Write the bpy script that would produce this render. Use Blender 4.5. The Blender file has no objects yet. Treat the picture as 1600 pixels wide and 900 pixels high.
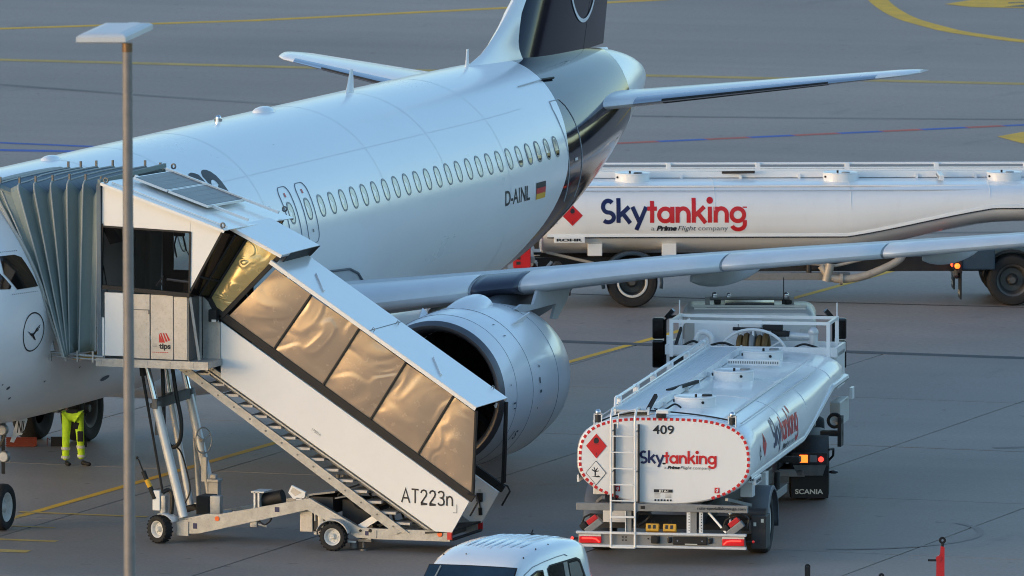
import bpy, bmesh, math, random
from math import sin, cos, pi, radians, sqrt, atan2
from mathutils import Vector, Matrix

random.seed(7)
C = bpy.context.scene.collection
SC = bpy.context.scene

# ------------------------------------------------------------------ camera
YAW, PIT, ROLL, FPX = 0.34107090, 0.09901188, 0.0, 18980.1
CAM = Vector((74.3972, -178.8092, 23.6732))
dv = Vector((-sin(YAW)*cos(PIT), cos(YAW)*cos(PIT), -sin(PIT)))
rv = Vector((cos(YAW), sin(YAW), 0.0))
uv_ = rv.cross(dv)
cam = bpy.data.cameras.new('camera')
cam.sensor_width = 36.0
cam.lens = FPX/1600*36.0
cam.clip_start = 1.0
cam.clip_end = 6000.0
cam.dof.use_dof = True
cam.dof.focus_distance = 196.0
cam.dof.aperture_fstop = 6.3
co = bpy.data.objects.new('camera', cam)
M = Matrix((rv, uv_, -dv)).transposed().to_4x4()
M.translation = CAM
co.matrix_world = M
C.objects.link(co)
SC.camera = co

# ------------------------------------------------------------------ sky and sun
SUN_EL = radians(6.0)
SUN_AZ = radians(-42.0)      # direction towards the sun: measured from -Y towards -X
sdir = Vector((sin(SUN_AZ)*cos(SUN_EL), -cos(SUN_AZ)*cos(SUN_EL), sin(SUN_EL)))
W = bpy.data.worlds.new('World')
SC.world = W
W.use_nodes = True
wn = W.node_tree.nodes
wl = W.node_tree.links
wn.clear()
sky = wn.new('ShaderNodeTexSky')
sky.sky_type = 'NISHITA'
sky.sun_disc = False
sky.sun_elevation = SUN_EL
# Nishita: rotation 0 puts the sun at +Y, growing clockwise seen from above
sky.sun_rotation = atan2(sdir.x, sdir.y)
sky.altitude = 450
sky.air_density = 1.0
sky.dust_density = 1.1
sky.ozone_density = 2.0
bg = wn.new('ShaderNodeBackground')
bg.inputs[1].default_value = 0.15
wo = wn.new('ShaderNodeOutputWorld')
wl.new(sky.outputs[0], bg.inputs[0])
wl.new(bg.outputs[0], wo.inputs[0])

sun = bpy.data.lights.new('sun', 'SUN')
sun.energy = 0.28
sun.angle = radians(24)
sun.color = (1.0, 0.62, 0.36)
so = bpy.data.objects.new('sun', sun)
so.rotation_euler = sdir.to_track_quat('Z', 'Y').to_euler()
C.objects.link(so)

vs = SC.view_settings
vs.view_transform = 'Standard'
vs.look = 'None'
vs.gamma = 1.0
vs.exposure = 1.68
SC.cycles.max_bounces = 6
SC.cycles.pixel_filter_type = 'BLACKMAN_HARRIS'
SC.cycles.filter_width = 1.0
SC.cycles.use_adaptive_sampling = True

# ------------------------------------------------------------------ materials
MATS = {}
def srgb(r, g, b):
    f = lambda c: (c/12.92 if c <= 0.04045 else ((c+0.055)/1.055)**2.4)
    return (f(r/255), f(g/255), f(b/255))

def mat(name, col, rough=0.5, metal=0.0, coat=0.0, var=0.12, vscale=2.0, bump=0.0, bscale=30.0,
        dirt=0.0, dirtcol=(0.10, 0.085, 0.07), spec=0.5, emit=None, estr=0.0, stretch=(1, 1, 1), detail=5.0):
    m = bpy.data.materials.new(name)
    m.use_nodes = True
    nt = m.node_tree
    n, l = nt.nodes, nt.links
    b = n['Principled BSDF']
    b.inputs['Roughness'].default_value = rough
    b.inputs['Metallic'].default_value = metal
    b.inputs['Coat Weight'].default_value = coat
    b.inputs['Coat Roughness'].default_value = 0.14
    b.inputs['Specular IOR Level'].default_value = spec
    tc = n.new('ShaderNodeTexCoord')
    mp = n.new('ShaderNodeMapping')
    mp.inputs['Scale'].default_value = stretch
    l.new(tc.outputs['Object'], mp.inputs[0])
    nz = n.new('ShaderNodeTexNoise')
    nz.inputs['Scale'].default_value = vscale
    nz.inputs['Detail'].default_value = detail
    nz.inputs['Roughness'].default_value = 0.6
    l.new(mp.outputs[0], nz.inputs['Vector'])
    rp = n.new('ShaderNodeValToRGB')
    rp.color_ramp.elements[0].position = 0.28
    rp.color_ramp.elements[1].position = 0.72
    lo = tuple(c*(1-var) for c in col)
    hi = tuple(min(1.0, c*(1+var*0.6)) for c in col)
    rp.color_ramp.elements[0].color = (*lo, 1)
    rp.color_ramp.elements[1].color = (*hi, 1)
    l.new(nz.outputs['Fac'], rp.inputs[0])
    out = rp.outputs[0]
    if dirt > 0:
        n2 = n.new('ShaderNodeTexNoise')
        n2.inputs['Scale'].default_value = vscale*4.3
        n2.inputs['Detail'].default_value = 8
        n2.inputs['Roughness'].default_value = 0.7
        l.new(mp.outputs[0], n2.inputs['Vector'])
        r2 = n.new('ShaderNodeValToRGB')
        r2.color_ramp.elements[0].position = 0.52
        r2.color_ramp.elements[0].color = (0, 0, 0, 1)
        r2.color_ramp.elements[1].position = 0.80
        r2.color_ramp.elements[1].color = (dirt, dirt, dirt, 1)
        l.new(n2.outputs['Fac'], r2.inputs[0])
        mx = n.new('ShaderNodeMix')
        mx.data_type = 'RGBA'
        l.new(r2.outputs[0], mx.inputs[0])
        l.new(out, mx.inputs[6])
        mx.inputs[7].default_value = (*dirtcol, 1)
        out = mx.outputs[2]
    l.new(out, b.inputs['Base Color'])
    # roughness breathes a little with the same noise
    mr = n.new('ShaderNodeMapRange')
    mr.inputs[3].default_value = max(0.02, rough*0.85)
    mr.inputs[4].default_value = min(1.0, rough*1.2)
    l.new(nz.outputs['Fac'], mr.inputs[0])
    l.new(mr.outputs[0], b.inputs['Roughness'])
    if bump > 0:
        n3 = n.new('ShaderNodeTexNoise')
        n3.inputs['Scale'].default_value = bscale
        n3.inputs['Detail'].default_value = 4
        l.new(mp.outputs[0], n3.inputs['Vector'])
        bp = n.new('ShaderNodeBump')
        bp.inputs['Strength'].default_value = 1.0
        bp.inputs['Distance'].default_value = bump
        l.new(n3.outputs['Fac'], bp.inputs['Height'])
        l.new(bp.outputs[0], b.inputs['Normal'])
    if emit:
        b.inputs['Emission Color'].default_value = (*emit, 1)
        b.inputs['Emission Strength'].default_value = estr
    MATS[name] = m
    return m

mat('aircraft_white', (0.80, 0.81, 0.83), 0.28, coat=0.35, var=0.03, vscale=0.5, dirt=0.10, dirtcol=(0.5, 0.5, 0.49), stretch=(1, .45, 1))
mat('slat_navy', (0.035, 0.042, 0.07), 0.3, coat=.3)
mat('nacelle_white', (0.80, 0.81, 0.83), 0.30, coat=0.55, var=0.03, vscale=1.0, dirt=0.07, dirtcol=(0.45, 0.45, 0.45))
mat('walk_white', (0.66, 0.67, 0.68), 0.4, var=0.06, dirt=.15)
mat('joint_white', (0.74, 0.75, 0.77), 0.4, var=0.05)
mat('aircraft_blue', (0.008, 0.010, 0.024), 0.09, coat=0.0, spec=0.36, var=0.15, vscale=1.0)
mat('aircraft_grey', (0.46, 0.48, 0.51), 0.42, coat=0.1, var=0.10, vscale=1.5, dirt=0.15)
mat('pylon_shade_grey', (0.05, 0.052, 0.058), 0.35, coat=.2, var=0.1)  # shading on the pylon's side is put into this dark colour
mat('slat_metal', (0.72, 0.73, 0.75), 0.36, metal=0.12, coat=.3, var=0.06, vscale=2)
mat('bare_metal', (0.40, 0.40, 0.42), 0.36, metal=0.85, var=0.10, vscale=3)
mat('lip_metal', (0.17, 0.17, 0.18), 0.42, metal=0.75, var=0.10, vscale=3)
mat('chrome', (0.72, 0.72, 0.74), 0.16, metal=1.0, var=0.05)
mat('seam', (0.10, 0.11, 0.13), 0.7, var=0.2)
mat('rim_grey', (0.20, 0.21, 0.22), 0.5, var=0.1)
mat('window_rim', (0.22, 0.23, 0.24), 0.4, var=0.1)
mat('door_line', (0.24, 0.26, 0.30), 0.6, var=0.1)
mat('window_shade', (0.32, 0.32, 0.30), 0.14, coat=0.6, var=0.10, vscale=8)
mat('dark_glass', (0.006, 0.005, 0.005), 0.07, coat=0.0, var=0.1)
mat('black', (0.008, 0.008, 0.009), 0.65, var=0.3, vscale=4)
mat('black_gloss', (0.010, 0.010, 0.012), 0.22, coat=0.3, var=0.2)
mat('ink', (0.012, 0.013, 0.02), 0.5, var=0.1)
mat('rubber', (0.014, 0.014, 0.015), 0.80, var=0.35, vscale=9, bump=0.004, bscale=60, dirt=0.35, dirtcol=(0.05, 0.048, 0.045))
mat('hub_white', (0.62, 0.62, 0.60), 0.42, var=0.10, dirt=0.5, vscale=6)
mat('hub_dark', (0.10, 0.10, 0.10), 0.5, metal=0.5, var=0.2, dirt=0.4, vscale=6)
mat('red', (0.56, 0.012, 0.016), 0.38, var=0.08)
mat('gold', (0.72, 0.40, 0.02), 0.45, var=0.08)
mat('navy', (0.006, 0.012, 0.085), 0.4, var=0.08)
mat('galv', (0.40, 0.40, 0.39), 0.48, metal=0.45, var=0.22, vscale=7, dirt=0.55, dirtcol=(0.16, 0.14, 0.12), bump=0.003, bscale=25)
mat('galv_dark', (0.15, 0.15, 0.15), 0.55, metal=0.4, var=0.25, vscale=7, dirt=0.5)
mat('panel_white', (0.80, 0.79, 0.77), 0.36, coat=1.0, var=0.03, vscale=1.2, dirt=0.08, dirtcol=(0.4, 0.36, 0.3))
mat('truck_white', (0.80, 0.80, 0.80), 0.42, coat=0.65, var=0.03, vscale=1.2, dirt=0.10, dirtcol=(0.42, 0.40, 0.37), stretch=(1, 1, .35))
mat('truck_grey', (0.24, 0.24, 0.24), 0.45, metal=0.3, var=0.15, dirt=0.35, vscale=4)
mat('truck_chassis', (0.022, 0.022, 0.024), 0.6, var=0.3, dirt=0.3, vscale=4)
mat('cab_grey', (0.50, 0.50, 0.48), 0.4, coat=0.2, var=0.06, dirt=0.15)
mat('alu', (0.66, 0.67, 0.68), 0.40, metal=0.3, var=0.10, vscale=5, dirt=0.15)
mat('orange_glow', (0.9, 0.25, 0.04), 0.35, emit=(1.0, 0.10, 0.010), estr=1.3)
mat('red_glow', (0.8, 0.02, 0.02), 0.3, emit=(1.0, 0.03, 0.02), estr=1.3)
mat('red_lens', (0.50, 0.01, 0.012), 0.2, coat=0.5, var=0.1, emit=(1.0, 0.02, 0.02), estr=0.05)
mat('orange_reflector', (0.90, 0.14, 0.02), 0.35, var=0.08)
mat('yellow_box', (0.62, 0.33, 0.02), 0.45, var=0.15)
mat('hivis', (0.62, 0.90, 0.03), 0.75, var=0.12, vscale=10, bump=0.006, bscale=14)
mat('reflex', (0.62, 0.62, 0.55), 0.5, var=0.1)
mat('workwear_dark', (0.012, 0.012, 0.018), 0.8, var=0.3, vscale=10, bump=0.005, bscale=14)
mat('skin', (0.45, 0.26, 0.18), 0.55, var=0.1)
mat('line_yellow', (0.82, 0.44, 0.020), 0.75, var=0.22, vscale=1.2, dirt=0.6, dirtcol=(0.16, 0.14, 0.11), detail=8)
mat('line_worn', (0.56, 0.36, 0.09), 0.8, var=0.25, vscale=1.2, dirt=0.8, dirtcol=(0.13, 0.12, 0.11), detail=8)
mat('line_blue', (0.04, 0.11, 0.42), 0.7, var=0.2, vscale=1.2, dirt=0.4)
mat('line_red', (0.55, 0.10, 0.06), 0.7, var=0.2, vscale=1.2, dirt=0.4)
mat('joint_tar', (0.030, 0.028, 0.027), 0.85, var=0.3, vscale=3)

# ------------------------------------------------------------------ mesh builder
class MB:
    def __init__(self):
        self.v = []; self.f = []; self.mi = []; self.m = 0; self.sm = []
    def _add(self, vs, fs, smooth=True):
        o = len(self.v)
        self.v += [tuple(x) for x in vs]
        for f in fs:
            self.f.append(tuple(o+i for i in f)); self.mi.append(self.m); self.sm.append(smooth)
        return self
    def quad(self, a, b, c, d):
        return self._add([a, b, c, d], [(0, 1, 2, 3)], False)
    def poly(self, pts):
        return self._add(pts, [tuple(range(len(pts)))], False)
    def box(self, x0, x1, y0, y1, z0, z1, M=None):
        P = [Vector((x, y, z)) for z in (z0, z1) for y in (y0, y1) for x in (x0, x1)]
        if M: P = [M @ q for q in P]
        return self._add(P, [(0, 2, 3, 1), (4, 5, 7, 6), (0, 1, 5, 4), (2, 6, 7, 3), (0, 4, 6, 2), (1, 3, 7, 5)], False)
    def cbox(self, x0, x1, y0, y1, z0, z1, b=0.02, M=None):
        """box with chamfered edges"""
        bm = bmesh.new()
        vs = [bm.verts.new((x, y, z)) for z in (z0, z1) for y in (y0, y1) for x in (x0, x1)]
        for f in [(0, 2, 3, 1), (4, 5, 7, 6), (0, 1, 5, 4), (2, 6, 7, 3), (0, 4, 6, 2), (1, 3, 7, 5)]:
            bm.faces.new([vs[i] for i in f])
        bmesh.ops.bevel(bm, geom=bm.edges[:], offset=b, segments=2, affect='EDGES', profile=0.6)
        bm.verts.index_update()
        P = [q.co.copy() for q in bm.verts]
        if M: P = [M @ q for q in P]
        F = [tuple(v.index for v in f.verts) for f in bm.faces]
        bm.free()
        return self._add(P, F, False)
    def bar(self, a, b, w, h, up=(0, 0, 1)):
        """rectangular bar from a to b, width w (sideways) and height h (along up)"""
        a = Vector(a); b = Vector(b); d = (b-a).normalized()
        s = d.cross(Vector(up))
        s = s.normalized() if s.length > 1e-5 else Vector((1, 0, 0))
        u = s.cross(d).normalized()
        P = []
        for q in (a, b):
            for k, j in ((-1, -1), (1, -1), (1, 1), (-1, 1)):
                P.append(q+s*(k*w/2)+u*(j*h/2))
        return self._add(P, [(3, 2, 1, 0), (4, 5, 6, 7), (0, 1, 5, 4), (1, 2, 6, 5), (2, 3, 7, 6), (3, 0, 4, 7)], False)
    def cyl(self, a, b, r0, r1=None, n=16, caps=True):
        r1 = r0 if r1 is None else r1
        a = Vector(a); b = Vector(b); d = (b-a).normalized()
        t = Vector((0, 0, 1)) if abs(d.z) < 0.9 else Vector((1, 0, 0))
        s = d.cross(t).normalized(); u = s.cross(d)
        P = []
        for q, r in ((a, r0), (b, r1)):
            for i in range(n):
                w = 2*pi*i/n
                P.append(q+s*(r*cos(w))+u*(r*sin(w)))
        F = [(i, i+n, (i+1) % n+n, (i+1) % n) for i in range(n)]
        self._add(P, F, True)
        if caps:
            self._add(P[:n], [tuple(range(n))], False)
            self._add(P[n:], [tuple(reversed(range(n)))], False)
        return self
    def lathe(self, prof, c, ax, n=32, a0=0.0, a1=2*pi):
        """prof = [(along axis, radius)...] about the axis ax through c"""
        c = Vector(c); d = Vector(ax).normalized()
        t = Vector((0, 0, 1)) if abs(d.z) < 0.9 else Vector((1, 0, 0))
        s = d.cross(t).normalized(); u = s.cross(d)
        full = abs(a1-a0-2*pi) < 1e-6
        k = n if full else n+1
        P = []
        for (h, r) in prof:
            for i in range(k):
                w = a0+(a1-a0)*i/n
                P.append(c+d*h+s*(r*cos(w))+u*(r*sin(w)))
        F = []
        for j in range(len(prof)-1):
            for i in range(n):
                i2 = (i+1) % k
                F.append((j*k+i, j*k+i2, (j+1)*k+i2, (j+1)*k+i))
        return self._add(P, F, True)
    def tube(self, pts, r, n=8, caps=True):
        pts = [Vector(q) for q in pts]
        rings = []
        prev = None
        for i, q in enumerate(pts):
            d = (pts[min(i+1, len(pts)-1)]-pts[max(i-1, 0)]).normalized()
            if prev is None:
                t = Vector((0, 0, 1)) if abs(d.z) < 0.9 else Vector((1, 0, 0))
                s = d.cross(t).normalized()
            else:
                s = (prev-d*prev.dot(d)).normalized()
            prev = s
            u = s.cross(d)
            rr = r[i] if isinstance(r, (list, tuple)) else r
            rings.append([q+s*(rr*cos(2*pi*k/n))+u*(rr*sin(2*pi*k/n)) for k in range(n)])
        return self.loft(rings, closed=True, caps=caps)
    def loft(self, rings, closed=True, caps=False, smooth=True):
        n = len(rings[0])
        P = [q for r in rings for q in r]
        F = []
        for j in range(len(rings)-1):
            for i in range(n if closed else n-1):
                i2 = (i+1) % n
                F.append((j*n+i, j*n+i2, (j+1)*n+i2, (j+1)*n+i))
        self._add(P, F, smooth)
        if caps:
            self._add(rings[0], [tuple(reversed(range(n)))], False)
            self._add(rings[-1], [tuple(range(n))], False)
        return self
    def prism(self, pts, off):
        """polygon pts extruded by vector off"""
        off = Vector(off); n = len(pts)
        A = [Vector(q) for q in pts]; B = [q+off for q in A]
        self._add(A+B, [tuple(reversed(range(n))), tuple(range(n, 2*n))]+[(i, (i+1) % n, (i+1) % n+n, i+n) for i in range(n)], False)
        return self
    def sphere(self, c, r, n=14, m=8, sc=(1, 1, 1), z0=-1.0):
        c = Vector(c); rings = []
        for j in range(m+1):
            w = pi*j/m
            zz = max(cos(w), z0)
            rr = sin(w)
            rings.append([c+Vector((r*sc[0]*rr*cos(2*pi*i/n), r*sc[1]*rr*sin(2*pi*i/n), r*sc[2]*zz)) for i in range(n)])
        return self.loft(rings, True)
    def ribbon(self, pts, w, z=0.0):
        """flat strip along 2-D points, in the plane z"""
        P = []; pts = [Vector((q[0], q[1], 0)) for q in pts]
        for i, q in enumerate(pts):
            d = (pts[min(i+1, len(pts)-1)]-pts[max(i-1, 0)]).normalized()
            s = Vector((-d.y, d.x, 0))
            P += [q+s*(w/2)+Vector((0, 0, z)), q-s*(w/2)+Vector((0, 0, z))]
        F = [(2*i, 2*i+1, 2*i+3, 2*i+2) for i in range(len(pts)-1)]
        return self._add(P, F, False)
    def mesh(self, name, mats, sharp=35):
        me = bpy.data.meshes.new(name)
        me.from_pydata(self.v, [], self.f)
        for x in mats: me.materials.append(MATS[x] if isinstance(x, str) else x)
        me.polygons.foreach_set('material_index', self.mi)
        me.polygons.foreach_set('use_smooth', self.sm)
        bm = bmesh.new(); bm.from_mesh(me)
        bmesh.ops.remove_doubles(bm, verts=bm.verts, dist=1e-5)
        bmesh.ops.recalc_face_normals(bm, faces=bm.faces)
        bm.to_mesh(me); bm.free()
        if any(self.sm): me.set_sharp_from_angle(angle=radians(sharp))
        me.update()
        return me
    def build(self, name, mats, parent=None, label=None, sharp=35):
        if isinstance(mats, str): mats = [mats]
        return link(name, self.mesh(name, mats, sharp), parent, label)

def link(name, me, parent=None, label=None, loc=(0, 0, 0), rot=(0, 0, 0)):
    o = bpy.data.objects.new(name, me)
    C.objects.link(o)
    o.parent = parent
    o.location = loc
    o.rotation_euler = rot
    if label: o['label'] = label
    return o

def thing(name, label, cat, loc=(0, 0, 0), rz=0.0, group=None):
    o = bpy.data.objects.new(name, None)
    o.empty_display_size = 0.3
    C.objects.link(o)
    o.location = loc
    o.rotation_euler = (0, 0, rz)
    return tag(o, label, cat, group)

def tag(o, label, cat, group=None):
    o['label'] = label; o['category'] = cat
    if group: o['group'] = group
    return o

def struct(name, mb, mats):
    o = mb.build(name, mats)
    o['kind'] = 'structure'
    return o

def pchip(xs, ys):
    n = len(xs)
    h = [xs[i+1]-xs[i] for i in range(n-1)]
    d = [(ys[i+1]-ys[i])/h[i] for i in range(n-1)]
    m = [d[0]]+[0.0 if d[i-1]*d[i] <= 0 else 2*d[i-1]*d[i]/(d[i-1]+d[i]) for i in range(1, n-1)]+[d[-1]]
    def f(x):
        if x <= xs[0]: return ys[0]
        if x >= xs[-1]: return ys[-1]
        i = 0
        while x > xs[i+1]: i += 1
        t = (x-xs[i])/h[i]
        return ((1+2*t)*(1-t)**2*ys[i]+t*(1-t)**2*h[i]*m[i]+t*t*(3-2*t)*ys[i+1]+t*t*(t-1)*h[i]*m[i+1])
    return f

# ------------------------------------------------------------------ lettering
def font_mesh(txt, size, bold=0.0, sx=1.0, shear=0.0):
    """flat triangles of a line of text: (verts2d, faces)"""
    cu = bpy.data.curves.new('lettering', 'FONT')
    cu.body = txt
    cu.size = size
    cu.offset = bold
    cu.shear = shear
    cu.resolution_u = 4
    o = bpy.data.objects.new('lettering', cu)
    C.objects.link(o)
    dg = bpy.context.evaluated_depsgraph_get()
    me = bpy.data.meshes.new_from_object(o.evaluated_get(dg))
    vs = [(v.co.x*sx, v.co.y) for v in me.vertices]
    fs = [tuple(p.vertices) for p in me.polygons]
    bpy.data.objects.remove(o); bpy.data.curves.remove(cu); bpy.data.meshes.remove(me)
    return vs, fs

def fit(vs, u0, v0, width, height):
    """scale 2-D vertices into the box with lower-left (u0, v0)"""
    xs = [a for a, b in vs]; ys = [b for a, b in vs]
    ax, ay = min(xs), min(ys)
    kx = width/(max(xs)-ax); ky = height/(max(ys)-ay)
    return [(u0+(a-ax)*kx, v0+(b-ay)*ky) for a, b in vs]

def arc(cx, cy, r, a0, a1, n=18, ry=None):
    ry = r if ry is None else ry
    return [(cx+r*cos(radians(a0+(a1-a0)*i/n)), cy+ry*sin(radians(a0+(a1-a0)*i/n))) for i in range(n+1)]

# strokes of a geometric bold sans: x height 1, ascender 1.5, every glyph (advance, [polyline])
GLYPH = {
 'S': (1.02, [arc(0.50, 1.03, 0.33, 40, 270, 16, 0.36)+arc(0.50, 0.36, 0.36, 90, -140, 16, 0.31)]),
 'k': (0.98, [[(0.14, 0), (0.14, 1.55)], [(0.20, 0.45), (0.82, 1.02)], [(0.40, 0.62), (0.90, -0.02)]]),
 'y': (0.98, [[(0.05, 1.02), (0.50, 0.04)], [(0.93, 1.02), (0.30, -0.46)]]),
 't': (0.66, [[(0.33, 0), (0.33, 1.38)], [(0.02, 0.90), (0.64, 0.90)]]),
 'a': (1.16, [arc(0.52, 0.50, 0.40, 0, 360, 26, 0.40), [(0.97, -0.02), (0.97, 1.02)]]),
 'n': (1.04, [[(0.14, 0), (0.14, 1.02)], [(0.14, 0.50)]+arc(0.50, 0.54, 0.35, 180, 0, 16, 0.37)+[(0.85, 0)]]),
 'i': (0.42, [[(0.19, 0), (0.19, 1.02)], arc(0.19, 1.40, 0.08, 0, 360, 12)]),
 'g': (1.16, [arc(0.52, 0.50, 0.40, 0, 360, 26, 0.40), [(0.97, 1.02), (0.97, 0.0)]+arc(0.55, -0.08, 0.42, 0, -160, 14, 0.36)]),
}
def stroke_word(txt, w=0.24):
    """flat strips for the strokes: (verts3d with a tiny lift per stroke, faces, advance)"""
    V = []; F = []; x = 0.0; k = 0
    for ch in txt:
        adv, strokes = GLYPH[ch]
        for s in strokes:
            pts = [Vector((q[0]+x, q[1])) for q in s]
            if len(pts) < 8:
                pts = [a.lerp(b, i/8) for a, b in zip(pts[:-1], pts[1:]) for i in range(8)]+[pts[-1]]
            elif (pts[-1]-pts[-2]).length > .3:
                pts = pts[:-1]+[pts[-2].lerp(pts[-1], i/5) for i in range(1, 6)]
            closed = (pts[0]-pts[-1]).length < 1e-4
            o = len(V); k += 1
            for i, q in enumerate(pts):
                if closed:
                    d = (pts[(i+1) % (len(pts)-1)]-pts[(i-1) % (len(pts)-1)]).normalized()
                else:
                    a = pts[max(i-1, 0)]; b = pts[min(i+1, len(pts)-1)]
                    d = (b-a).normalized()
                n = Vector((-d.y, d.x))
                for sg in (1, -1):
                    e = q+n*(sg*w/2)
                    V.append((e.x, e.y, 0.0006*(k % 3)))
            for i in range(len(pts)-1):
                F.append((o+2*i, o+2*i+1, o+2*i+3, o+2*i+2))
        x += adv
    return V, F, x

def decal(parts, fn, name, mats, parent, label=None):
    """parts = [(verts2d or 3d, faces, material index)], fn(u, v) -> (point, normal); laid just proud of the surface"""
    mb = MB()
    for vs, fs, mi in parts:
        P = []
        for q in vs:
            p, nn = fn(q[0], q[1])
            P.append(Vector(p)+Vector(nn)*(0.004+(q[2] if len(q) > 2 else 0.0)))
        mb.m = mi
        mb._add(P, fs, False)
    me = bpy.data.meshes.new(name)
    me.from_pydata(mb.v, [], mb.f)
    for x in ([mats] if isinstance(mats, str) else mats): me.materials.append(MATS[x])
    me.polygons.foreach_set('material_index', mb.mi)
    me.update()
    return link(name, me, parent, label)

def plane_fn(o, u, v):
    o = Vector(o); u = Vector(u); v = Vector(v); n = u.cross(v).normalized()
    return lambda a, b: (o+u*a+v*b, n)
# ------------------------------------------------------------------ ground
def ground_mat(name, base, bluish, rough, var, scale, bump, slab=False):
    m = bpy.data.materials.new(name); m.use_nodes = True
    n, l = m.node_tree.nodes, m.node_tree.links
    b = n['Principled BSDF']
    g = n.new('ShaderNodeNewGeometry')
    def noise(sc, det, ro, stretch=(1, 1, 1)):
        mp = n.new('ShaderNodeMapping'); mp.inputs['Scale'].default_value = stretch
        l.new(g.outputs['Position'], mp.inputs[0])
        z = n.new('ShaderNodeTexNoise'); z.inputs['Scale'].default_value = sc
        z.inputs['Detail'].default_value = det; z.inputs['Roughness'].default_value = ro
        l.new(mp.outputs[0], z.inputs['Vector']); return z
    b.inputs['Specular IOR Level'].default_value = 0.22
    big = noise(scale*0.10, 4, 0.55)
    mid = noise(scale*0.8, 7, 0.65, (1.0, 0.45, 1.0))
    fine = noise(scale*16, 3, 0.6)
    r1 = n.new('ShaderNodeValToRGB')
    r1.color_ramp.elements[0].position = 0.30; r1.color_ramp.elements[0].color = (*[c*(1-var) for c in base], 1)
    r1.color_ramp.elements[1].position = 0.72; r1.color_ramp.elements[1].color = (*bluish, 1)
    l.new(big.outputs['Fac'], r1.inputs[0])
    def mul(a, fac_sock, lo, hi):
        mr = n.new('ShaderNodeMapRange'); mr.inputs[1].default_value = 0.25; mr.inputs[2].default_value = 0.75
        mr.inputs[3].default_value = lo; mr.inputs[4].default_value = hi
        l.new(fac_sock, mr.inputs[0])
        vm = n.new('ShaderNodeVectorMath'); vm.operation = 'SCALE'
        l.new(a, vm.inputs[0]); l.new(mr.outputs[0], vm.inputs['Scale'])
        return vm.outputs[0]
    c = mul(r1.outputs[0], mid.outputs['Fac'], 1-var, 1+var*0.8)
    c = mul(c, fine.outputs['Fac'], 0.86, 1.14)
    if slab:
        oi = n.new('ShaderNodeObjectInfo')
        mr = n.new('ShaderNodeMapRange'); mr.inputs[3].default_value = 0.985; mr.inputs[4].default_value = 1.015
        l.new(oi.outputs['Random'], mr.inputs[0])
        vm = n.new('ShaderNodeVectorMath'); vm.operation = 'SCALE'
        l.new(c, vm.inputs[0]); l.new(mr.outputs[0], vm.inputs['Scale']); c = vm.outputs[0]
    # broad tonal patches, as bays and lanes wear differently
    pt = noise(0.045, 3, 0.5, (1.0, 1.6, 1.0)); c = mul(c, pt.outputs['Fac'], 0.86, 1.10)
    ln = noise(0.30, 6, 0.6, (0.10, 2.2, 1.0)); c = mul(c, ln.outputs['Fac'], 0.93, 1.06)
    dr = noise(2.6, 2, 0.5)
    rd = n.new('ShaderNodeValToRGB')
    rd.color_ramp.elements[0].position = 0.70; rd.color_ramp.elements[0].color = (1, 1, 1, 1)
    rd.color_ramp.elements[1].position = 0.78; rd.color_ramp.elements[1].color = (0.55, 0.53, 0.52, 1)
    l.new(dr.outputs['Fac'], rd.inputs[0])
    dm = n.new('ShaderNodeVectorMath'); dm.operation = 'MULTIPLY'
    l.new(c, dm.inputs[0]); l.new(rd.outputs[0], dm.inputs[1]); c = dm.outputs[0]
    # oil drips and tyre scuffs
    st = noise(0.55, 9, 0.72, (1.0, 0.30, 1.0))
    r2 = n.new('ShaderNodeValToRGB')
    r2.color_ramp.elements[0].position = 0.60; r2.color_ramp.elements[0].color = (0, 0, 0, 1)
    r2.color_ramp.elements[1].position = 0.78; r2.color_ramp.elements[1].color = (0.45, 0.45, 0.45, 1)
    l.new(st.outputs['Fac'], r2.inputs[0])
    mx = n.new('ShaderNodeMix'); mx.data_type = 'RGBA'
    l.new(r2.outputs[0], mx.inputs[0]); l.new(c, mx.inputs[6])
    mx.inputs[7].default_value = (0.055, 0.052, 0.050, 1)
    l.new(mx.outputs[2], b.inputs['Base Color'])
    rr = n.new('ShaderNodeMapRange'); rr.inputs[3].default_value = rough-0.10; rr.inputs[4].default_value = rough+0.10
    l.new(mid.outputs['Fac'], rr.inputs[0]); l.new(rr.outputs[0], b.inputs['Roughness'])
    bp = n.new('ShaderNodeBump'); bp.inputs['Strength'].default_value = 0.6; bp.inputs['Distance'].default_value = bump
    l.new(fine.outputs['Fac'], bp.inputs['Height']); l.new(bp.outputs[0], b.inputs['Normal'])
    MATS[name] = m
ground_mat('concrete', (0.285, 0.238, 0.208), (0.325, 0.274, 0.242), 0.60, 0.10, 1.0, 0.006, slab=True)
ground_mat('asphalt', (0.325, 0.252, 0.213), (0.365, 0.286, 0.243), 0.62, 0.10, 0.6, 0.008)
ground_mat('asphalt_old', (0.09, 0.088, 0.086), (0.12, 0.118, 0.116), 0.7, 0.15, 0.5, 0.01)

mb = MB(); R0 = 4000
mb.quad((-R0, -R0, -0.05), (R0, -R0, -0.05), (R0, R0, -0.05), (-R0, R0, -0.05))
struct('ground', mb, 'joint_tar')
# asphalt taxiway behind the stand, and the far field of asphalt around
mb = MB()
AX0, AX1, AY0, AY1 = -43.3, 58.98, -63.6, 36.45
mb.box(-R0, R0, AY1+0.06, R0, -0.045, 0.0)
struct('taxiway', mb, 'asphalt')
mb = MB()
mb.box(-R0, AX0-0.03, -R0, AY1, -0.045, 0.0)
mb.box(AX1+0.03, R0, -R0, AY1, -0.045, 0.0)
mb.box(AX0, AX1, -R0, AY0-0.03, -0.045, 0.0)
struct('service_road', mb, 'asphalt')

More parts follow.
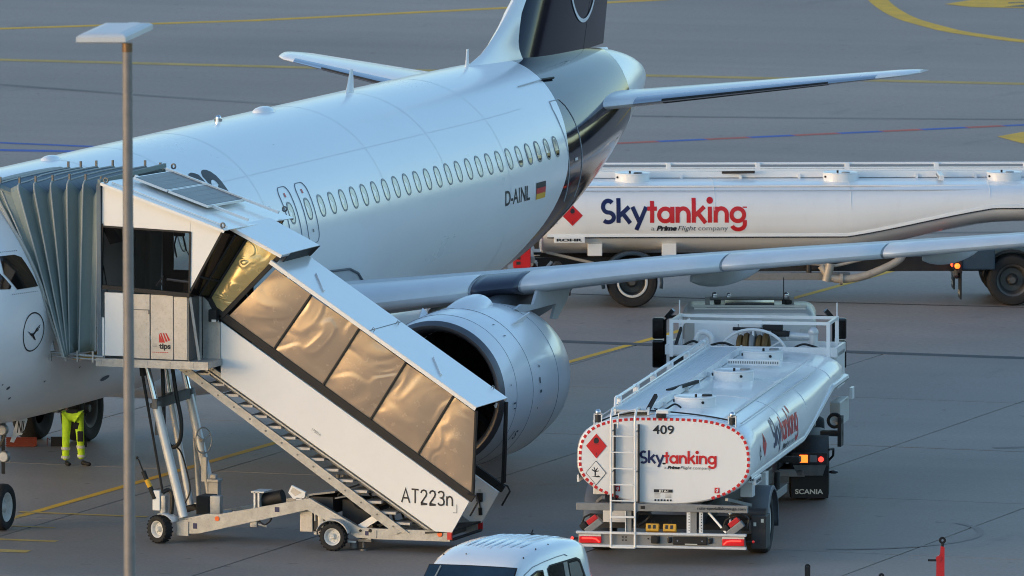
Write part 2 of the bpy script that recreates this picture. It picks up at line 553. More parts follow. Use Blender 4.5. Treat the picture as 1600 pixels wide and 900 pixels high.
apron = bpy.data.objects.new('apron', None); C.objects.link(apron); apron['kind'] = 'structure'
SW, SL = 4.87, 7.41
mb = MB(); g_ = 0.019
bmx = MB(); bmx.cbox(-SW/2+g_, SW/2-g_, -SL/2+g_, SL/2-g_, -0.045, 0.0, 0.006)
slab_me = bmx.mesh('slab', ['concrete'])
i0 = int(round((AX0-0.5)/SW)); 
for i in range(21):
    for j in range(14):
        x = AX0+SW*(i+0.5); y = AY1-SL*(j+0.5)
        # only the bays round the stand are laid as single slabs
        if y < -13 or not (-22 < x < 40): continue
        link('slab', slab_me, apron, loc=(x, y, random.uniform(-0.002, 0.002)))
mb = MB()
nx0 = AX0+SW*5; nx1 = AX0+SW*18
yb = AY1-SL*7
mb.box(AX0, nx0-0.03, AY0, AY1, -0.045, 0.0)
mb.box(nx1+0.03, AX1, AY0, AY1, -0.045, 0.0)
mb.box(nx0, nx1, AY0, yb-0.03, -0.045, 0.0)
o = mb.build('outer_paving', 'asphalt', apron)

def marking(name, pts, w, m, z=0.004, n=6):
    # subdivide so the strip follows its line
    P = []
    for a, b in zip(pts[:-1], pts[1:]):
        for i in range(n): P.append((a[0]+(b[0]-a[0])*i/n, a[1]+(b[1]-a[1])*i/n))
    P.append(pts[-1])
    mb = MB(); mb.ribbon(P, w, z)
    return struct(name, mb, m)
def smooth_path(pts, n=8):
    P = []
    for i in range(len(pts)-1):
        p0 = Vector(pts[max(i-1, 0)]); p1 = Vector(pts[i]); p2 = Vector(pts[i+1]); p3 = Vector(pts[min(i+2, len(pts)-1)])
        for k in range(n):
            t = k/n
            P.append(tuple(0.5*((2*p1)+(p2-p0)*t+(2*p0-5*p1+4*p2-p3)*t*t+(3*p1-p0-3*p2+p3)*t**3)))
    return P+[tuple(pts[-1])]
marking('yellow_taxi_line', [(-75, 68.5), (-39.46, 103.54), (-34.36, 108.22), (-29.91, 114.09), (-24, 122.4), (-10, 142)], 0.50, 'line_yellow')
marking('yellow_centre_line', [(-70, 94.1), (-35.79, 94.5), (-25.35, 94.9), (-19.56, 95.3), (-10.25, 96.0), (40, 98)], 0.62, 'line_worn', 0.0045)
mb = MB(); mb.ribbon(smooth_path([(-26, 132), (-22.6, 122.9), (-21.92, 120.86), (-21.2, 119.01), (-20.06, 116.43), (-18.9, 114.13), (-17.6, 112.1), (-16.6, 110.7), (-15.33, 109.4), (-14.01, 108.25), (-11.6, 106.6), (-6, 103.5), (4, 99.5)]), 0.52, 0.0055)
struct('yellow_curve_line', mb, 'line_yellow')
for (poly, txt, o_, s_, ux) in (([(-19.56, 119.25), (-19.3, 121.0), (-10, 123.5), (-9.4, 119.4), (-18.6, 118.5)], '27', (-17.9, 118.9, 0), 2.2, 0.25),
                          ([(-6.55, 81.95), (-6.2, 84.4), (1.5, 85.8), (2.2, 81.9), (-5.5, 80.45)], '60', (-5.15, 81.3, 0), 2.5, 0.25)):
    mb = MB(); mb.poly([(a, b, 0.0065) for a, b in poly])
    sgn = struct('yellow_sign_marking', mb, 'line_yellow')
    vs, fs = font_mesh(txt, s_, 0.02)
    d = Vector((1, ux, 0)).normalized(); e = Vector((-d.y, d.x, 0))
    decal([(vs, fs, 0)], plane_fn(Vector(o_)+Vector((0, 0, 0.0065)), d, e), 'lettering', 'ink', sgn)
RB = [(-14.32-4.6, 77.14-4.8), (-14.32, 77.14), (-13.35, 78.19), (-12.51, 79.08), (-11.76, 79.88), (-10.98, 80.72), (-10.19, 81.57), (-9.43, 82.38), (-8.72, 83.14), (-7.92, 84.0), (-7.26, 84.71), (-6.43, 85.59), (-5.6, 86.5), (-4.8, 87.4)]
for i in range(len(RB)-1):
    marking('blue_dash' if i % 2 == 0 else 'red_dash', [RB[i], RB[i+1]], 0.34, 'line_blue' if i % 2 == 0 else 'line_red', 0.0045+0.0003*(i % 2), 2)
marking('blue_zone_line', [(-40, 74.2), (-27.1, 72.95), (-25.1, 72.75), (-23.0, 72.6), (-18.5, 72.4)], 0.32, 'line_blue', 0.0052)
marking('blue_zone_line', [(-40, 69.0), (-26.48, 71.2), (-24.62, 71.46), (-23.0, 71.75), (-19.3, 72.2)], 0.50, 'line_blue', 0.0046)
marking('yellow_lead_in_line', [(1.0, 64), (0.75, 53.72), (0.55, 45.54), (0.45, 38.94), (0.33, 32.88), (-0.06, 18.48), (-0.14, 11.67), (-0.2, 7.0)], 0.17, 'line_yellow', 0.004)
marking('yellow_lead_in_line', [(-0.2, 7.0), (-0.3, 1.0), (-0.4, -14)], 0.14, 'line_worn', 0.004)
marking('yellow_stop_bar', [(-1.4, 3.78), (1.67, 3.92)], 0.20, 'line_worn', 0.0048)
marking('yellow_stop_bar', [(-0.44, 7.53), (1.83, 7.57)], 0.16, 'line_worn', 0.0052)
marking('yellow_stop_bar', [(-1.1, 5.62), (0.95, 5.65)], 0.10, 'line_worn', 0.0052)
marking('yellow_stop_bar', [(0.0, 2.25), (1.75, 2.5)], 0.35, 'line_worn', 0.0052)
# broad tar seams where the concrete meets the asphalt
marking('tar_seam', [(-22, 36.40), (40, 36.60)], 0.42, 'asphalt_old', 0.0042)
marking('tar_seam', [(-22, 45.0), (0.45, 45.05), (5.3, 45.5), (40, 47.5)], 0.10, 'joint_tar', 0.0042)
# faint curved tyre tracks by the tanker
TZ = [0.0034]
ground_mat('tyre_mark', (0.250, 0.209, 0.183), (0.29, 0.245, 0.216), 0.66, 0.25, 1.5, 0.004)
def track(cx, cy, r, a0, a1, w=0.16):
    TZ[0] += .0006; mb = MB(); mb.ribbon(arc(cx, cy, r, a0, a1, 30), w, TZ[0]); return struct('tyre_track', mb, 'tyre_mark')
for pts, w in (([(-20, 52), (0, 60), (20, 72)], .3), ([(-34, 88), (-20, 84), (-2, 88)], .35), ([(12, 22), (20, 26), (32, 24)], .25)):
    TZ[0] += .0006; mb = MB(); mb.ribbon(smooth_path(pts, 14), w, TZ[0]); struct('tyre_track', mb, 'tyre_mark')
track(13.2, 9.4, 2.4, -75, 50, .12)

# unseen woods, added to block bright low sky in reflections, open towards the sun
mat('sky_block_foliage', (0.035, 0.045, 0.022), 0.9, var=0.4, vscale=0.15)
mb = MB()
rt = random.Random(3)
for k in range(620):
    a = radians(-52)+radians(42+276*(k+rt.random())/620)
    R = 430+rt.uniform(-25, 45)
    h = rt.uniform(19, 31)
    c = Vector((R*sin(a), -R*cos(a), h*.42))
    P = []
    n, m = 7, 5
    rings = []
    for j in range(m+1):
        w = pi*j/m
        rings.append([c+Vector((rt.uniform(.8, 1.15)*6.5*sin(w)*cos(2*pi*i/n), rt.uniform(.8, 1.15)*6.5*sin(w)*sin(2*pi*i/n), h*.58*cos(w)*rt.uniform(.9, 1.05))) for i in range(n)])
    mb.loft(rings, True, False, False)
sky_block = mb.build('sky_block_trees', 'sky_block_foliage'); sky_block['kind'] = 'stuff'

# ------------------------------------------------------------------ airliner
# world axes: X to the aircraft's left, Y towards its tail, Z up, origin on the ground under the nose tip
jet = thing('airliner', 'white twin engine passenger jet with dark blue tail parked on the apron', 'airliner')
SEC = [(0,3.28,3.22,.02),(.1,3.58,2.93,.32),(.3,3.82,2.70,.56),(.6,4.06,2.50,.80),(1,4.30,2.32,1.03),(1.5,4.62,2.15,1.25),
 (2,5.0,2.02,1.42),(2.5,5.32,1.93,1.55),(3,5.53,1.87,1.66),(3.5,5.66,1.82,1.75),(4,5.745,1.79,1.82),(5,5.84,1.75,1.92),
 (6,5.87,1.73,1.975),(24,5.87,1.73,1.975),(26,5.87,1.81,1.965),(28,5.86,2.06,1.89),(30,5.84,2.48,1.74),(32,5.81,3.00,1.50),
 (34,5.76,3.60,1.17),(35.5,5.66,4.10,.86),(36.8,5.45,4.58,.54),(37.4,5.22,4.85,.28),(37.57,5.08,5.0,.06)]
fT, fB, fW = [pchip([s[0] for s in SEC], [s[k] for s in SEC]) for k in (1, 2, 3)]
def skin(y, th):
    """point of the fuselage skin at station y, angle th from the top (radians, + to port)"""
    zt, zb, w = fT(y), fB(y), fW(y)
    return Vector((w*sin(th), y, (zt+zb)/2+(zt-zb)/2*cos(th)))
def skin_n(y, th):
    a = skin(y+0.02, th)-skin(y-0.02, th); b = skin(y, th+0.01)-skin(y, th-0.01)
    n = a.cross(b).normalized()
    c = Vector((0, y, (fT(y)+fB(y))/2))
    return n if n.dot(skin(y, th)-c) > 0 else -n
def skin_yz(y, z, side=1):
    zt, zb = fT(y), fB(y)
    c = max(-1, min(1, (z-(zt+zb)/2)/((zt-zb)/2)))
    th = side*math.acos(c)
    return skin(y, th), skin_n(y, th)
_b = pchip([0, 23, 38, 55, 69, 83, 93, 105, 116, 126, 150, 180], [30.35, 29.8, 29.5, 29.15, 28.9, 28.7, 28.53, 28.16, 27.70, 27.1, 26.3, 26.0])
_c = pchip([0, 27, 45, 61, 81, 120, 180], [35.55, 34.95, 34.65, 34.42, 34.28, 34.4, 34.6])
yb_ = lambda th: _b(min(180, abs(math.degrees(th))))
yc_ = lambda th: _c(min(180, abs(math.degrees(th))))
NT = 96
TH = [-pi+2*pi*i/NT for i in range(NT)]
def shell(y0f, y1f, ts):
    mb = MB()
    mb.loft([[skin(y0f(th)+(y1f(th)-y0f(th))*t, th) for th in TH] for t in ts], True)
    return mb
ts = [0, .0008, .002, .0045, .009, .016, .026, .038, .052, .066, .08, .095, .11, .125, .14, .17, .2, .24, .3, .4, .5, .6, .7, .75, .8, .85, .9, .95, 1.0]
shell(lambda t: 0.0, yb_, ts).build('fuselage', 'aircraft_white', jet)
shell(lambda t: yb_(t), yc_, [i/22 for i in range(23)]).build('tail_section', 'aircraft_blue', jet, 'dark blue rear fuselage')
mb = shell(yc_, lambda t: 37.57, [0, .15, .3, .45, .6, .7, .8, .88, .94, .975, 1.0])
mb.build('tail_cone', 'aircraft_white', jet, 'white tail cone')
mb = MB(); mb.lathe([(0, .16), (.05, .15), (.02, .11), (-.2, .10)], (0, 37.5, 5.04), (0, 1, 0), 20)
mb.build('exhaust_pipe', 'bare_metal', jet)
# lap joints of the skin
for y in (7.9, 10.3, 13.2, 19.0, 22.1, 25.2):
    mb = MB(); mb.loft([[skin(y-.012, th)*1.0+Vector((sin(th), 0, cos(th)))*.0012 for th in TH], [skin(y+.012, th)+Vector((sin(th), 0, cos(th)))*.0012 for th in TH]], True)
    mb.build('skin_joint', 'joint_white', jet)
for th in (radians(48), radians(102), radians(-48)):
    P0 = [skin(y, th-.004)+skin_n(y, th)*.0014 for y in [6.2+.75*i for i in range(29)]]; P1 = [skin(y, th+.004)+skin_n(y, th)*.0014 for y in [6.2+.75*i for i in range(29)]]
    mb = MB(); mb.loft([P0, P1], False); mb.build('skin_joint', 'joint_white', jet)
# belly fairing
mb = MB()
rings = []
for y, w, zb, zt in [(10.2, .5, 1.74, 1.95), (10.8, 1.3, 1.62, 2.5), (11.6, 1.85, 1.50, 3.0), (13, 2.12, 1.42, 3.15), (16, 2.2, 1.38, 3.15), (19, 2.15, 1.40, 3.0), (21, 1.9, 1.5, 2.7), (22.6, 1.3, 1.66, 2.3), (23.4, .6, 1.76, 2.0)]:
    rings.append([Vector((w*(abs(cos(a))**0.75)*(1 if cos(a) > 0 else -1), y, (zt+zb)/2+(zt-zb)/2*sin(a))) for a in [2*pi*i/40 for i in range(40)]])
mb.loft(rings, True, True)
mb.build('belly_fairing', 'aircraft_white', jet)
# wing-root fillet on the flank: a faint raised blister with a dark upper seam
mb = MB()
seam = []
for y, z in [(12.2, 3.05), (12.6, 3.22), (13.4, 3.30), (14.5, 3.33), (16, 3.32), (17.0, 3.27), (17.5, 3.15), (17.9, 2.98), (18.4, 2.85)]:
    q, n = skin_yz(y, z); seam.append(q+n*0.02)
mb.tube(seam, 0.022, 6)
mb.build('fairing_seam', 'seam', jet)
mb = MB()
top = []; bot = []
for y, z in [(12.2, 3.03), (12.6, 3.2), (13.4, 3.28), (14.5, 3.31), (16, 3.30), (17.0, 3.25), (17.5, 3.13), (17.9, 2.96)]:
    q, n = skin_yz(y, z); top.append(q+n*0.012)
    q, n = skin_yz(y, 2.6); bot.append(q+n*0.25)
mid = [(a*0.6+b*0.4)-Vector((0.02, 0, 0.03)) for a, b in zip(top, bot)]
mb.loft([top, mid, bot], False)
mb.build('wing_fillet', 'aircraft_grey', jet)

def ring_outline(name, w, h, r, tube_r, cy, cz, m, parent, proud=0.004, n=6):
    """rounded-rectangle outline on the port skin"""
    pts = []
    for (sx, sy, a0) in ((1, 1, 0), (-1, 1, 90), (-1, -1, 180), (1, -1, 270)):
        for i in range(n+1):
            a = radians(a0+90*i/n)
            pts.append((sx*(w/2-r)+r*cos(a), sy*(h/2-r)+r*sin(a)))
    pts.append(pts[0])
    pts = [(a[0]+(b[0]-a[0])*i/6, a[1]+(b[1]-a[1])*i/6) for a, b in zip(pts[:-1], pts[1:]) for i in range(6)]+[pts[0]]
    P = []
    for u, v in pts:
        q, nn = skin_yz(cy+u, cz+v); P.append(q+nn*proud)
    mb = MB(); mb.tube(P, tube_r, 5, False)
    return mb.build(name, m, parent)
def oval_mesh(cy, cz, w, h, inner, name):
    """window rim (ring) and pane as two meshes about the skin point"""
    c, n0 = skin_yz(cy, cz)
    n = 20
    def pt(k, s, pr):
        a = 2*pi*k/n
        e = 2.6
        u = w/2*s*(abs(cos(a))**(2/e))*(1 if cos(a) > 0 else -1); v = h/2*s*(abs(sin(a))**(2/e))*(1 if sin(a) > 0 else -1)
        q, nn = skin_yz(cy+u, cz+v)
        return q+nn*pr-c
    mb = MB()
    mb.loft([[pt(k, 1.0, 0.0005) for k in range(n)], [pt(k, 0.96, 0.008) for k in range(n)], [pt(k, inner, 0.008) for k in range(n)], [pt(k, inner-0.03, 0.002) for k in range(n)]], True)
    rim = mb.mesh('cabin_window', ['window_rim'])
    mp = MB()
    top = [pt(k, inner-0.02, 0.003) for k in range(n)]
    mp._add(top, [tuple(range(n))], False)
    pane = mp.mesh('pane', ['window_shade'])
    return c, rim, pane
rim0 = pane0 = None
for k in range(24):
    y = 15.76+0.5345*k
    c, rim, pane = oval_mesh(y, 4.47, 0.28, 0.385, 0.84, 'w') if (k == 0 or y > 23.5) else (skin_yz(y, 4.47)[0], rim0, pane0)
    if k == 0: rim0, pane0 = rim, pane
    w = link('cabin_window', rim, jet, loc=c)
    link('pane', pane, w)
    if k >= 19:   # shades left half open towards the tail
        q, nn = skin_yz(y, 4.40)
        mp = MB()
        pts = []
        for u, v in [(-.09, .0), (.09, .0), (.095, -.05), (.075, -.085), (.0, -.10), (-.075, -.085), (-.095, -.05)]:
            q2, n2 = skin_yz(y+u, 4.40+v); pts.append(q2+n2*0.0045-c)
        mp._add(pts, [tuple(range(7))], False)
        link('shade_gap', mp.mesh('shade_gap', ['dark_glass']), w)
for y in (14.29, 15.12):
    q, nn = skin_yz(y, 4.4)
    d = ring_outline('emergency_exit', 0.52, 1.02, 0.16, 0.009, y, 4.40, 'door_line', jet)
    c, rim, pane = oval_mesh(y, 4.47, 0.27, 0.385, 0.84, 'w')
    wv = link('exit_window', rim, jet, loc=c); link('pane', pane, wv)
    for zz, hh, m in ((4.77, .07, 'red'), (4.10, .055, 'rim_grey')):
        mb = MB(); P = []
        for u, v in ((-.035, -hh/2), (.035, -hh/2), (.035, hh/2), (-.035, hh/2)):
            q, nn = skin_yz(y+u, zz+v); P.append(q+nn*0.006)
        mb.poly(P); mb.build('exit_handle', m, jet)
# forward windows between the door and the exits are built too: they stand behind the stairs' canopy
for k in range(13):
    y = 6.95+0.5345*k
    w = link('cabin_window', rim0, jet, loc=skin_yz(y, 4.47)[0]); link('pane', pane0, w)
# passenger doors
ring_outline('cabin_door', 0.92, 1.88, 0.14, 0.012, 5.02, 4.33, 'seam', jet)
mb = MB(); pts = []
for u, v in [(-.46, -.9), (-.46, .55), (-.40, .80), (-.28, .93), (.28, .93), (.40, .80), (.46, .55), (.46, -.9)]:
    pts.append((29.15+u, 4.30+v*.98))
pts = [(a[0]+(b[0]-a[0])*i/8, a[1]+(b[1]-a[1])*i/8) for a, b in zip(pts[:-1], pts[1:]) for i in range(8)]+[pts[-1]]
mb.tube([skin_yz(*q)[0]+skin_yz(*q)[1]*.005 for q in pts], 0.009, 5)
mb.build('cabin_door', 'aircraft_grey', jet, 'rear door outlined in pale grey on the dark tail')
mb = MB(); P = []
for u, v in ((-.10, -.025), (.10, -.025), (.10, .025), (-.10, .025)):
    q, nn = skin_yz(29.2+u, 4.15+v); P.append(q+nn*0.008)
mb.poly(P); mb.build('door_handle', 'alu', jet)
mb = MB()
q, nn = skin_yz(29.9, 5.50); 
mb.tube([skin_yz(28.1, 5.53)[0]+Vector((.01, 0, .01)), skin_yz(29.5, 5.54)[0]+Vector((.015, 0, .015))], 0.012, 5)
mb.build('drip_strip', 'aircraft_grey', jet)
mb = MB(); mb.tube([skin_yz(29.5, 5.54)[0]+Vector((.015, 0, .015)), skin_yz(30.15, 5.52)[0]+Vector((.02, 0, .02))], 0.022, 5)
mb.build('drip_strip', 'black', jet)

# registration, flag, title and emblem on the port flank
def side_fn(y0, z0):
    """u runs aft, v runs up along the skin"""
    def fn(u, v):
        y = y0+u
        zt, zb = fT(y), fB(y); rz = (zt-zb)/2; zc = (zt+zb)/2
        c0 = max(-1, min(1, (z0-zc)/rz)); th = math.acos(c0)
        th -= v/((rz+fW(y))/2)
        return skin(y, th), skin_n(y, th)
    return fn
vs, fs = font_mesh('D-AINL', 1.0, 0.018)
decal([(fit(vs, 0, 0, 1.36, 0.265), fs, 0)], side_fn(24.88, 3.665), 'registration', 'ink', jet)
fl = []
for i, mi in enumerate((2, 1, 0)):
    h = 0.30/3
    V = []; F = []
    for a in range(7):
        for b in (0, 1): V.append((0.56*a/6, h*i+b*h))
    F = [(2*a, 2*a+2, 2*a+3, 2*a+1) for a in range(6)]
    fl.append((V, F, mi))
decal(fl, side_fn(26.62, 3.63), 'german_flag', ['ink', 'red', 'gold'], jet)
vs, fs = font_mesh('Lufthansa', 1.0, 0.022)
xs = [a for a, b in vs]; 
def subdiv(vs, fs, maxlen=0.25):
    bm = bmesh.new()
    V = [bm.verts.new((a, b, 0)) for a, b in vs]
    for f in fs:
        try: bm.faces.new([V[i] for i in f])
        except ValueError: pass
    for _ in range(3):
        E_ = [e for e in bm.edges if e.calc_length() > maxlen]
        if not E_: break
        bmesh.ops.subdivide_edges(bm, edges=E_, cuts=1, use_grid_fill=False)
    bmesh.ops.triangulate(bm, faces=bm.faces[:])
    bm.verts.index_update()
    r = [(v.co.x, v.co.y) for v in bm.verts], [tuple(v.index for v in f.verts) for f in bm.faces]
    bm.free(); return r
vs2, fs2 = subdiv(fit(vs, 0, 0, 6.1, 1.36), fs)
decal([(vs2, fs2, 0)], side_fn(6.02, 4.66), 'airline_title', 'ink', jet)
# crane in a ring on the nose
def crane(s):
    body = [(-.62, .10), (-.40, .02), (-.30, -.04), (-.05, -.06), (.10, .02), (.22, .16), (.62, .36), (.60, .30), (.30, .14), (.58, .24), (.55, .18), (.28, .08), (.50, .12), (.46, .06), (.22, -.02), (.05, -.16), (.28, -.42), (.34, -.46), (.10, -.40), (-.10, -.24), (-.30, -.14), (-.44, -.02)]
    vs = [(a*s, b*s) for a, b in body]
    bm = bmesh.new(); V = [bm.verts.new((a, b, 0)) for a, b in vs]; bm.faces.new(V)
    bmesh.ops.triangulate(bm, faces=bm.faces[:]); bm.verts.index_update()
    r = vs, [tuple(v.index for v in f.verts) for f in bm.faces]; bm.free(); return r
def ringflat(r, w, n=48, a0=0, a1=360):
    V = []; F = []
    for i in range(n+1):
        a = radians(a0+(a1-a0)*i/n)
        V += [((r-w/2)*cos(a), (r-w/2)*sin(a)), ((r+w/2)*cos(a), (r+w/2)*sin(a))]
    F = [(2*i, 2*i+1, 2*i+3, 2*i+2) for i in range(n)]
    return V, F
cv, cf = crane(0.30); rvv, rff = ringflat(0.30, 0.022)
decal([(cv, cf, 0), (rvv, rff, 0)], side_fn(2.99, 3.52), 'crane_emblem', 'ink', jet)

# cockpit side windows
def skin_poly(name, pts, m, parent, lift=0.006, sub=5):
    """filled polygon of (y, z) corners on the port skin, as a fan that follows the skin"""
    cy = sum(q[0] for q in pts)/len(pts); cz = sum(q[1] for q in pts)/len(pts)
    edge = []
    for a, b in zip(pts, pts[1:]+pts[:1]):
        for i in range(sub): edge.append((a[0]+(b[0]-a[0])*i/sub, a[1]+(b[1]-a[1])*i/sub))
    rings = []
    for s in (1.0, 0.66, 0.33, 0.02):
        R = []
        for y, z in edge:
            q, n = skin_yz(cy+(y-cy)*s, cz+(z-cz)*s); R.append(q+n*lift)
        rings.append(R)
    mb = MB(); mb.loft(rings, True); 
    return mb.build(name, m, parent)
cw = [(2.62, 4.77), (2.95, 4.77), (3.08, 4.72), (3.22, 4.245), (2.66, 4.235), (2.50, 4.50)]
skin_poly('cockpit_window', cw, 'dark_glass', jet)
skin_poly('cockpit_window', [(2.02, 4.76), (2.44, 4.77), (2.40, 4.56), (2.55, 4.30), (2.50, 4.255), (2.05, 4.28)], 'dark_glass', jet)
mb = MB()
for i in range(14):
    q, n = skin_yz(2.52+0.05*i, 4.17); mb.sphere(q, 0.009, 6, 4)
    q, n = skin_yz(2.48+0.045*i, 4.83); mb.sphere(q, 0.009, 6, 4)
mb.build('window_fasteners', 'rim_grey', jet)['kind'] = 'stuff'

# probes, vents and small marks low on the nose
for (y, z, a, b) in ((2.75, 2.62, .10, .06), (3.05, 2.42, .07, .04), (6.62, 2.40, .36, .10), (2.5, 2.7, .04, .03), (5.0, 2.75, .04, .04), (3.9, 2.62, .05, .03), (2.35, 2.5, .05, .03)):
    mb = MB(); P = []
    for i in range(14):
        t = 2*pi*i/14
        q, n = skin_yz(y+a/2*cos(t), z+b/2*sin(t)); P.append(q+n*0.005)
    mb.poly(P); mb.build('vent', 'seam', jet)

# roof fittings
def blade(y, h, c0, c1, lean, m='aircraft_white', x=0.0):
    z = fT(y); mb = MB()
    R = []
    for t in (0, 1):
        c = c0+(c1-c0)*t; yy = y+lean*t
        R.append([Vector((x+0.03*(1-0.5*t)*sin(2*pi*i/12), yy+c/2*cos(2*pi*i/12), z-0.02+h*t)) for i in range(12)])
    mb.loft(R, True, True); return mb.build('antenna', m, jet)
blade(22.2, 0.42, 0.40, 0.14, 0.10)
blade(28.35, 0.33, 0.13, 0.10, 0.03)
for y, a, b in ((7.9, .30, .09), (17.9, .36, .11)):
    mb = MB(); mb.sphere((0, y, fT(y)-0.02), 1.0, 16, 8, (a*.5, a, b)); mb.build('dome_antenna', 'aircraft_white', jet)
mb = MB(); mb.cyl((0, 15.7, fT(15.7)-0.02), (0, 15.7, fT(15.7)+.05), .07, n=12); mb.sphere((0, 15.7, fT(15.7)+.06), .055, 10, 6)
mb.build('beacon_light', 'chrome', jet)
mb = MB(); mb.cyl((0.9, 5.9, 5.48), (0.93, 5.9, 5.62), .012, n=6); mb.cyl((.86, 5.88, 5.58), (.98, 5.93, 5.64), .02, n=6)
mb.build('antenna', 'bare_metal', jet)

# ---- wings
def airfoil(ch, tc, n=12):
    """closed loop (u along chord from the nose, w up) from trailing edge over the top to the nose and back below"""
    f = lambda x: 5*tc*(0.2969*sqrt(x)-0.1260*x-0.3516*x*x+0.2843*x**3-0.1036*x**4)
    xs = [0.5*(1-cos(pi*i/n)) for i in range(n+1)]
    up = [(x*ch, (f(x)+0.02*sin(pi*x))*ch) for x in reversed(xs)]
    dn = [(x*ch, (-f(x)*0.85+0.02*sin(pi*x))*ch) for x in xs[1:-1]]
    return up+dn
WX = [1.2, 1.98, 3, 4, 5, 6.4, 8, 10, 12, 14, 16.2]
wz = pchip([1.2, 2, 4, 6, 8, 12, 14, 17], [2.80, 2.92, 3.14, 3.36, 3.58, 3.87, 4.02, 4.28])
wle = lambda X: 11.9+(X-1.98)*0.52
def wch(X): return 6.1-(X-1.98)*0.50 if X < 6.4 else 3.9-(X-6.4)*0.235
wtc = lambda X: 0.128-(min(X, 8)-1.98)*0.003
def wing_ring(X, s=1):
    ch = wch(X); tw = radians(4.6-X*0.19)
    R = []
    for u, w in airfoil(ch, wtc(X)):
        R.append(Vector((s*X, wle(X)+u*cos(tw)+w*sin(tw), wz(X)+w*cos(tw)-u*sin(tw))))
    return R
def make_wing(s):
    mb = MB()
    mb.loft([wing_ring(X, s) for X in WX], True, True)
    wing = mb.build('wing', 'aircraft_grey', jet)
    # leading edge slats: shells just proud of the nose of the section, with gaps between them
    def slat(xa, xb, m='slat_metal', up=0.155, dn=0.05, lift=0.014):
        rings = []
        for i in range(7):
            X = xa+(xb-xa)*i/6
            ch = wch(X); tw = radians(4.6-X*0.19); tc = wtc(X)
            f = lambda x: 5*tc*(0.2969*sqrt(x)-0.1260*x-0.3516*x*x+0.2843*x**3-0.1036*x**4)
            prof = [(x, f(x)+0.02*sin(pi*x)) for x in (up, up*.8, up*.6, up*.42, up*.28, up*.16, up*.08, up*.03, 0.0)]
            prof += [(x, -f(x)*.85+0.02*sin(pi*x)) for x in (dn*.1, dn*.35, dn*.65, dn)]
            R = []
            for k, (u, w) in enumerate(prof):
                u *= ch; w *= ch
                nx = prof[min(k+1, len(prof)-1)]; pv = prof[max(k-1, 0)]
                t = Vector((nx[0]-pv[0], nx[1]-pv[1])).normalized(); nn = Vector((t.y, -t.x))
                if nn.dot(Vector((u/ch-0.12, w/ch))) < 0: nn = -nn
                u += nn.x*lift; w += nn.y*lift
                R.append(Vector((s*X, wle(X)+u*cos(tw)+w*sin(tw), wz(X)+w*cos(tw)-u*sin(tw))))
            rings.append(R)
        q = MB(); q.loft(rings, False); 
        o = q.build('slat', m, wing)
        md = o.modifiers.new('thickness', 'SOLIDIFY'); md.thickness = 0.008; md.offset = 0
        return o
    slat(2.0, 5.30)
    slat(5.34, 6.06, 'slat_navy', 0.15, 0.07, 0.004)
    slat(6.10, 9.12); slat(9.16, 11.58); slat(11.62, 14.0); slat(14.04, 16.1)
    # flap track fairings
    for X, y0, L, r, dz in ((3.9, 15.6, 4.6, .26, .45), (8.35, 16.4, 3.8, .19, .25), (12.05, 17.8, 3.2, .15, .17)):
        q = MB(); n = 9; rings = []
        for i in range(n+1):
            t = i/n; rr = r*(sin(pi*min(1, t*0.94+0.03)))**0.6
            yy = y0+L*t
            zc = wz(X)-dz-0.10*t
            rings.append([Vector((s*(X)+0.62*rr*cos(2*pi*k/16), yy, zc+1.25*rr*sin(2*pi*k/16))) for k in range(16)])
        q.loft(rings, True, True); q.build('flap_fairing', 'aircraft_grey', wing)
    # flaps and aileron as a slab let in just proud of the rear of the section
    for xa, xb in ((2.3, 6.3), (6.45, 12.6), (12.7, 16.0)):
        rings = []
        for i in range(5):
            X = xa+(xb-xa)*i/4; ch = wch(X); tw = radians(4.6-X*0.19)
            R = []
            for u, w in ((.74, .044), (.87, .027), (1.004, .003), (.87, -.005), (.74, -.017)):
                u *= ch; w *= ch
                R.append(Vector((s*X, wle(X)+u*cos(tw)+w*sin(tw), wz(X)+w*cos(tw)-u*sin(tw)+0.006)))
            rings.append(R)
        q = MB(); q.loft(rings, True, True); q.build('flap', 'aircraft_grey', wing)
    # sharklet
    q = MB(); rings = []
    for X, z, y, ch in ((16.2, wz(16.2), wle(16.2), wch(16.2)), (16.7, wz(16.2)+.08, wle(16.2)+.35, 1.40), (17.1, wz(16.2)+.45, wle(16.2)+.8, 1.15), (17.35, wz(16.2)+1.2, wle(16.2)+1.35, .9), (17.65, wz(16.2)+2.4, wle(16.2)+2.15, .5)):
        rings.append([Vector((s*(X+w*(1 if z > wz(16.2)+.3 else 0)*-1), y+u, z+w)) for u, w in airfoil(ch, .09)])
    q.loft(rings, True, True); q.build('sharklet', 'aircraft_white', wing)
    return wing
make_wing(1); make_wing(-1)

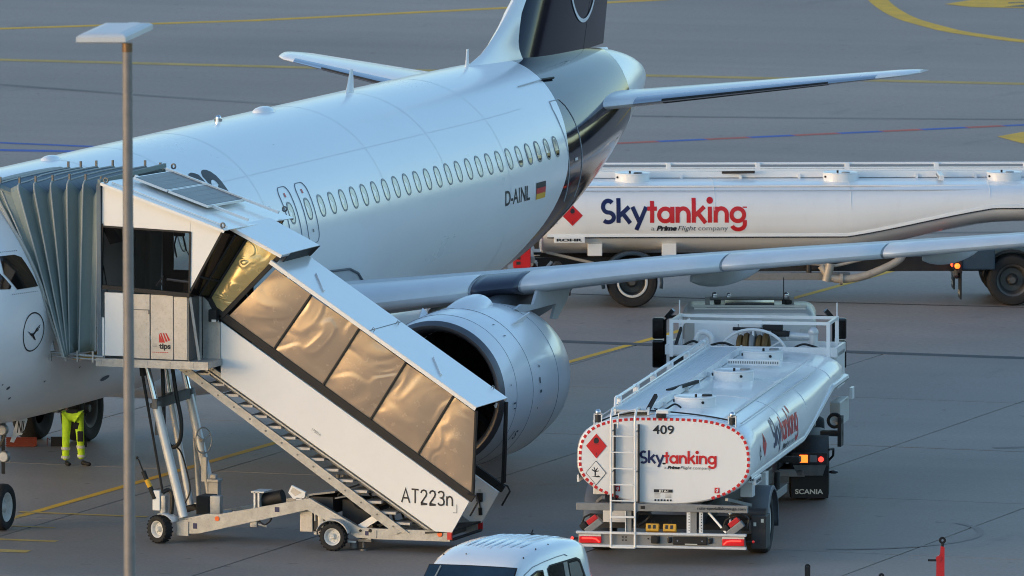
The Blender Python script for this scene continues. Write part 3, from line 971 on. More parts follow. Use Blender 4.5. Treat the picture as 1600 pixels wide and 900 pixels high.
# ---- tailplane
def make_tailplane(s):
    mb = MB()
    st = [(0.6, 31.2, 4.0, 4.78), (1.2, 31.65, 3.75, 4.86), (6.0, 34.85, 1.5, 5.33), (6.22, 35.15, 1.12, 5.35), (6.32, 35.55, .65, 5.36)]
    def ring(X, y, ch, z, tc=.10):
        return [Vector((s*X, y+u, z+w*0.8)) for u, w in airfoil(ch, tc)]
    mb.loft([ring(*q) for q in st], True, True)
    t = mb.build('tailplane', 'aircraft_white', jet)
    # polished leading edge, de-icing strip and elevator
    def le(xa, xb, up, dn, lift, m, name):
        rings = []
        for i in range(6):
            X = xa+(xb-xa)*i/5; k = (X-1.2)/4.8; y = 31.65+3.2*k; ch = 3.75-2.25*k; z = 4.86+.47*k
            f = lambda x: .5*(0.2969*sqrt(x)-0.1260*x-0.3516*x*x+0.2843*x**3-0.1036*x**4)
            prof = [(x, f(x)+.02*sin(pi*x)) for x in (up, up*.6, up*.3, up*.1, 0)]+[(x, -f(x)*.85+.02*sin(pi*x)) for x in (dn*.3, dn*.6, dn)]
            R = []
            for a, (u, w) in enumerate(prof):
                c = Vector((u-up, w*.8)); c = c.normalized() if c.length > 1e-6 else Vector((0, 1))
                if a == 0: c = Vector((0, 1))
                R.append(Vector((s*X, y+u*ch+c.x*lift, z+w*.8*ch+c.y*lift)))
            rings.append(R)
        q = MB(); q.loft(rings, False); return q.build(name, m, t)
    le(1.9, 5.75, .07, .012, .008, 'chrome', 'leading_edge_cuff')
    le(2.35, 5.0, .004, .06, .014, 'black', 'leading_edge_strip')
    q = MB(); rings = []
    for i in range(4):
        X = 1.5+4.4*i/3; k = (X-1.2)/4.8; y = 31.65+3.2*k; ch = 3.75-2.25*k; z = 4.86+.47*k
        rings.append([Vector((s*X, y+u*ch, z+w*ch+.004)) for u, w in ((.68, .040), (.85, .022), (1.005, .001), (.85, -.006), (.68, -.014))])
    q.loft(rings, True, True); q.build('elevator', 'aircraft_white', t)
    # root fairing plate
    q = MB()
    rings = [[Vector((s*(1.15+.02*k), 31.5+1.9*(0.5-0.5*cos(pi*i/10)), 4.84+(.36-.1*k)*sin(2*pi*0.5*i/10)*j)) for i in range(11) for j in (1,)] for k in (0, 1, 2)]
    q.loft(rings, False)
    q.build('root_fairing', 'aircraft_white', t)
    return t
make_tailplane(1); make_tailplane(-1)

# ---- fin
def fin_ring(z):
    k = (z-5.7)/(11.7-5.7)
    y = 30.55+k*5.0; ch = 5.45-k*3.3
    return y, ch
mb = MB()
zs = [5.45, 5.9, 6.4, 7.0, 8, 9.5, 11.2, 11.7]
def fin_pts(z, u0, u1, tc=.10, n=14):
    y, ch = fin_ring(z)
    f = lambda x: 5*tc*(0.2969*sqrt(x)-0.1260*x-0.3516*x*x+0.2843*x**3-0.1036*x**4)
    xs = [u0+(u1-u0)*i/n for i in range(n+1)]
    return [Vector((f(x)*ch, y+x*ch, z)) for x in xs]+[Vector((-f(x)*ch, y+x*ch, z)) for x in reversed(xs)]
mb.loft([fin_pts(z, 0.0, 0.68) for z in zs], True, True)
fin = mb.build('tail_fin', 'aircraft_blue', jet)
mb = MB(); mb.loft([fin_pts(z, 0.682, 0.985) for z in zs[:]], True, True)
# rudder stops a little above the fuselage
mb2 = MB(); mb2.loft([fin_pts(z, 0.684, 0.975) for z in [5.72]+zs[1:]], True, True)
mb2.build('rudder', 'aircraft_blue', fin)
mb = MB(); mb.cyl((0, 34.55, 5.66), (0, 36.1, 5.60), .05, .03, 8); mb.build('rudder_gap_strip', 'aircraft_white', fin)
# white dorsal fillet in front of the fin
rings = []
for z, yf, yr, w in ((5.60, 28.1, 30.85, .26), (5.80, 28.2, 30.75, .235), (5.90, 28.55, 30.70, .21), (6.0, 29.05, 30.66, .19), (6.15, 29.48, 30.66, .175), (6.4, 30.02, 30.74, .17), (6.65, 30.48, 30.86, .165), (6.95, 30.98, 31.30, .13), (7.5, 31.60, 31.95, .13), (9, 32.95, 33.2, .12), (11.7, 35.2, 35.4, .08)):
    n = 9; R = []
    for i in range(n+1):
        t = i/n; R.append(Vector((w*(t**0.55), yf+(yr-yf)*t, z)))
    R += [Vector((-q.x, q.y, q.z)) for q in reversed(R)]
    rings.append(R)
mb = MB(); mb.loft(rings, True, True)
mb.build('fin_leading_edge', 'aircraft_white', fin)
V, F = ringflat(0.92, 0.07, 40, 185, 355)
def fin_fn(u, v):
    y, z = 34.25+u, 7.19+v
    y0, ch = fin_ring(z); x = (y-y0)/ch
    f = 5*.10*(0.2969*sqrt(max(x, 0))-0.1260*x-0.3516*x*x+0.2843*x**3-0.1036*x**4)*ch
    return Vector((f+0.012, y, z)), Vector((1, 0, 0))
V2, F2 = ringflat(0.92, 0.07, 56, -180, 180)
cv, cf = crane(0.95)
decal([(V2, F2, 0), (cv, cf, 0)], fin_fn, 'crane_emblem', 'aircraft_white', fin)

# ---- engines
def make_engine(s):
    X0, Y0, Z0 = 5.75*s, 10.68, 1.86
    ax = (0, 1, 0)
    def nac(prof, n=64):
        q = MB(); q.lathe(prof, (X0, Y0, Z0), ax, n); return q
    eng = nac([(0.10, 1.235), (0.25, 1.265), (0.5, 1.293), (0.85, 1.318), (1.4, 1.340), (2.0, 1.345), (2.6, 1.315), (3.1, 1.25), (3.5, 1.19), (3.75, 1.11), (3.74, 1.06), (3.2, 1.12)]).build('engine', 'nacelle_white', jet, None)
    nac([(0.10, 1.236), (0.03, 1.20), (0.0, 1.165), (0.005, 1.13), (0.03, 1.10), (0.10, 1.065), (0.22, 1.04)]).build('inlet_lip', 'lip_metal', eng)
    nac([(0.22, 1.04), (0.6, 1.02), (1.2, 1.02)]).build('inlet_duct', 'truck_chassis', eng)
    q = MB()
    for k in range(20):
        a = 2*pi*k/20
        rot = Matrix.Rotation(a, 4, Vector(ax))
        P = []
        for r, tw, c in ((.28, .25, .16), (.6, .55, .20), (.99, .95, .20)):
            P += [Vector((-c*sin(tw), 1.05-c*cos(tw), r)), Vector((c*sin(tw), 1.05+c*cos(tw), r))]
        P = [rot @ p_+Vector((X0, Y0, Z0)) for p_ in P]
        q._add(P, [(0, 1, 3, 2), (2, 3, 5, 4)], True)
    q.build('fan_blades', 'black_gloss', eng)['kind'] = 'stuff'
    nac([(0.55, .01), (0.62, .10), (0.8, .2), (1.05, .29), (1.2, .30)], 24).build('spinner', 'black_gloss', eng)
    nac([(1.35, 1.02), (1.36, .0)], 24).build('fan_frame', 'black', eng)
    nac([(3.2, .92), (3.9, .78), (4.7, .56), (4.72, .50), (4.5, .46)], 32).build('exhaust_nozzle', 'bare_metal', eng)
    nac([(4.4, .42), (4.9, .3), (5.5, .04)], 24).build('exhaust_cone', 'bare_metal', eng)
    # panel seams round the nacelle
    for yy, rr in ((0.52, 1.2955), (1.22, 1.3345), (2.55, 1.3195)):
        q = MB(); q.tube([(X0+rr*sin(radians(a)), Y0+yy, Z0+rr*cos(radians(a))) for a in range(0, 361, 5)], 0.0045, 4, False)
        q.build('nacelle_seam', 'door_line', eng)
    # strake on each upper flank, sitting in a shallow outline
    for sg in (1, -1):
        a = radians(38)*sg
        q = MB(); c0 = Vector((X0+1.335*sin(a), Y0+1.45, Z0+1.335*cos(a))); c1 = Vector((X0+1.335*sin(a), Y0+2.15, Z0+1.335*cos(a)))
        nn = Vector((sin(a), 0, cos(a))); tt = Vector((cos(a), 0, -sin(a)))
        for dd in (1,):
            P = [c0-nn*.02, c1-nn*.02, c1+nn*.22+Vector((0, -.05, 0)), c0+nn*.03+Vector((0, .12, 0))]
            q.prism([p_-tt*.008 for p_ in P], tt*.016)
        q.build('strake', 'aircraft_white', eng)
    # latches, stencils
    for aa, yy, w_, h_ in ((96, .42, .12, .03), (100, .45, .10, .02), (84, 1.55, .05, .10), (92, 1.58, .09, .05), (74, 1.62, .04, .04), (104, 1.5, .03, .03), (82, .30, .03, .03), (115, .32, .03, .03), (45, .9, .10, .015), (33, .95, .10, .015)):
        a = radians(aa)*s
        rr = 1.275 if yy < .35 else (1.295 if yy < .6 else (1.322 if yy < 1 else 1.343))
        q = MB(); P = []
        for u, v in ((-w_/2, -h_/2), (w_/2, -h_/2), (w_/2, h_/2), (-w_/2, h_/2)):
            b = a-v/rr*s; P.append((X0+(rr+.007)*sin(b), Y0+yy+u, Z0+(rr+.007)*cos(b)))
        q.poly(P); q.build('stencil', 'seam', eng)
    vs, fs = font_mesh('/ S', .26, .004)
    if s > 0:
        def efn(u, v):
            b = radians(127)-v/1.38; return Vector((X0+(1.315+.03*u)*sin(b), Y0+.75+u, Z0+(1.315+.03*u)*cos(b))), Vector((sin(b), 0, cos(b)))
        decal([(vs, fs, 0)], efn, 'stencil', 'ink', eng)
    return eng
make_engine(1); make_engine(-1)
def make_pylon(s):
    q = MB(); X = 5.75*s; rings = []
    for y, zb, zt, w in ((11.8, 2.98, 3.04, .16), (12.1, 2.95, 3.15, .20), (12.7, 2.9, 3.22, .24), (13.2, 2.85, 3.18, .25), (14.0, 2.85, 3.24, .24), (15.2, 2.6, 3.45, .22), (16.6, 2.75, 3.35, .15), (17.6, 2.95, 3.25, .05)):
        rings.append([Vector((X+w*cos(2*pi*k/20)*1.0, y, (zt+zb)/2+(zt-zb)/2*sin(2*pi*k/20))) for k in range(20)])
    q.loft(rings, True, True); py = q.build('pylon', 'pylon_shade_grey', jet)
    q = MB(); xx = 6.3*s
    q.prism([Vector((xx, y, z)) for y, z in ((14.2, 3.30), (16.0, 3.28), (15.75, 3.02), (15.2, 2.72), (14.95, 2.75), (15.15, 2.99), (13.4, 3.00), (13.1, 3.09), (13.4, 3.14), (14.0, 3.08))], (.05, 0, 0))
    q.build('pylon_aft_fairing', 'aircraft_grey', py)
    # white hump where the pylon leaves the nacelle
    q = MB(); rings = []
    for y, zt, w in ((11.66, 3.09, .10), (11.85, 3.18, .26), (12.1, 3.27, .34), (12.4, 3.33, .35), (12.66, 3.35, .33), (12.84, 3.35, .31)):
        rings.append([Vector((X+w*cos(pi*k/14), y, 3.0+(zt-3.0)*(sin(pi*k/14)**.7))) for k in range(15)])
    q.loft(rings, False); q.build('pylon_fairing', 'nacelle_white', py)
    return py
make_pylon(1); make_pylon(-1)

# ---- landing gear
def wheel_mesh(R, w, hub='hub_white', tyre='rubber', hubr=0.55, n=36, dish=0.25):
    """tyre and hub about the X axis, outer face towards +X"""
    t = MB()
    t.lathe([(-w/2*.55, R*hubr), (-w/2*.9, R*.66), (-w/2, R*.80), (-w/2*.92, R*.93), (-w/2*.62, R*.99), (0, R), (w/2*.62, R*.99), (w/2*.92, R*.93), (w/2, R*.80), (w/2*.9, R*.66), (w/2*.55, R*hubr)], (0, 0, 0), (1, 0, 0), n)
    h = MB()
    h.lathe([(w/2*.80, R*(hubr+.08)), (w/2*.72, R*(hubr+.01)), (w/2*.55, R*(hubr-.03)), (w/2*.55-dish*w, R*hubr*.80), (w/2*.55-dish*w, R*hubr*.42), (w/2*.62-dish*w*.5, R*hubr*.36), (w/2*.70, R*hubr*.22), (w/2*.70, .001)], (0, 0, 0), (1, 0, 0), n)
    for k in range(8):
        a = 2*pi*k/8; r = R*hubr*.60
        h.cyl((w/2*.5-dish*w, r*cos(a), r*sin(a)), (w/2*.62-dish*w*.9, r*cos(a), r*sin(a)), R*.045, n=8)
    return t.mesh('wheel', [tyre]), h.mesh('rim', [hub])
def put_wheel(tm, hm, loc, parent, flip=False, name='wheel'):
    o = link(name, tm, parent, loc=loc, rot=(0, 0, pi if flip else 0))
    link('rim', hm, o)
    return o
ntm, nhm = wheel_mesh(0.385, 0.22, 'hub_white', hubr=0.56)
mtm, mhm = wheel_mesh(0.585, 0.42, 'hub_dark', hubr=0.50)
mb = MB()
mb.cyl((0, 5.07, .40), (0, 5.0, 1.05), .075, n=14); mb.cyl((0, 5.0, 1.0), (0, 4.85, 2.0), .11, n=14)
mb.cyl((-.30, 5.07, .385), (.30, 5.07, .385), .06, n=12)
mb.bar((0, 4.95, 1.25), (0, 6.1, 2.0), .12, .12)
ng = mb.build('nose_gear', 'galv', jet)
put_wheel(ntm, nhm, (.25, 5.07, .385), ng); put_wheel(ntm, nhm, (-.25, 5.07, .385), ng, True)
mb = MB()
mb.tube([(.05, 4.93, 1.1), (.02, 5.32, .95), (.0, 5.2, .72)], .035, 6); mb.tube([(.10, 4.9, 1.75), (.14, 4.85, 1.3), (.1, 4.95, .9), (.12, 5.0, .55)], .02, 6)
mb.build('torque_link', 'bare_metal', ng)
mb = MB(); mb.bar((.36, 4.85, 1.78), (.30, 5.0, .95), .06, .07); mb.bar((.30, 4.75, 1.35), (.44, 4.75, 1.62), .035, .035); mb.build('drag_brace', 'truck_chassis', ng)
for x, z in ((.40, 1.70), (-.36, 1.70), (.43, 1.26)):
    mb = MB(); mb.lathe([(-.02, .001), (-.02, .085), (.05, .10), (.12, .05), (.13, .001)], (x, 4.70, z), (0, 1, 0), 16)
    l = mb.build('landing_light', 'truck_grey', ng)
    q = MB(); q.lathe([(-.028, .075), (-.032, .001)], (x, 4.70, z), (0, 1, 0), 16); q.build('lens', 'aircraft_grey', l)
# nose gear door: the small one carries the last two letters of the registration
P = [Vector((q[0]-.20, 5.60, q[1]+.12)) for q in ((.52, 1.70), (.66, 1.72), (.68, 1.66), (.63, 1.50), (.58, 1.40), (.50, 1.385), (.44, 1.27), (.38, 1.28))]
mb = MB(); mb.prism(P, (0, .025, 0))
gd = mb.build('gear_door', 'aircraft_white', ng, 'small white nose gear door lettered NL')
vs, fs = font_mesh('NL', 1.0, .02, 1.0, .3)
decal([(fit(vs, 0, 0, .15, .20), fs, 0)], plane_fn((.305, 5.599, 1.555), (1, 0, 0), (.0, 0, 1)), 'lettering', 'ink', gd)
for s in (1, -1):
    X = 3.795*s
    mb = MB()
    mb.cyl((X, 17.71, .5), (X, 17.65, 1.5), .11, n=14); mb.cyl((X, 17.66, 1.4), (X-.15*s, 17.5, 2.9), .17, n=14)
    mb.cyl((X-.46, 17.71, .585), (X+.46, 17.71, .585), .09, n=12)
    mb.bar((X, 17.6, 1.5), (X-1.7*s, 17.3, 2.5), .14, .14)
    mg = mb.build('main_gear', 'bare_metal', jet)
    for sg in (1, -1):
        put_wheel(mtm, mhm, (X+.46*sg, 17.71, .585), mg, sg < 0)
    mb = MB(); P = [Vector((X+.45*s, 17.0, 2.9)), Vector((X+.45*s, 18.35, 2.9)), Vector((X+.62*s, 18.2, 1.25)), Vector((X+.62*s, 17.2, 1.25))]
    mb.prism(P, (.03*s, 0, 0)); mb.build('gear_door', 'aircraft_white', mg)
# red and white flap of the open bay door on the far side
mb = MB(); mb.box(-2.62, -2.58, 16.7, 17.1, 1.18, 1.66); dd = mb.build('bay_door', 'aircraft_white', jet)
mb = MB(); mb.box(-2.625, -2.575, 16.7, 17.1, 1.06, 1.18); mb.build('bay_door_edge', 'red', dd)
# static port and lamps below the door sill
mb = MB(); mb.sphere((1.2, 4.45, 2.30), .04, 8, 6); mb.build('marker_lamp', 'red_glow', jet)
# ------------------------------------------------------------------ passenger stairs
def acrylic(name, c, rough, strength, scale, metal):
    m = bpy.data.materials.new(name); m.use_nodes = True
    n, l = m.node_tree.nodes, m.node_tree.links
    b = n['Principled BSDF']
    b.inputs['Base Color'].default_value = (*c, 1); b.inputs['Roughness'].default_value = rough
    b.inputs['Metallic'].default_value = metal; b.inputs['Coat Weight'].default_value = 0.25; b.inputs['Coat Roughness'].default_value = 0.12
    g = n.new('ShaderNodeNewGeometry')
    mp = n.new('ShaderNodeMapping'); mp.inputs['Rotation'].default_value = (0, radians(33), 0); mp.inputs['Scale'].default_value = (1.0, 1.0, 1.25)
    l.new(g.outputs['Position'], mp.inputs[0])
    z = n.new('ShaderNodeTexNoise'); z.inputs['Scale'].default_value = scale; z.inputs['Detail'].default_value = 1.2
    z.inputs['Roughness'].default_value = 0.45; z.inputs['Distortion'].default_value = 0.9
    l.new(mp.outputs[0], z.inputs['Vector'])
    bp = n.new('ShaderNodeBump'); bp.inputs['Strength'].default_value = 1.0; bp.inputs['Distance'].default_value = strength
    sn = n.new('ShaderNodeMath'); sn.operation = 'MULTIPLY'; sn.inputs[1].default_value = 38.0
    s2 = n.new('ShaderNodeMath'); s2.operation = 'SINE'
    s3 = n.new('ShaderNodeMath'); s3.operation = 'MULTIPLY_ADD'; s3.inputs[1].default_value = 0.045
    l.new(z.outputs['Fac'], sn.inputs[0]); l.new(sn.outputs[0], s2.inputs[0]); l.new(s2.outputs[0], s3.inputs[0]); l.new(z.outputs['Fac'], s3.inputs[2])
    l.new(s3.outputs[0], bp.inputs['Height']); l.new(bp.outputs[0], b.inputs['Normal']); l.new(bp.outputs[0], b.inputs['Coat Normal'])
    # haze of fine scratches
    z2 = n.new('ShaderNodeTexNoise'); z2.inputs['Scale'].default_value = 9; z2.inputs['Detail'].default_value = 8
    l.new(g.outputs['Position'], z2.inputs['Vector'])
    mr = n.new('ShaderNodeMapRange'); mr.inputs[3].default_value = rough*0.6; mr.inputs[4].default_value = rough*1.8
    l.new(z2.outputs['Fac'], mr.inputs[0]); l.new(mr.outputs[0], b.inputs['Roughness'])
    MATS[name] = m
acrylic('acrylic', (0.36, 0.27, 0.195), 0.20, 0.034, 1.0, 0.16)
acrylic('acrylic_yellow', (0.52, 0.40, 0.18), 0.20, 0.03, 2.6, 0.3)
# tinted pane: dark, but lets a little through
m = bpy.data.materials.new('tinted_glass'); m.use_nodes = True
n, l = m.node_tree.nodes, m.node_tree.links
b = n['Principled BSDF']; b.inputs['Base Color'].default_value = (0.006, 0.006, 0.006, 1); b.inputs['Roughness'].default_value = 0.04
tr = n.new('ShaderNodeBsdfTransparent'); tr.inputs[0].default_value = (0.86, 0.84, 0.82, 1)
mx = n.new('ShaderNodeMixShader'); mx.inputs[0].default_value = 0.34
l.new(tr.outputs[0], mx.inputs[1]); l.new(b.outputs[0], mx.inputs[2]); l.new(mx.outputs[0], n['Material Output'].inputs[0])
MATS['tinted_glass'] = m
mat('bellows', (0.185, 0.235, 0.235), 0.62, var=0.12, vscale=3, bump=0.012, bscale=5, dirt=0.25, dirtcol=(0.12, 0.14, 0.14), stretch=(1, 1, .35))
mat('bellows_sky_tint', (0.09, 0.135, 0.175), 0.5, var=0.15, vscale=3, bump=0.01, bscale=6, dirt=0.2)  # bluer than the sides: sky light painted into the fabric colour
mat('solar_cell', (0.045, 0.052, 0.065), 0.45, coat=0.35, var=0.1, vscale=5)
mat('galv_panel', (0.47, 0.45, 0.42), 0.46, metal=0.35, var=0.14, vscale=5, dirt=0.8, dirtcol=(0.25, 0.20, 0.16), bump=0.002, bscale=40)
mat('hoop_grey', (0.34, 0.36, 0.35), 0.5, var=.1)
mat('hose', (0.012, 0.012, 0.012), 0.5, var=0.2)
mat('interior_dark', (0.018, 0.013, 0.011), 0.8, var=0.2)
mat('tread', (0.48, 0.46, 0.44), 0.55, metal=0.4, var=0.2, vscale=8, dirt=0.4)

SB = Vector((5.3, 5.03, 0.0))
stairs = thing('passenger_stairs', 'towable white covered passenger stairs with amber side windows docked to the jet', 'stairs', SB)
def S(mb, name, mats, label=None, sharp=35):
    o = mb.build(name, mats, stairs, label, sharp); o.location = -SB; return o
def XZp(pts, y): return [Vector((a, y, b)) for a, b in pts]
YN, YF = 4.30, 5.76
CN, CF = 3.72, 6.60

# side panels of the flight
side = [(4.39, 3.653), (8.67, 0.884), (8.373, 0.372), (8.088, 0.380), (4.39, 2.745)]
mb = MB(); mb.prism(XZp(side, YN), (0, 0.035, 0)); near_panel = S(mb, 'side_panel', 'panel_white')
mb = MB(); mb.prism(XZp(side, YF-.035), (0, 0.035, 0)); far_panel = S(mb, 'side_panel', 'panel_white')
mb = MB(); mb.box(8.395, 8.455, YN-.006, YN, .69, .70); mb.box(8.455, 8.465, YN-.006, YN, .69, .83); mb.build('hatch_edge', 'rim_grey', near_panel)
G_AT = dict(A=[[(0, 0), (.32, 1), (.64, 0)], [(.12, .34), (.52, .34)]], T=[[(0, 1), (.58, 1)], [(.29, 1), (.29, 0)]],
            two=[[(.02, .78), (.10, .94), (.26, 1), (.42, .94), (.48, .76), (.42, .58), (.04, .06), (.02, 0), (.52, 0)]],
            three=[[(.02, .86), (.12, .97), (.26, 1), (.42, .94), (.47, .77), (.40, .58), (.20, .53), (.40, .48), (.50, .28), (.44, .08), (.26, 0), (.10, .03), (.0, .15)]],
            n=[[(0, 0), (0, .68)], [(0, .46), (.10, .62), (.24, .68), (.38, .62), (.44, .46), (.44, 0)]])
def stroke2(strokes, x, w, k):
    V = []; F = []
    for st in strokes:
        P = [Vector(q) for q in st]; o = len(V); k += 1
        for i, q in enumerate(P):
            a = P[max(i-1, 0)]; c = P[min(i+1, len(P)-1)]
            d = (c-a).normalized(); nn = Vector((-d.y, d.x))
            if 0 < i < len(P)-1:
                d1 = (q-a).normalized(); nn = nn/max(.5, nn.dot(Vector((-d1.y, d1.x))))
            for s in (1, -1): V.append((q.x+x+nn.x*s*w/2, q.y+nn.y*s*w/2, .0006*(k % 3)))
        F += [(o+2*i, o+2*i+1, o+2*i+3, o+2*i+2) for i in range(len(P)-1)]
    return V, F
parts = []; x = 0
for ch, adv in (('A', .80), ('T', .74), ('two', .70), ('two', .70), ('three', .72), ('n', .5)):
    V, F = stroke2(G_AT[ch], x, .125, len(parts)); parts.append(([(a*.212, b*.225, c) for a, b, c in V], F, 0)); x += adv
decal(parts, plane_fn((7.515, YN-.001, .832), (1, 0, -.035), (0, 0, 1)), 'lettering', 'ink', near_panel)
vs, fs = font_mesh('17501A', .06, 0)
decal([(vs, fs, 0)], plane_fn((5.95, YN-.001, 1.95), (.84, 0, -.54), (.54, 0, .84)), 'lettering', 'rim_grey', near_panel)
# black rail under the windows
def slanted(y, a, b, h, t=.05, name='sill_rail', m='black', out=.018):
    mb = MB(); mb.prism([Vector((a[0], y, a[1])), Vector((b[0], y, b[1])), Vector((b[0]-h*.55, y, b[1]-h*.84)), Vector((a[0]-h*.55, y, a[1]-h*.84))], (0, t, 0))
    return S(mb, name, m)
slanted(YN-.02, (4.21, 3.97), (8.775, 0.985), .125, .06)
slanted(YF-.04, (4.21, 3.97), (8.775, 0.985), .125, .06)
# window panes with mullions
panes = [[(5.337, 4.539), (5.945, 4.153), (5.257, 3.193), (4.480, 3.700)], [(5.967, 4.123), (6.771, 3.635), (6.115, 2.632), (5.285, 3.174)],
         [(6.790, 3.61), (7.572, 3.107), (6.928, 2.100), (6.135, 2.618)], [(7.590, 3.087), (8.39, 2.597), (7.745, 1.566), (6.945, 2.088)],
         [(8.405, 2.577), (8.769, 2.340), (8.700, 0.945), (7.762, 1.556)]]
for far in (0, 1):
    y = YN+.012 if not far else YF-.02
    for q in panes:
        mb = MB()
        # gently bowed sheet, set between its bars
        A, B_, C_, D_ = [Vector(v) for v in q]
        nU, nV = 6, 6; P = []
        for i in range(nU+1):
            for j in range(nV+1):
                u, v = i/nU, j/nV
                e = A.lerp(B_, u).lerp(D_.lerp(C_, u), v)
                P.append((e.x, y+(-.03 if not far else .03)*sin(pi*u)*sin(pi*v), e.y))
        mb._add(P, [(i*(nV+1)+j, (i+1)*(nV+1)+j, (i+1)*(nV+1)+j+1, i*(nV+1)+j+1) for i in range(nU) for j in range(nV)], True)
        S(mb, 'window_pane', 'acrylic' if not far else 'tinted_glass')
    for a, b in (((5.956, 4.14), (5.268, 3.18)), ((6.781, 3.62), (6.125, 2.63)), ((7.58, 3.095), (6.936, 2.09)), ((8.397, 2.585), (7.753, 1.56)), ((8.785, 2.36), (8.725, .95))):
        mb = MB(); mb.bar((a[0], y-.005, a[1]), (b[0], y-.005, b[1]), .05, .030, (1, 0, .6)); S(mb, 'mullion', 'black')
# first pane: yellowed, at the landing
for far in (0, 1):
    y = YN-.01 if not far else YF
    q = [(4.862, 5.034), (5.415, 4.75), (4.387, 3.721), (4.205, 4.033)]
    mb = MB(); P = []
    A, B_, C_, D_ = [Vector(v) for v in q]
    for i in range(9):
        for j in range(9):
            e = A.lerp(B_, i/8).lerp(D_.lerp(C_, i/8), j/8); P.append((e.x, y-.05*sin(pi*i/8)*sin(pi*j/8), e.y))
    mb._add(P, [(i*9+j, (i+1)*9+j, (i+1)*9+j+1, i*9+j+1) for i in range(8) for j in range(8)], True)
    S(mb, 'window_pane', 'acrylic_yellow' if not far else 'tinted_glass', 'yellowed pane at the top of the flight')
    for a, b, w in ((q[0], q[3], .04), (q[3], q[2], .07), (q[2], q[1], .07)):
        mb = MB(); mb.bar((a[0], y-.002, a[1]), (b[0], y-.002, b[1]), .05, w, (1, 0, .6)); S(mb, 'mullion', 'black')
# roof of the flight: a folded sheet with a turned-down edge
def roof(a, b, y0, y1, t=.075, name='roof', m='panel_white', lip=.07, fall=0.0):
    d = Vector((b[0]-a[0], 0, b[1]-a[1])).normalized(); nn = Vector((-d.z, 0, d.x))
    mb = MB(); A = Vector((a[0], 0, a[1])); B = Vector((b[0], 0, b[1]))
    prof = [(y0, -lip), (y0+.012, -lip), (y0+.016, -.014), (y1-.016, -.014), (y1-.012, -lip), (y1, -lip), (y1, -.008), (y1-.01, 0), (y0+.01, 0), (y0, -.008)]
    mb.loft([[A+nn*h+Vector((0, y, -fall*(y-y0))) for y, h in prof], [B+nn*h+Vector((0, y, -fall*(y-y0))) for y, h in prof]], True, True, False)
    return S(mb, name, m), d, nn
rf, d, nn = roof((5.30, 4.70), (8.835, 2.434), 4.20, 5.70)
A = Vector((5.30, 0, 4.70))
for s0, s1 in ((.55, .95), (2.95, 3.35)):
    mb = MB(); mb.bar(A+d*s0+Vector((0, 5.05, 0))+nn*.015, A+d*s1+Vector((0, 4.48, 0))+nn*.015, .03, .03, nn); mb.build('roof_strip', 'panel_white', rf)
mb = MB(); mb.bar(A+d*2.02+Vector((0, 4.2, 0))+nn*.002, A+d*2.02+Vector((0, 5.70, 0))+nn*.002, .012, .006, nn); mb.build('roof_seam', 'rim_grey', rf)
for s0, y in ((2.02, 4.3), (2.02, 5.45), (3.9, 5.6)):
    mb = MB(); mb.tube([A+d*s0+Vector((0, y, 0))+nn*0, A+d*s0+Vector((0, y, 0))+nn*.05, A+d*(s0+.04)+Vector((0, y, 0))+nn*.05, A+d*(s0+.04)+Vector((0, y, 0))], .008, 5); mb.build('lifting_eye', 'galv', rf)
rf2, d2, nn2 = roof((4.66, 5.225), (5.53, 4.80), 4.10, 5.86, lip=.06)
mb = MB(); mb.prism([Vector((5.53, 4.5, 4.79)), Vector((5.53, 5.86, 4.79)), Vector((5.36, 5.86, 4.62)), Vector((5.36, 4.5, 4.62))], (.01, 0, 0)); mb.build('roof_end', 'black', rf2)

# ---- landing cabin
c_wall = [(2.567, 5.86), (4.640, 5.170), (4.062, 4.150), (4.092, 5.166), (2.559, 5.216)]
mb = MB()
mb.prism(XZp([(2.567, 5.86), (4.10, 5.35), (4.092, 5.166), (2.559, 5.216)], CN), (0, .03, 0))
cab = S(mb, 'cabin_wall', 'panel_white')
mb = MB(); mb.prism(XZp([(4.105, 5.348), (4.645, 5.168), (4.062, 4.150), (4.096, 5.166)], CN), (0, .03, 0)); S(mb, 'cabin_wall', 'panel_white')
mb = MB(); mb.prism(XZp([(2.567, 5.86), (4.645, 5.168), (4.062, 4.150), (4.092, 5.166), (2.559, 5.216)], CF-.03), (0, .03, 0)); S(mb, 'cabin_wall', 'panel_white')
crf, dc, nc = roof((2.60, 5.935), (4.745, 5.225), CN-.16, CF+.15, lip=.05, fall=.025)
Ac = Vector((2.60, 0, 5.935))
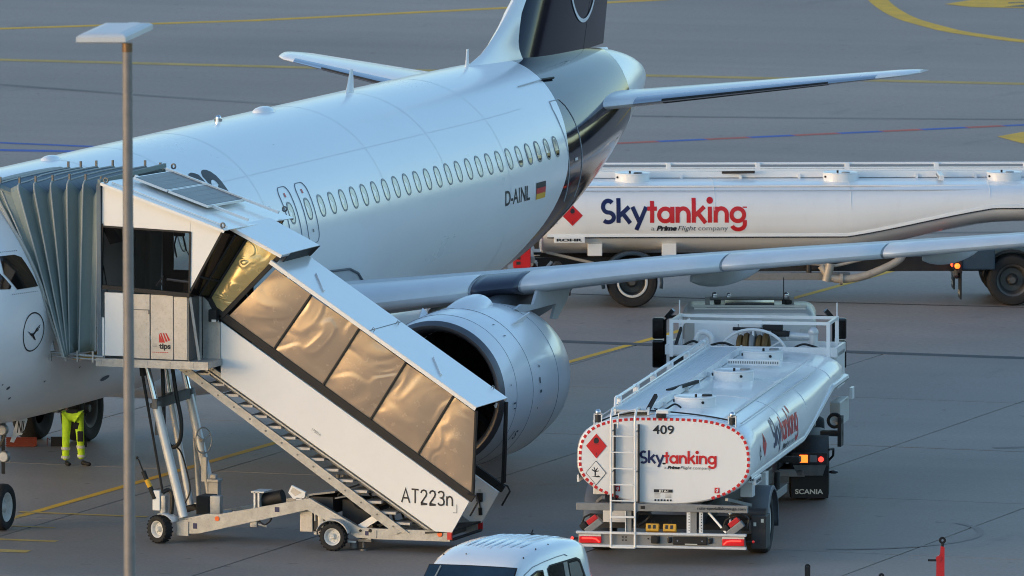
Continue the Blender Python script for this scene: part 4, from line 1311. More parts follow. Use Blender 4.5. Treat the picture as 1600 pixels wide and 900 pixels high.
# shallow gutter fold along the near edge
mb = MB(); mb.bar(Ac+dc*.1+Vector((0, CN+.10, 0))+nc*.012, Ac+dc*2.2+Vector((0, CN+.10, 0))+nc*.012, .03, .024, nc); mb.build('gutter', 'panel_white', crf)
for s0, y in ((.05, CN-.08), (2.18, CN-.08), (.1, CF-.05), (2.15, CF-.05)):
    mb = MB(); mb.lathe([(-.012, .03), (-.012, .05), (.012, .05), (.012, .03), (-.012, .03)], Ac+dc*s0+nc*.045+Vector((0, y, 0)), (.3, .95, 0), 12); mb.build('lifting_eye', 'galv_dark', crf)
for s0, s1 in ((.16, .78), (.80, 1.52)):
    y0, y1 = CN+.86, CN+2.66; h = .085; dr = Vector((0, 0, -.025*1.0)); d2_ = Vector((0, 0, -.025*2.8))
    mb = MB(); a = Ac+dc*s0+nc*h; b = Ac+dc*s1+nc*h
    P = [a+Vector((0, y0, 0))+dr, b+Vector((0, y0, 0))+dr, b+Vector((0, y1, 0))+d2_, a+Vector((0, y1, 0))+d2_]
    mb.prism(P, -nc*.04); sp = mb.build('solar_panel', 'panel_white', crf)
    # cells, let into the frame as their own glass squares
    nx, ny = 4, 10
    q = MB()
    for i in range(nx):
        for j in range(ny):
            u0 = s0+.025+(s1-s0-.05)*i/nx+.003; u1 = s0+.025+(s1-s0-.05)*(i+1)/nx-.003
            v0 = y0+.025+(y1-y0-.05)*j/ny+.003; v1 = y0+.025+(y1-y0-.05)*(j+1)/ny-.003
            q.quad(*[Ac+dc*u+nc*(h+.004)+Vector((0, v, -.025*(v-CN+.16))) for u, v in ((u0, v0), (u1, v0), (u1, v1), (u0, v1))])
    q.build('solar_cells', 'solar_cell', sp)['kind'] = 'stuff'
    q = MB(); q.quad(*[Ac+dc*u+nc*(h+.002)+Vector((0, v, -.025*(v-CN+.16))) for u, v in ((s0+.02, y0+.02), (s1-.02, y0+.02), (s1-.02, y1-.02), (s0+.02, y1-.02))]); q.build('backing', 'rim_grey', sp)
for y in (CN+1.1, CN+2.5):
    mb = MB(); mb.bar(Ac+dc*.1+nc*.03+Vector((0, y, 0)), Ac+dc*2.18+nc*.03+Vector((0, y, 0)), .045, .045, nc); mb.build('mounting_rail', 'panel_white', crf)
# window openings of the cabin: near pane, far pane, black frame
mb = MB(); mb.quad(*XZp([(2.56, 5.21), (4.09, 5.16), (4.06, 4.16), (2.54, 4.25)], CN+.02)); S(mb, 'cabin_window', 'tinted_glass')
mb = MB(); mb.quad(*XZp([(2.70, 4.92), (3.08, 4.92), (3.08, 4.24), (2.70, 4.24)], CF-.02)); S(mb, 'cabin_window', 'tinted_glass')
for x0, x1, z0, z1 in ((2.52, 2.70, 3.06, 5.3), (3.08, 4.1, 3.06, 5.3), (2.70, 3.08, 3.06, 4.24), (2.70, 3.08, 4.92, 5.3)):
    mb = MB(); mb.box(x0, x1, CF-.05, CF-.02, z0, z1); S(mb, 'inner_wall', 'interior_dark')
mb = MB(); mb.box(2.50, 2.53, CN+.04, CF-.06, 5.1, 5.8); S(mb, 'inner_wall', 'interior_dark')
mb = MB(); mb.bar((2.53, CN, 4.22), (4.08, CN, 4.13), .05, .07); S(mb, 'window_frame', 'black')
mb = MB(); mb.bar((2.535, CN, 4.2), (2.555, CN, 5.25), .05, .05); S(mb, 'window_frame', 'black')
mb = MB(); mb.bar((4.075, CN-.002, 4.2), (4.093, CN-.002, 5.16), .04, .028); S(mb, 'window_frame', 'black')
mb = MB(); mb.bar((2.56, CN-.002, 5.205), (4.09, CN-.002, 5.155), .04, .03); S(mb, 'window_frame', 'black')
mb = MB()
mb.cbox(3.62, 4.0, 4.6, 5.2, 3.06, 4.30, .03); S(mb, 'control_desk', 'interior_dark')
mb = MB(); mb.tube([(3.2, 4.5, 4.18), (3.32, 4.5, 4.34), (3.30, 4.5, 4.2)], .02, 5); mb.tube([(3.4, 4.45, 4.30), (4.05, 4.45, 4.24)], .022, 6); S(mb, 'handrail', 'bare_metal')
mb = MB(); mb.cbox(2.74, 2.92, 6.45, 6.54, 4.80, 4.92, .02); mb.tube([(2.78, 6.5, 4.82), (2.74, 6.5, 4.65), (2.78, 6.5, 4.45)], .014, 5); mb.tube([(2.89, 6.5, 4.82), (2.94, 6.5, 4.6), (2.99, 6.5, 4.5), (3.01, 6.5, 4.62)], .014, 5); S(mb, 'lamp_fitting', 'black')
# dark return panes between cabin and flight
for far in (0, 1):
    yc = CN+.01 if not far else CF-.01; ys = YN-.01 if not far else YF
    a0, a1 = Vector((4.640, yc, 5.165)), Vector((4.066, yc, 4.155)); b0, b1 = Vector((4.862, ys, 5.034)), Vector((4.205, ys, 4.033))
    m0, m1 = a0.lerp(b0, .5), a1.lerp(b1, .5)
    for p in ((a0, m0, m1, a1), (m0, b0, b1, m1)):
        mb = MB(); mb.quad(*p); S(mb, 'return_pane', 'dark_glass')
    for p, q in ((a0, a1), (m0, m1), (b0, b1)):
        mb = MB(); mb.bar(p, q, .035, .035, (0, 1, 0)); S(mb, 'mullion', 'black')
    mb = MB(); mb.bar(a0.lerp(a1, .72), b0.lerp(b1, .72), .03, .03); S(mb, 'mullion', 'black')
# platform and its front cladding
mb = MB(); mb.box(2.47, 4.42, CN-.06, CF+.02, 2.95, 3.055); S(mb, 'platform', 'galv')
mb = MB(); mb.box(2.47, 4.42, CN-.075, CN-.062, 2.93, 3.06)
for i in range(9): mb.box(2.55+.2*i, 2.57+.2*i, CN-.080, CN-.0755, 2.96, 3.04)
S(mb, 'platform_edge', 'galv')
mb = MB(); mb.box(2.60, 2.985, CN, CN+.02, 3.10, 4.13); S(mb, 'cladding_panel', 'panel_white', 'white cladding panel at the bellows end')
mb = MB(); mb.box(2.47, 2.595, CN-.02, CN+.01, 2.98, 3.72); S(mb, 'cladding_panel', 'panel_white', 'low white edge strip')
gp = None
for a, b, zt in ((2.99, 3.383, 4.12), (3.397, 3.79, 4.12), (3.80, 4.035, 4.10)):
    mb = MB(); mb.cbox(a, b, CN, CN+.03, 3.07, zt, .008); o = S(mb, 'cladding_panel', 'galv_panel')
    if a > 3.39 and gp is None: gp = o
mb = MB(); mb.box(2.995, 3.38, CN-.008, CN-.002, 3.86, 3.875); mb.box(3.36, 3.385, CN-.012, CN-.002, 3.80, 3.87); mb.box(2.99, 3.01, CN-.012, CN-.002, 3.80, 3.86); S(mb, 'hatch_edge', 'galv_dark')
mb = MB(); mb.box(3.01, 3.035, CN-.02, CN-.001, 3.22, 3.34); mb.box(2.99, 3.01, CN-.02, CN-.001, 3.5, 3.52); S(mb, 'latch', 'black')
parts = []
for k in range(4):   # fanned red strokes over the word
    u0 = .0+.045*k
    if k == 0: parts.append(([(0, .0), (.075, .0), (.0, .155)], [(0, 1, 2)], 0))
    else: parts.append(([(.030+.045*(k-1)-.012, .155-.0*k), (.030+.045*(k-1)+.010, .155), (.105+.045*(k-1)+.0, .0+.02*(k-1)), (.105+.045*(k-1)-.035, .0+.015*(k-1))], [(0, 1, 2, 3)], 0))
vs, fs = font_mesh('tips', .15, .006)
vs = [(a, b-.11) for a, b in fit(vs, 0.0, -.02, .20, .118)]
parts.append((vs, fs, 1))
decal(parts, plane_fn((3.545, CN-.001, 3.345), (1, 0, 0), (0, 0, 1)), 'lettering', ['red', 'ink'], gp)
parts = []
for k, (u, v, w) in enumerate(((-.10, -.03, .06), (-.12, -.05, .08), (-.11, -.07, .07))): parts.append(([(u, v), (u+w, v), (u+w, v+.007), (u, v+.007)], [(0, 1, 2, 3)], 0))
for k in range(9): parts.append(([(-.12+.032*k, -.165), (-.12+.032*k+.024, -.165), (-.12+.032*k+.024, -.155), (-.12+.032*k, -.155)], [(0, 1, 2, 3)], 1))
decal(parts, plane_fn((3.545, CN-.001, 3.345), (1, 0, 0), (0, 0, 1)), 'small_print', ['rim_grey', 'red'], gp)
mb = MB(); mb.box(4.037, 4.055, CN+.01, YN, 3.06, 4.08); S(mb, 'return_panel', 'galv_dark')
mb = MB(); mb.prism(XZp([(4.09, 2.99), (4.39, 2.985), (4.39, 3.62), (4.28, 3.80), (4.18, 3.98), (4.09, 4.06)], YN-.03), (0, .025, 0)); S(mb, 'cladding_panel', 'galv_panel')
mb = MB(); mb.bar((4.07, CN+.03, 4.10), (4.20, CN+.1, 3.07), .04, .04); mb.bar((4.13, CN+.35, 4.08), (4.13, CN+.35, 3.06), .03, .03); S(mb, 'brace', 'galv')
mb = MB(); mb.cbox(4.22, 4.36, YN-.12, YN-.035, 3.66, 3.86, .015); S(mb, 'switch_box', 'black'); 
mb = MB(); mb.box(4.28, 4.36, YN-.125, YN-.121, 3.66, 3.70); S(mb, 'switch_plate', 'alu')

# ---- bellows: rounded hoops with fabric folded between them
YC = (CN+CF)/2
hoops = []
tops = [(2.50, 5.90), (2.233, 5.93), (1.954, 5.93), (1.664, 5.915), (1.373, 5.90), (1.10, 5.88), (0.88, 5.87), (0.74, 5.86), (0.64, 5.85), (0.57, 5.84)]
_fz = [3.05, 3.17, 3.67, 4.16, 4.73, 5.13, 5.33, 5.51, 5.84]
fx = pchip(_fz, [1.96, 1.95, 1.80, 1.70, 1.48, 1.20, 1.01, .81, .57]); fy = pchip(_fz, [3.52, 3.52, 3.50, 3.28, 3.22, 3.32, 3.46, 3.62, 3.72])
bots = [(2.435, 3.16), (2.15, 3.13), (1.985, 3.12), (1.955, 3.11), (1.93, 3.10), (1.91, 3.09), (1.89, 3.085), (1.875, 3.08), (1.865, 3.075), (1.855, 3.07)]
dys = [0]*10
def hoop(i, inset):
    """points of hoop i (fractional allowed), drawn in by inset"""
    k = int(i); t = i-k; k2 = min(k+1, len(tops)-1)
    L = lambda a: (a[k][0]*(1-t)+a[k2][0]*t, a[k][1]*(1-t)+a[k2][1]*t)
    T, B_ = L(tops), L(bots); dy = dys[k]*(1-t)+dys[k2]*t
    yn = CN-dy+inset; yf = CF+dy-inset
    wf = 0.0 if i < 5 else ((i-5)/4)**.8
    sh = min(1.0, max(0.0, (i-1.5)/3.5))
    P = []
    n = 12
    rim = .12
    up = Vector((T[0]-B_[0], 0, T[1]-B_[1])); ln = up.length; up.normalize()
    def at(s, y):   # s from 0 at the foot to 1 at the top; front hoops follow the round of the hull
        q = Vector((B_[0], 0, B_[1]))+up*(ln*s)
        if y < YC-.5:
            q.x += .147*sh; y -= .42*sh; zz = q.z; q.x += (fx(zz)-q.x-inset*.3)*wf; y += (fy(zz)-CN+.42)*wf*(1 if s < .97 else 0.6)
        return Vector((q.x, y, q.z))
    smax = 1-1.35*inset/ln
    for j in range(n): P.append(at((smax-rim/ln)*j/(n-1), yn))
    for a in (25, 50, 75): P.append(at(smax-rim/ln+rim/ln*sin(radians(a)), yn+rim*(1-cos(radians(a)))))
    m = 6
    for j in range(m+1):
        u = j/m; P.append(at(smax, yn+rim+(yf-yn-2*rim)*u)+Vector((0, 0, .02*sin(pi*u))))
    for a in (75, 50, 25): P.append(at(smax-rim/ln+rim/ln*sin(radians(a)), yf-rim*(1-cos(radians(a)))))
    for j in reversed(range(n)): P.append(at((smax-rim/ln)*j/(n-1), yf))
    return P
def cover(i0, i1, m):
    seq = []
    i = i0
    while i <= i1+1e-6:
        seq.append((i, .0))
        if i+.5 <= i1: seq += [(i+.48, .135), (i+.52, .135)] if i < 5 else [(i+.5, .06)]
        i += 1
    return seq
seq = cover(0, 9, None)
rows = [hoop(i, ins) for i, ins in seq]
npt = len(rows[0])
mb = MB()
mb.loft(rows, False)
# top faces of the folds take a darker blue, the sky's tint put into the colour
cnt = npt-1
for fi in range(len(mb.f)):
    j = fi % cnt
    if 14 <= j <= 21: mb.mi[fi] = 1
bel = S(mb, 'bellows', ['bellows', 'bellows_sky_tint'], None, 20)
md = bel.modifiers.new('thickness', 'SOLIDIFY'); md.thickness = .008
for i in range(10):
    P = hoop(i, -.006)
    mb = MB(); mb.tube(P, .014 if i < 7 else .024, 6); mb.build('hoop', 'hoop_grey', bel)
    if i in (0, 1, 2, 3, 4, 5, 6):
        for idx, hh in ((15, .10), (21, .10)):
            q = P[idx]
            mb = MB(); mb.bar(q, q+Vector((0, 0, hh)), .03, .04); mb.build('hoop_pin', 'galv_dark', bel)
mb = MB(); mb.bar(Vector((2.52, CN-.02, 3.05)), Vector((2.515, CN-.02, 5.90)), .05, .07); S(mb, 'end_frame', 'bellows_sky_tint')
mb = MB(); mb.bar(Vector((2.515, CN-.02, 5.93)), Vector((2.53, CF+.02, 5.95)), .05, .07); mb.bar(Vector((2.52, CF+.02, 3.05)), Vector((2.515, CF+.02, 5.90)), .05, .07); S(mb, 'end_frame', 'bellows')
# docking bumper: pipes and roller at the foot of the hood
mb = MB(); mb.cyl((1.53, CN-.12, 3.115), (1.53, CF+.1, 3.115), .075, n=20, caps=False); mb.cyl((1.53, CN-.12, 3.115), (1.53, CF+.1, 3.115), .055, n=20, caps=False); S(mb, 'bumper_roller', 'galv')
mb = MB()
mb.tube([(1.55, CN-.06, 3.13), (2.6, CN-.06, 3.08)], .022, 8); mb.tube([(1.7, CN-.06, 3.07), (2.7, CN-.06, 3.02)], .016, 8)
for xx in (1.68, 1.95, 2.15, 2.42): mb.bar((xx, CN-.07, 2.99), (xx, CN-.07, 3.17), .03, .03)
S(mb, 'bumper_pipe', 'galv')
mb = MB(); mb.box(2.05, 2.46, CN-.03, CF, 3.02, 3.06); S(mb, 'boarding_plate', 'yellow_box')
mb = MB(); mb.prism([Vector((1.62, CN-.10, 3.42)), Vector((1.70, CN-.10, 3.42)), Vector((1.76, CN-.10, 3.16)), Vector((1.66, CN-.10, 3.14)), ], (0, .05, 0)); mb.prism([Vector((1.58, CN-.10, 3.60)), Vector((1.65, CN-.10, 3.60)), Vector((1.70, CN-.10, 3.43)), Vector((1.62, CN-.10, 3.43))], (0, .05, 0)); S(mb, 'bumper_pad', 'aircraft_grey')
mb = MB(); mb.sphere((1.56, CN-.14, 2.99), .028, 8, 6); S(mb, 'marker_lamp', 'red_glow')

# ---- flight structure: stringers, treads
for y in (YN+.03, YF-.08):
    mb = MB(); mb.prism(XZp([(3.50, 2.945), (3.72, 2.945), (7.62, .335), (7.47, .335), (7.40, .30)], y), (0, .05, 0)); st = S(mb, 'stringer', 'galv')
    for k in range(14):
        q = MB(); c = Vector((3.78+.275*k, y-.008, 2.82-.184*k)); q.cyl(c, c+Vector((0, .012, 0)), .016, n=8); q.build('bolt', 'galv_dark', st)
    mb = MB(); mb.prism(XZp([(4.06, 2.94), (4.18, 2.94), (8.20, .375), (8.08, .375)], y-.01), (0, .05, 0))
    mb.prism(XZp([(3.97, 2.93), (4.02, 2.93), (7.98, .40), (7.93, .40)], y+.012), (0, .05, 0)); st = S(mb, 'upper_stringer', 'galv')
    for k in range(14):
        q = MB(); c = Vector((4.25+.275*k, y-.018, 2.865-.1755*k)); q.cyl(c, c+Vector((0, .012, 0)), .013, n=8); q.build('bolt', 'galv_dark', st)
for k in range(16):
    t = (k+.6)/16
    xx = 3.62+3.95*t; zz = 2.90-2.64*t
    mb = MB(); mb.box(xx+.10, xx+.40, YN+.085, YF-.09, zz-.04, zz); S(mb, 'tread', 'tread')
mb = MB(); mb.prism(XZp([(4.1, 2.86), (8.0, .36), (7.9, .33), (4.0, 2.83)], YN+.2), (0, YF-YN-.4, 0)); S(mb, 'flight_pan', 'galv_dark')
# foot of the flight
mb = MB(); mb.prism([Vector((8.36, YN+.04, .37)), Vector((8.36, YF-.04, .37)), Vector((7.9, YF-.04, .33)), Vector((7.9, YN+.04, .33))], (0, 0, .03)); S(mb, 'foot_plate', 'truck_chassis')
for y in (YN, YF):
    mb = MB(); mb.box(8.30, 8.375, y-.02, y+.03, .255, .375); S(mb, 'tail_reflector', 'red')
mb = MB(); mb.tube([(8.36, YN+.05, .25), (8.36, YF-.02, .25)], .025, 6); S(mb, 'foot_bumper', 'black')
# handrail stubs and far side fittings
for y in (YN-.04, YF+.03):
    mb = MB(); mb.tube([(8.66, y, 1.02), (8.80, y, .98), (8.84, y, .90), (8.70, y, .66)], .016, 7); S(mb, 'handrail', 'black')
mb = MB(); mb.tube([(8.80, YF-.02, 2.36), (8.76, YF-.02, 1.05), (8.60, YF-.02, .97)], .028, 7); S(mb, 'end_post', 'black')
mb = MB(); mb.tube([(8.80, YN+.0, 2.36), (8.74, YN+.0, .97)], .022, 7); S(mb, 'end_post', 'black')
mb = MB(); mb.tube([(8.82, 5.2, 2.40), (8.80, 5.2, 2.33), (8.78, 5.22, 2.36)], .02, 6); S(mb, 'roof_hook', 'alu')
V, F = ringflat(.062, .014, 28)
bars_ = [([(-.045, .004), (.045, .004), (.045, .018), (-.045, .018)], [(0, 1, 2, 3)], 0), ([(-.045, -.018), (.045, -.018), (.045, -.004), (-.045, -.004)], [(0, 1, 2, 3)], 0)]
decal([(V, F, 0)]+bars_, plane_fn((8.20, YF-.036, 1.06), (1, 0, 0), (0, 0, 1)), 'round_sticker', 'ink', far_panel)
mb = MB(); mb.cbox(8.30, 8.40, YF-.09, YF-.04, .72, .86, .01); mb.tube([(8.35, YF-.06, .72), (8.36, YF-.06, .6)], .012, 5); mb.bar((8.36, YF-.06, .62), (8.365, YF-.06, .50), .05, .05); S(mb, 'socket_box', 'black')
mb = MB(); mb.box(8.32, 8.37, YF-.045, YF-.037, .88, .92); S(mb, 'label_plate', 'reflex')

# ---- undercarriage
beam = [(3.585, .385), (3.585, .165), (4.02, .205), (5.90, .515), (6.80, .14), (8.33, .245), (8.33, .395), (6.78, .39), (5.935, .70), (3.95, .42)]
def beam_top(dz=0): return beam
for y in (4.36, 5.62):
    mb = MB()
    mb.prism(XZp([(3.585, .36), (3.585, .15), (3.98, .175), (5.86, .635), (6.72, .215), (7.10, .205), (8.32, .215), (8.32, .385), (6.78, .375), (5.905, .825), (3.95, .425)], y), (0, .09, 0))
    bm_ = S(mb, 'chassis_beam', 'galv')
    mb = MB(); mb.box(3.60, 3.80, y-.015, y+.10, .13, .36); mb.build('gusset', 'galv', bm_)
    mb = MB(); mb.box(6.98, 7.06, y-.012, y, .22, .36); mb.build('gusset', 'galv', bm_)
    if y < 5:
        q = MB(); q.cyl((4.30, y-.012, .43), (4.30, y-.002, .43), .04, n=20); q.build('reflector', 'orange_reflector', bm_)
        q = MB(); q.cyl((8.15, y-.02, .33), (8.15, y-.002, .33), .042, n=20); q.build('reflector', 'orange_reflector', bm_)
        q = MB(); q.box(3.88, 3.95, y-.004, y-.001, .25, .34); q.box(5.30, 5.38, y-.004, y-.001, .58, .66); q.box(6.86, 6.92, y-.004, y-.001, .26, .33); q.build('sticker', 'navy', bm_)
        q = MB(); q.cyl((6.78, y-.012, .335), (6.78, y-.001, .335), .022, n=10); q.cyl((6.95, y-.012, .34), (6.95, y-.001, .34), .03, n=10); q.build('pivot', 'black', bm_)
for xx, zz in ((3.75, .28), (5.0, .50), (6.9, .28), (8.1, .3), (4.5, .38)):
    mb = MB(); mb.box(xx-.05, xx+.05, 4.45, 5.62, zz-.06, zz+.04); S(mb, 'cross_beam', 'galv_dark')
twm, thm = wheel_mesh(.225, .17, 'hub_white', hubr=.56, n=28)
# block tread on the tyre
def tread_blocks(R, w, n=22):
    mb = MB()
    for k in range(n):
        a = 2*pi*k/n
        for s in (-1, 1):
            rot = Matrix.Rotation(a+(.0 if s < 0 else pi/n), 4, 'X')
            mb.box(min(s*.008, s*w/2*.92), max(s*.008, s*w/2*.92), -R*.055, R*.055, R*.97, R*1.03, rot)
    return mb.mesh('tread_blocks', ['rubber'])
tb = tread_blocks(.225, .17)
def stair_wheel(x, y, rz, flip):
    o = link('wheel', twm, stairs, loc=Vector((x, y, .232))-SB, rot=(0, 0, -pi/2+rz+(pi if flip else 0)))
    link('rim', thm, o); t = link('tread_blocks', tb, o); t['kind'] = 'stuff'
    return o
stair_wheel(3.33, 4.28, radians(-25), False); stair_wheel(3.33, 5.85, radians(-25), True)
stair_wheel(6.35, 4.27, 0, False); stair_wheel(6.35, 5.83, 0, True)
for y in (4.18, 5.74):
    mb = MB(); mb.lathe([(0, .27), (.012, .275), (.17, .275), (.18, .27)], (6.35, y, .232), (0, 1, 0), 20, radians(10), radians(170)) if False else None
    P0 = []; P1 = []
    for k in range(15):
        a = radians(15+150*k/14); P0.append(Vector((6.35+.285*cos(a), y, .232+.285*sin(a)))); P1.append(Vector((6.35+.285*cos(a), y+.19, .232+.285*sin(a))))
    mb = MB(); mb.loft([[p-Vector((0, 0, .02)) for p in P0], P0, P1], False); fo = S(mb, 'mudguard', 'alu')
    fo.modifiers.new('thickness', 'SOLIDIFY').thickness = .012
    P0 = []; P1 = []
    for k in range(9):
        a = radians(30+70*k/8); c = Vector((3.36, y+.02, .232)); P0.append(c+Vector((.26*cos(a), .0, .26*sin(a)))); P1.append(c+Vector((.26*cos(a)+.05, .2, .26*sin(a))))
    mb = MB(); mb.loft([P0, P1], False); fo = S(mb, 'mudguard', 'alu'); fo.modifiers.new('thickness', 'SOLIDIFY').thickness = .012
# lifting columns
def column(y, a, b, c, r0, r1):
    mb = MB(); mb.cyl(a, b, r0, n=14); o = S(mb, 'lifting_column', 'chrome')
    mb = MB(); mb.cyl(b, c, r1, n=16); mb.build('column_sleeve', 'alu', o)
    mb = MB(); dd = (Vector(c)-Vector(b)).normalized(); mb.cyl(Vector(b)-dd*.03, Vector(b)+dd*.05, r1*1.35, n=16); mb.build('column_clamp', 'galv_dark', o)
column(4.4, (3.045, 4.4, 2.93), (3.22, 4.4, 2.265), (3.70, 4.4, .43), .055, .075)
column(5.9, (3.06, 5.9, 2.93), (3.215, 5.9, 2.31), (3.66, 5.9, .45), .055, .075)
column(5.1, (3.10, 5.1, 2.93), (3.19, 5.1, 2.35), (3.55, 5.1, .55), .042, .055)
mb = MB(); mb.bar((3.235, 4.3, 2.27), (3.235, 6.0, 2.29), .08, .16); S(mb, 'column_crossbar', 'galv_dark')
mb = MB(); mb.cyl((3.27, 5.95, 2.32), (3.38, 5.95, .40), .045, n=12); S(mb, 'brace_tube', 'galv')
mb = MB(); mb.prism([Vector((3.18, 5.93, 2.28)), Vector((3.29, 5.93, 2.36)), Vector((3.30, 5.93, 1.75)), Vector((3.26, 5.93, 1.75))], (0, .06, 0)); S(mb, 'gusset', 'galv')
mb = MB(); mb.tube([(3.00, 4.35, 2.90), (3.02, 4.34, 2.7), (3.19, 4.34, 1.75), (3.36, 4.34, .82)], [.035, .028, .022, .022], 8); mb.cyl((2.995, 4.34, 2.93), (3.02, 4.34, 2.72), .045, n=10); S(mb, 'gas_strut', 'black')
mb = MB(); mb.tube(smooth_path([(3.14, 4.9, 2.93), (3.18, 4.85, 2.3), (3.22, 4.8, 1.75), (3.34, 4.8, 1.52), (3.48, 4.8, 1.62), (3.50, 4.82, 1.95), (3.40, 4.85, 2.4), (3.30, 4.9, 2.93)]), .034, 8); S(mb, 'hydraulic_hose', 'hose')
mb = MB(); mb.tube(smooth_path([(3.34, 4.85, 1.55), (3.45, 4.9, 1.45), (3.52, 4.95, 1.2), (3.60, 4.95, .8), (3.5, 4.9, .55)]), .015, 6); mb.tube(smooth_path([(3.36, 4.34, .82), (3.44, 4.4, .86), (3.50, 4.4, .75), (3.48, 4.4, .42)]), .035, 7); S(mb, 'hydraulic_hose', 'hose')
mb = MB(); mb.bar((3.27, 4.42, 2.15), (3.27, 4.42, 1.75), .14, .03, (0, 1, 0)); S(mb, 'data_plate', 'galv_dark')
mb = MB(); mb.cyl((3.40, 5.9, .5), (3.30, 5.9, 1.55), .02, n=8); S(mb, 'conduit', 'galv')
# steering column with handwheel
mb = MB(); mb.cyl((3.47, 5.85, 1.35), (3.62, 5.85, .40), .045, n=12); mb.box(3.47, 3.56, 5.8, 5.9, .85, 1.25); S(mb, 'crank_column', 'galv')
hw = MB(); hw.tube([(3.52+.105*cos(a), 5.78+.10*cos(a), 1.53+.215*sin(a)) for a in [2*pi*k/24 for k in range(25)]], .013, 6, False)
for k in range(3):
    a = 2*pi*k/3+.5; hw.cyl((3.52, 5.78, 1.53), (3.52+.105*cos(a), 5.78+.10*cos(a), 1.53+.215*sin(a)), .010, n=6)
hw.cyl((3.44, 5.84, 1.53), (3.53, 5.77, 1.53), .03, n=10); S(hw, 'handwheel', 'galv')
mb = MB(); mb.cbox(3.60, 3.80, 5.72, 5.92, .85, .90, .01); mb.cbox(3.64, 3.74, 5.76, 5.86, .90, .98, .02); mb.box(3.62, 3.78, 5.74, 5.9, .60, .85); S(mb, 'valve_block', 'galv')
mb = MB(); mb.cbox(3.20, 3.33, 4.28, 4.42, .53, .86, .015, ); S(mb, 'control_box', 'panel_white', 'pale grey control box above the front wheel')
mb = MB(); mb.cbox(3.34, 3.42, 4.3, 4.42, .50, .78, .02); mb.cyl((3.36, 4.36, .38), (3.36, 4.36, .56), .06, n=12); S(mb, 'kingpin_housing', 'galv')
mb = MB(); mb.cbox(3.72, 3.95, 4.9, 5.3, .40, .72, .02); S(mb, 'battery_box', 'black')
mb = MB(); mb.cbox(3.50, 4.10, 4.44, 5.64, .36, .42, .01); S(mb, 'deck_plate', 'galv')
mb = MB(); mb.prism(XZp([(3.80, .425), (4.12, .50), (4.60, .50), (4.60, .44), (4.15, .44), (3.9, .40)], 4.37), (0, .05, 0)); mb.box(4.56, 4.61, 4.37, 4.43, .42, .56); S(mb, 'bracket', 'galv')
mb = MB(); mb.cbox(4.02, 4.20, 4.75, 4.9, .42, .75, .02, Matrix.Translation((0, 0, 0))); mb.cyl((4.16, 4.8, .40), (4.12, 4.8, .66), .045, n=12); S(mb, 'hydraulic_pump', 'galv')
# drawbar raised at the front
mb = MB(); mb.cyl((2.95, 4.3, 1.36), (3.04, 4.3, 1.15), .012, n=6); mb.cyl((3.035, 4.3, 1.165), (3.10, 4.3, 1.02), .038, n=10); mb.cyl((3.15, 4.3, .92), (3.24, 4.3, .72), .04, n=10); mb.sphere((2.93, 4.3, 1.38), .025, 8, 5); db = S(mb, 'drawbar', 'black')
mb = MB(); mb.cyl((3.095, 4.3, 1.03), (3.155, 4.3, .91), .042, n=10); mb.build('yellow_sleeve', 'gold', db)
# gear on the deck: motor, tanks, lids, cables, boxes slung underneath
mb = MB(); mb.cyl((4.95, 4.8, .70), (5.28, 4.8, .78), .12, n=16); mb.cyl((4.88, 4.8, .68), (4.95, 4.8, .70), .10, n=16); S(mb, 'electric_motor', 'black')
mb = MB(); mb.box(4.84, 4.87, 4.6, 5.0, .55, .86); mb.box(4.91, 4.94, 4.6, 5.0, .55, .86); mb.box(4.80, 5.02, 4.6, 5.0, .85, .87); S(mb, 'motor_bracket', 'alu')
mb = MB(); mb.prism([Vector((5.46, 4.55, .88)), Vector((5.52, 4.55, 1.0)), Vector((5.76, 4.55, .90)), Vector((5.74, 4.55, .80)), Vector((5.55, 4.55, .78))], (0, .05, 0)); mb.box(5.60, 5.70, 4.55, 4.62, .72, .80); S(mb, 'lamp_bracket', 'panel_white')
mb = MB(); mb.prism([Vector((5.50, 4.545, .90)), Vector((5.54, 4.545, .97)), Vector((5.70, 4.545, .885)), Vector((5.58, 4.545, .83))], (0, .002, 0)); S(mb, 'lamp_lens', 'galv_panel')
mb = MB(); mb.prism([Vector((5.75, 4.6, .83)), Vector((5.90, 5.5, .83)), Vector((6.35, 5.5, .93)), Vector((6.25, 4.6, .90))], (0, 0, .03)); S(mb, 'equipment_lid', 'truck_grey')
mb = MB(); mb.box(5.78, 6.2, 4.65, 5.45, .55, .82); S(mb, 'equipment_box', 'truck_chassis')
mb = MB(); mb.prism([Vector((6.25, 4.6, .80)), Vector((6.30, 5.5, .80)), Vector((6.95, 5.5, .98)), Vector((6.95, 4.7, .94))], (0, 0, .025)); S(mb, 'equipment_lid', 'truck_grey')
mb = MB(); mb.cyl((6.05, 5.3, .9), (6.05, 5.3, 1.12), .035, n=8); mb.cyl((6.14, 5.3, .9), (6.14, 5.3, 1.12), .035, n=8); S(mb, 'filler_pipe', 'galv_dark')
mb = MB(); mb.cbox(6.3, 6.9, 4.8, 5.4, .38, .78, .02); S(mb, 'hydraulic_tank', 'truck_chassis')
mb = MB(); mb.bar((6.72, 4.5, .36), (7.10, 4.5, .60), .08, .11); S(mb, 'lifting_cylinder', 'alu')
mb = MB(); mb.bar((6.9, 5.2, .9), (7.4, 5.2, .55), .07, .08); S(mb, 'lifting_cylinder', 'alu')
mb = MB()
for k in range(6):
    x0 = 6.3+.14*k; y0 = 4.6+.12*k
    mb.tube(smooth_path([(x0, y0, .86), (x0+.15, y0-.05, .95), (x0+.32, y0, .70), (x0+.5, y0+.05, .62+.05*(k % 3)), (x0+.62, y0, .40)]), .018, 6)
mb.tube(smooth_path([(5.0, 4.42, .42), (5.10, 4.40, .36), (5.20, 4.40, .42), (5.24, 4.40, .52)]), .014, 6)
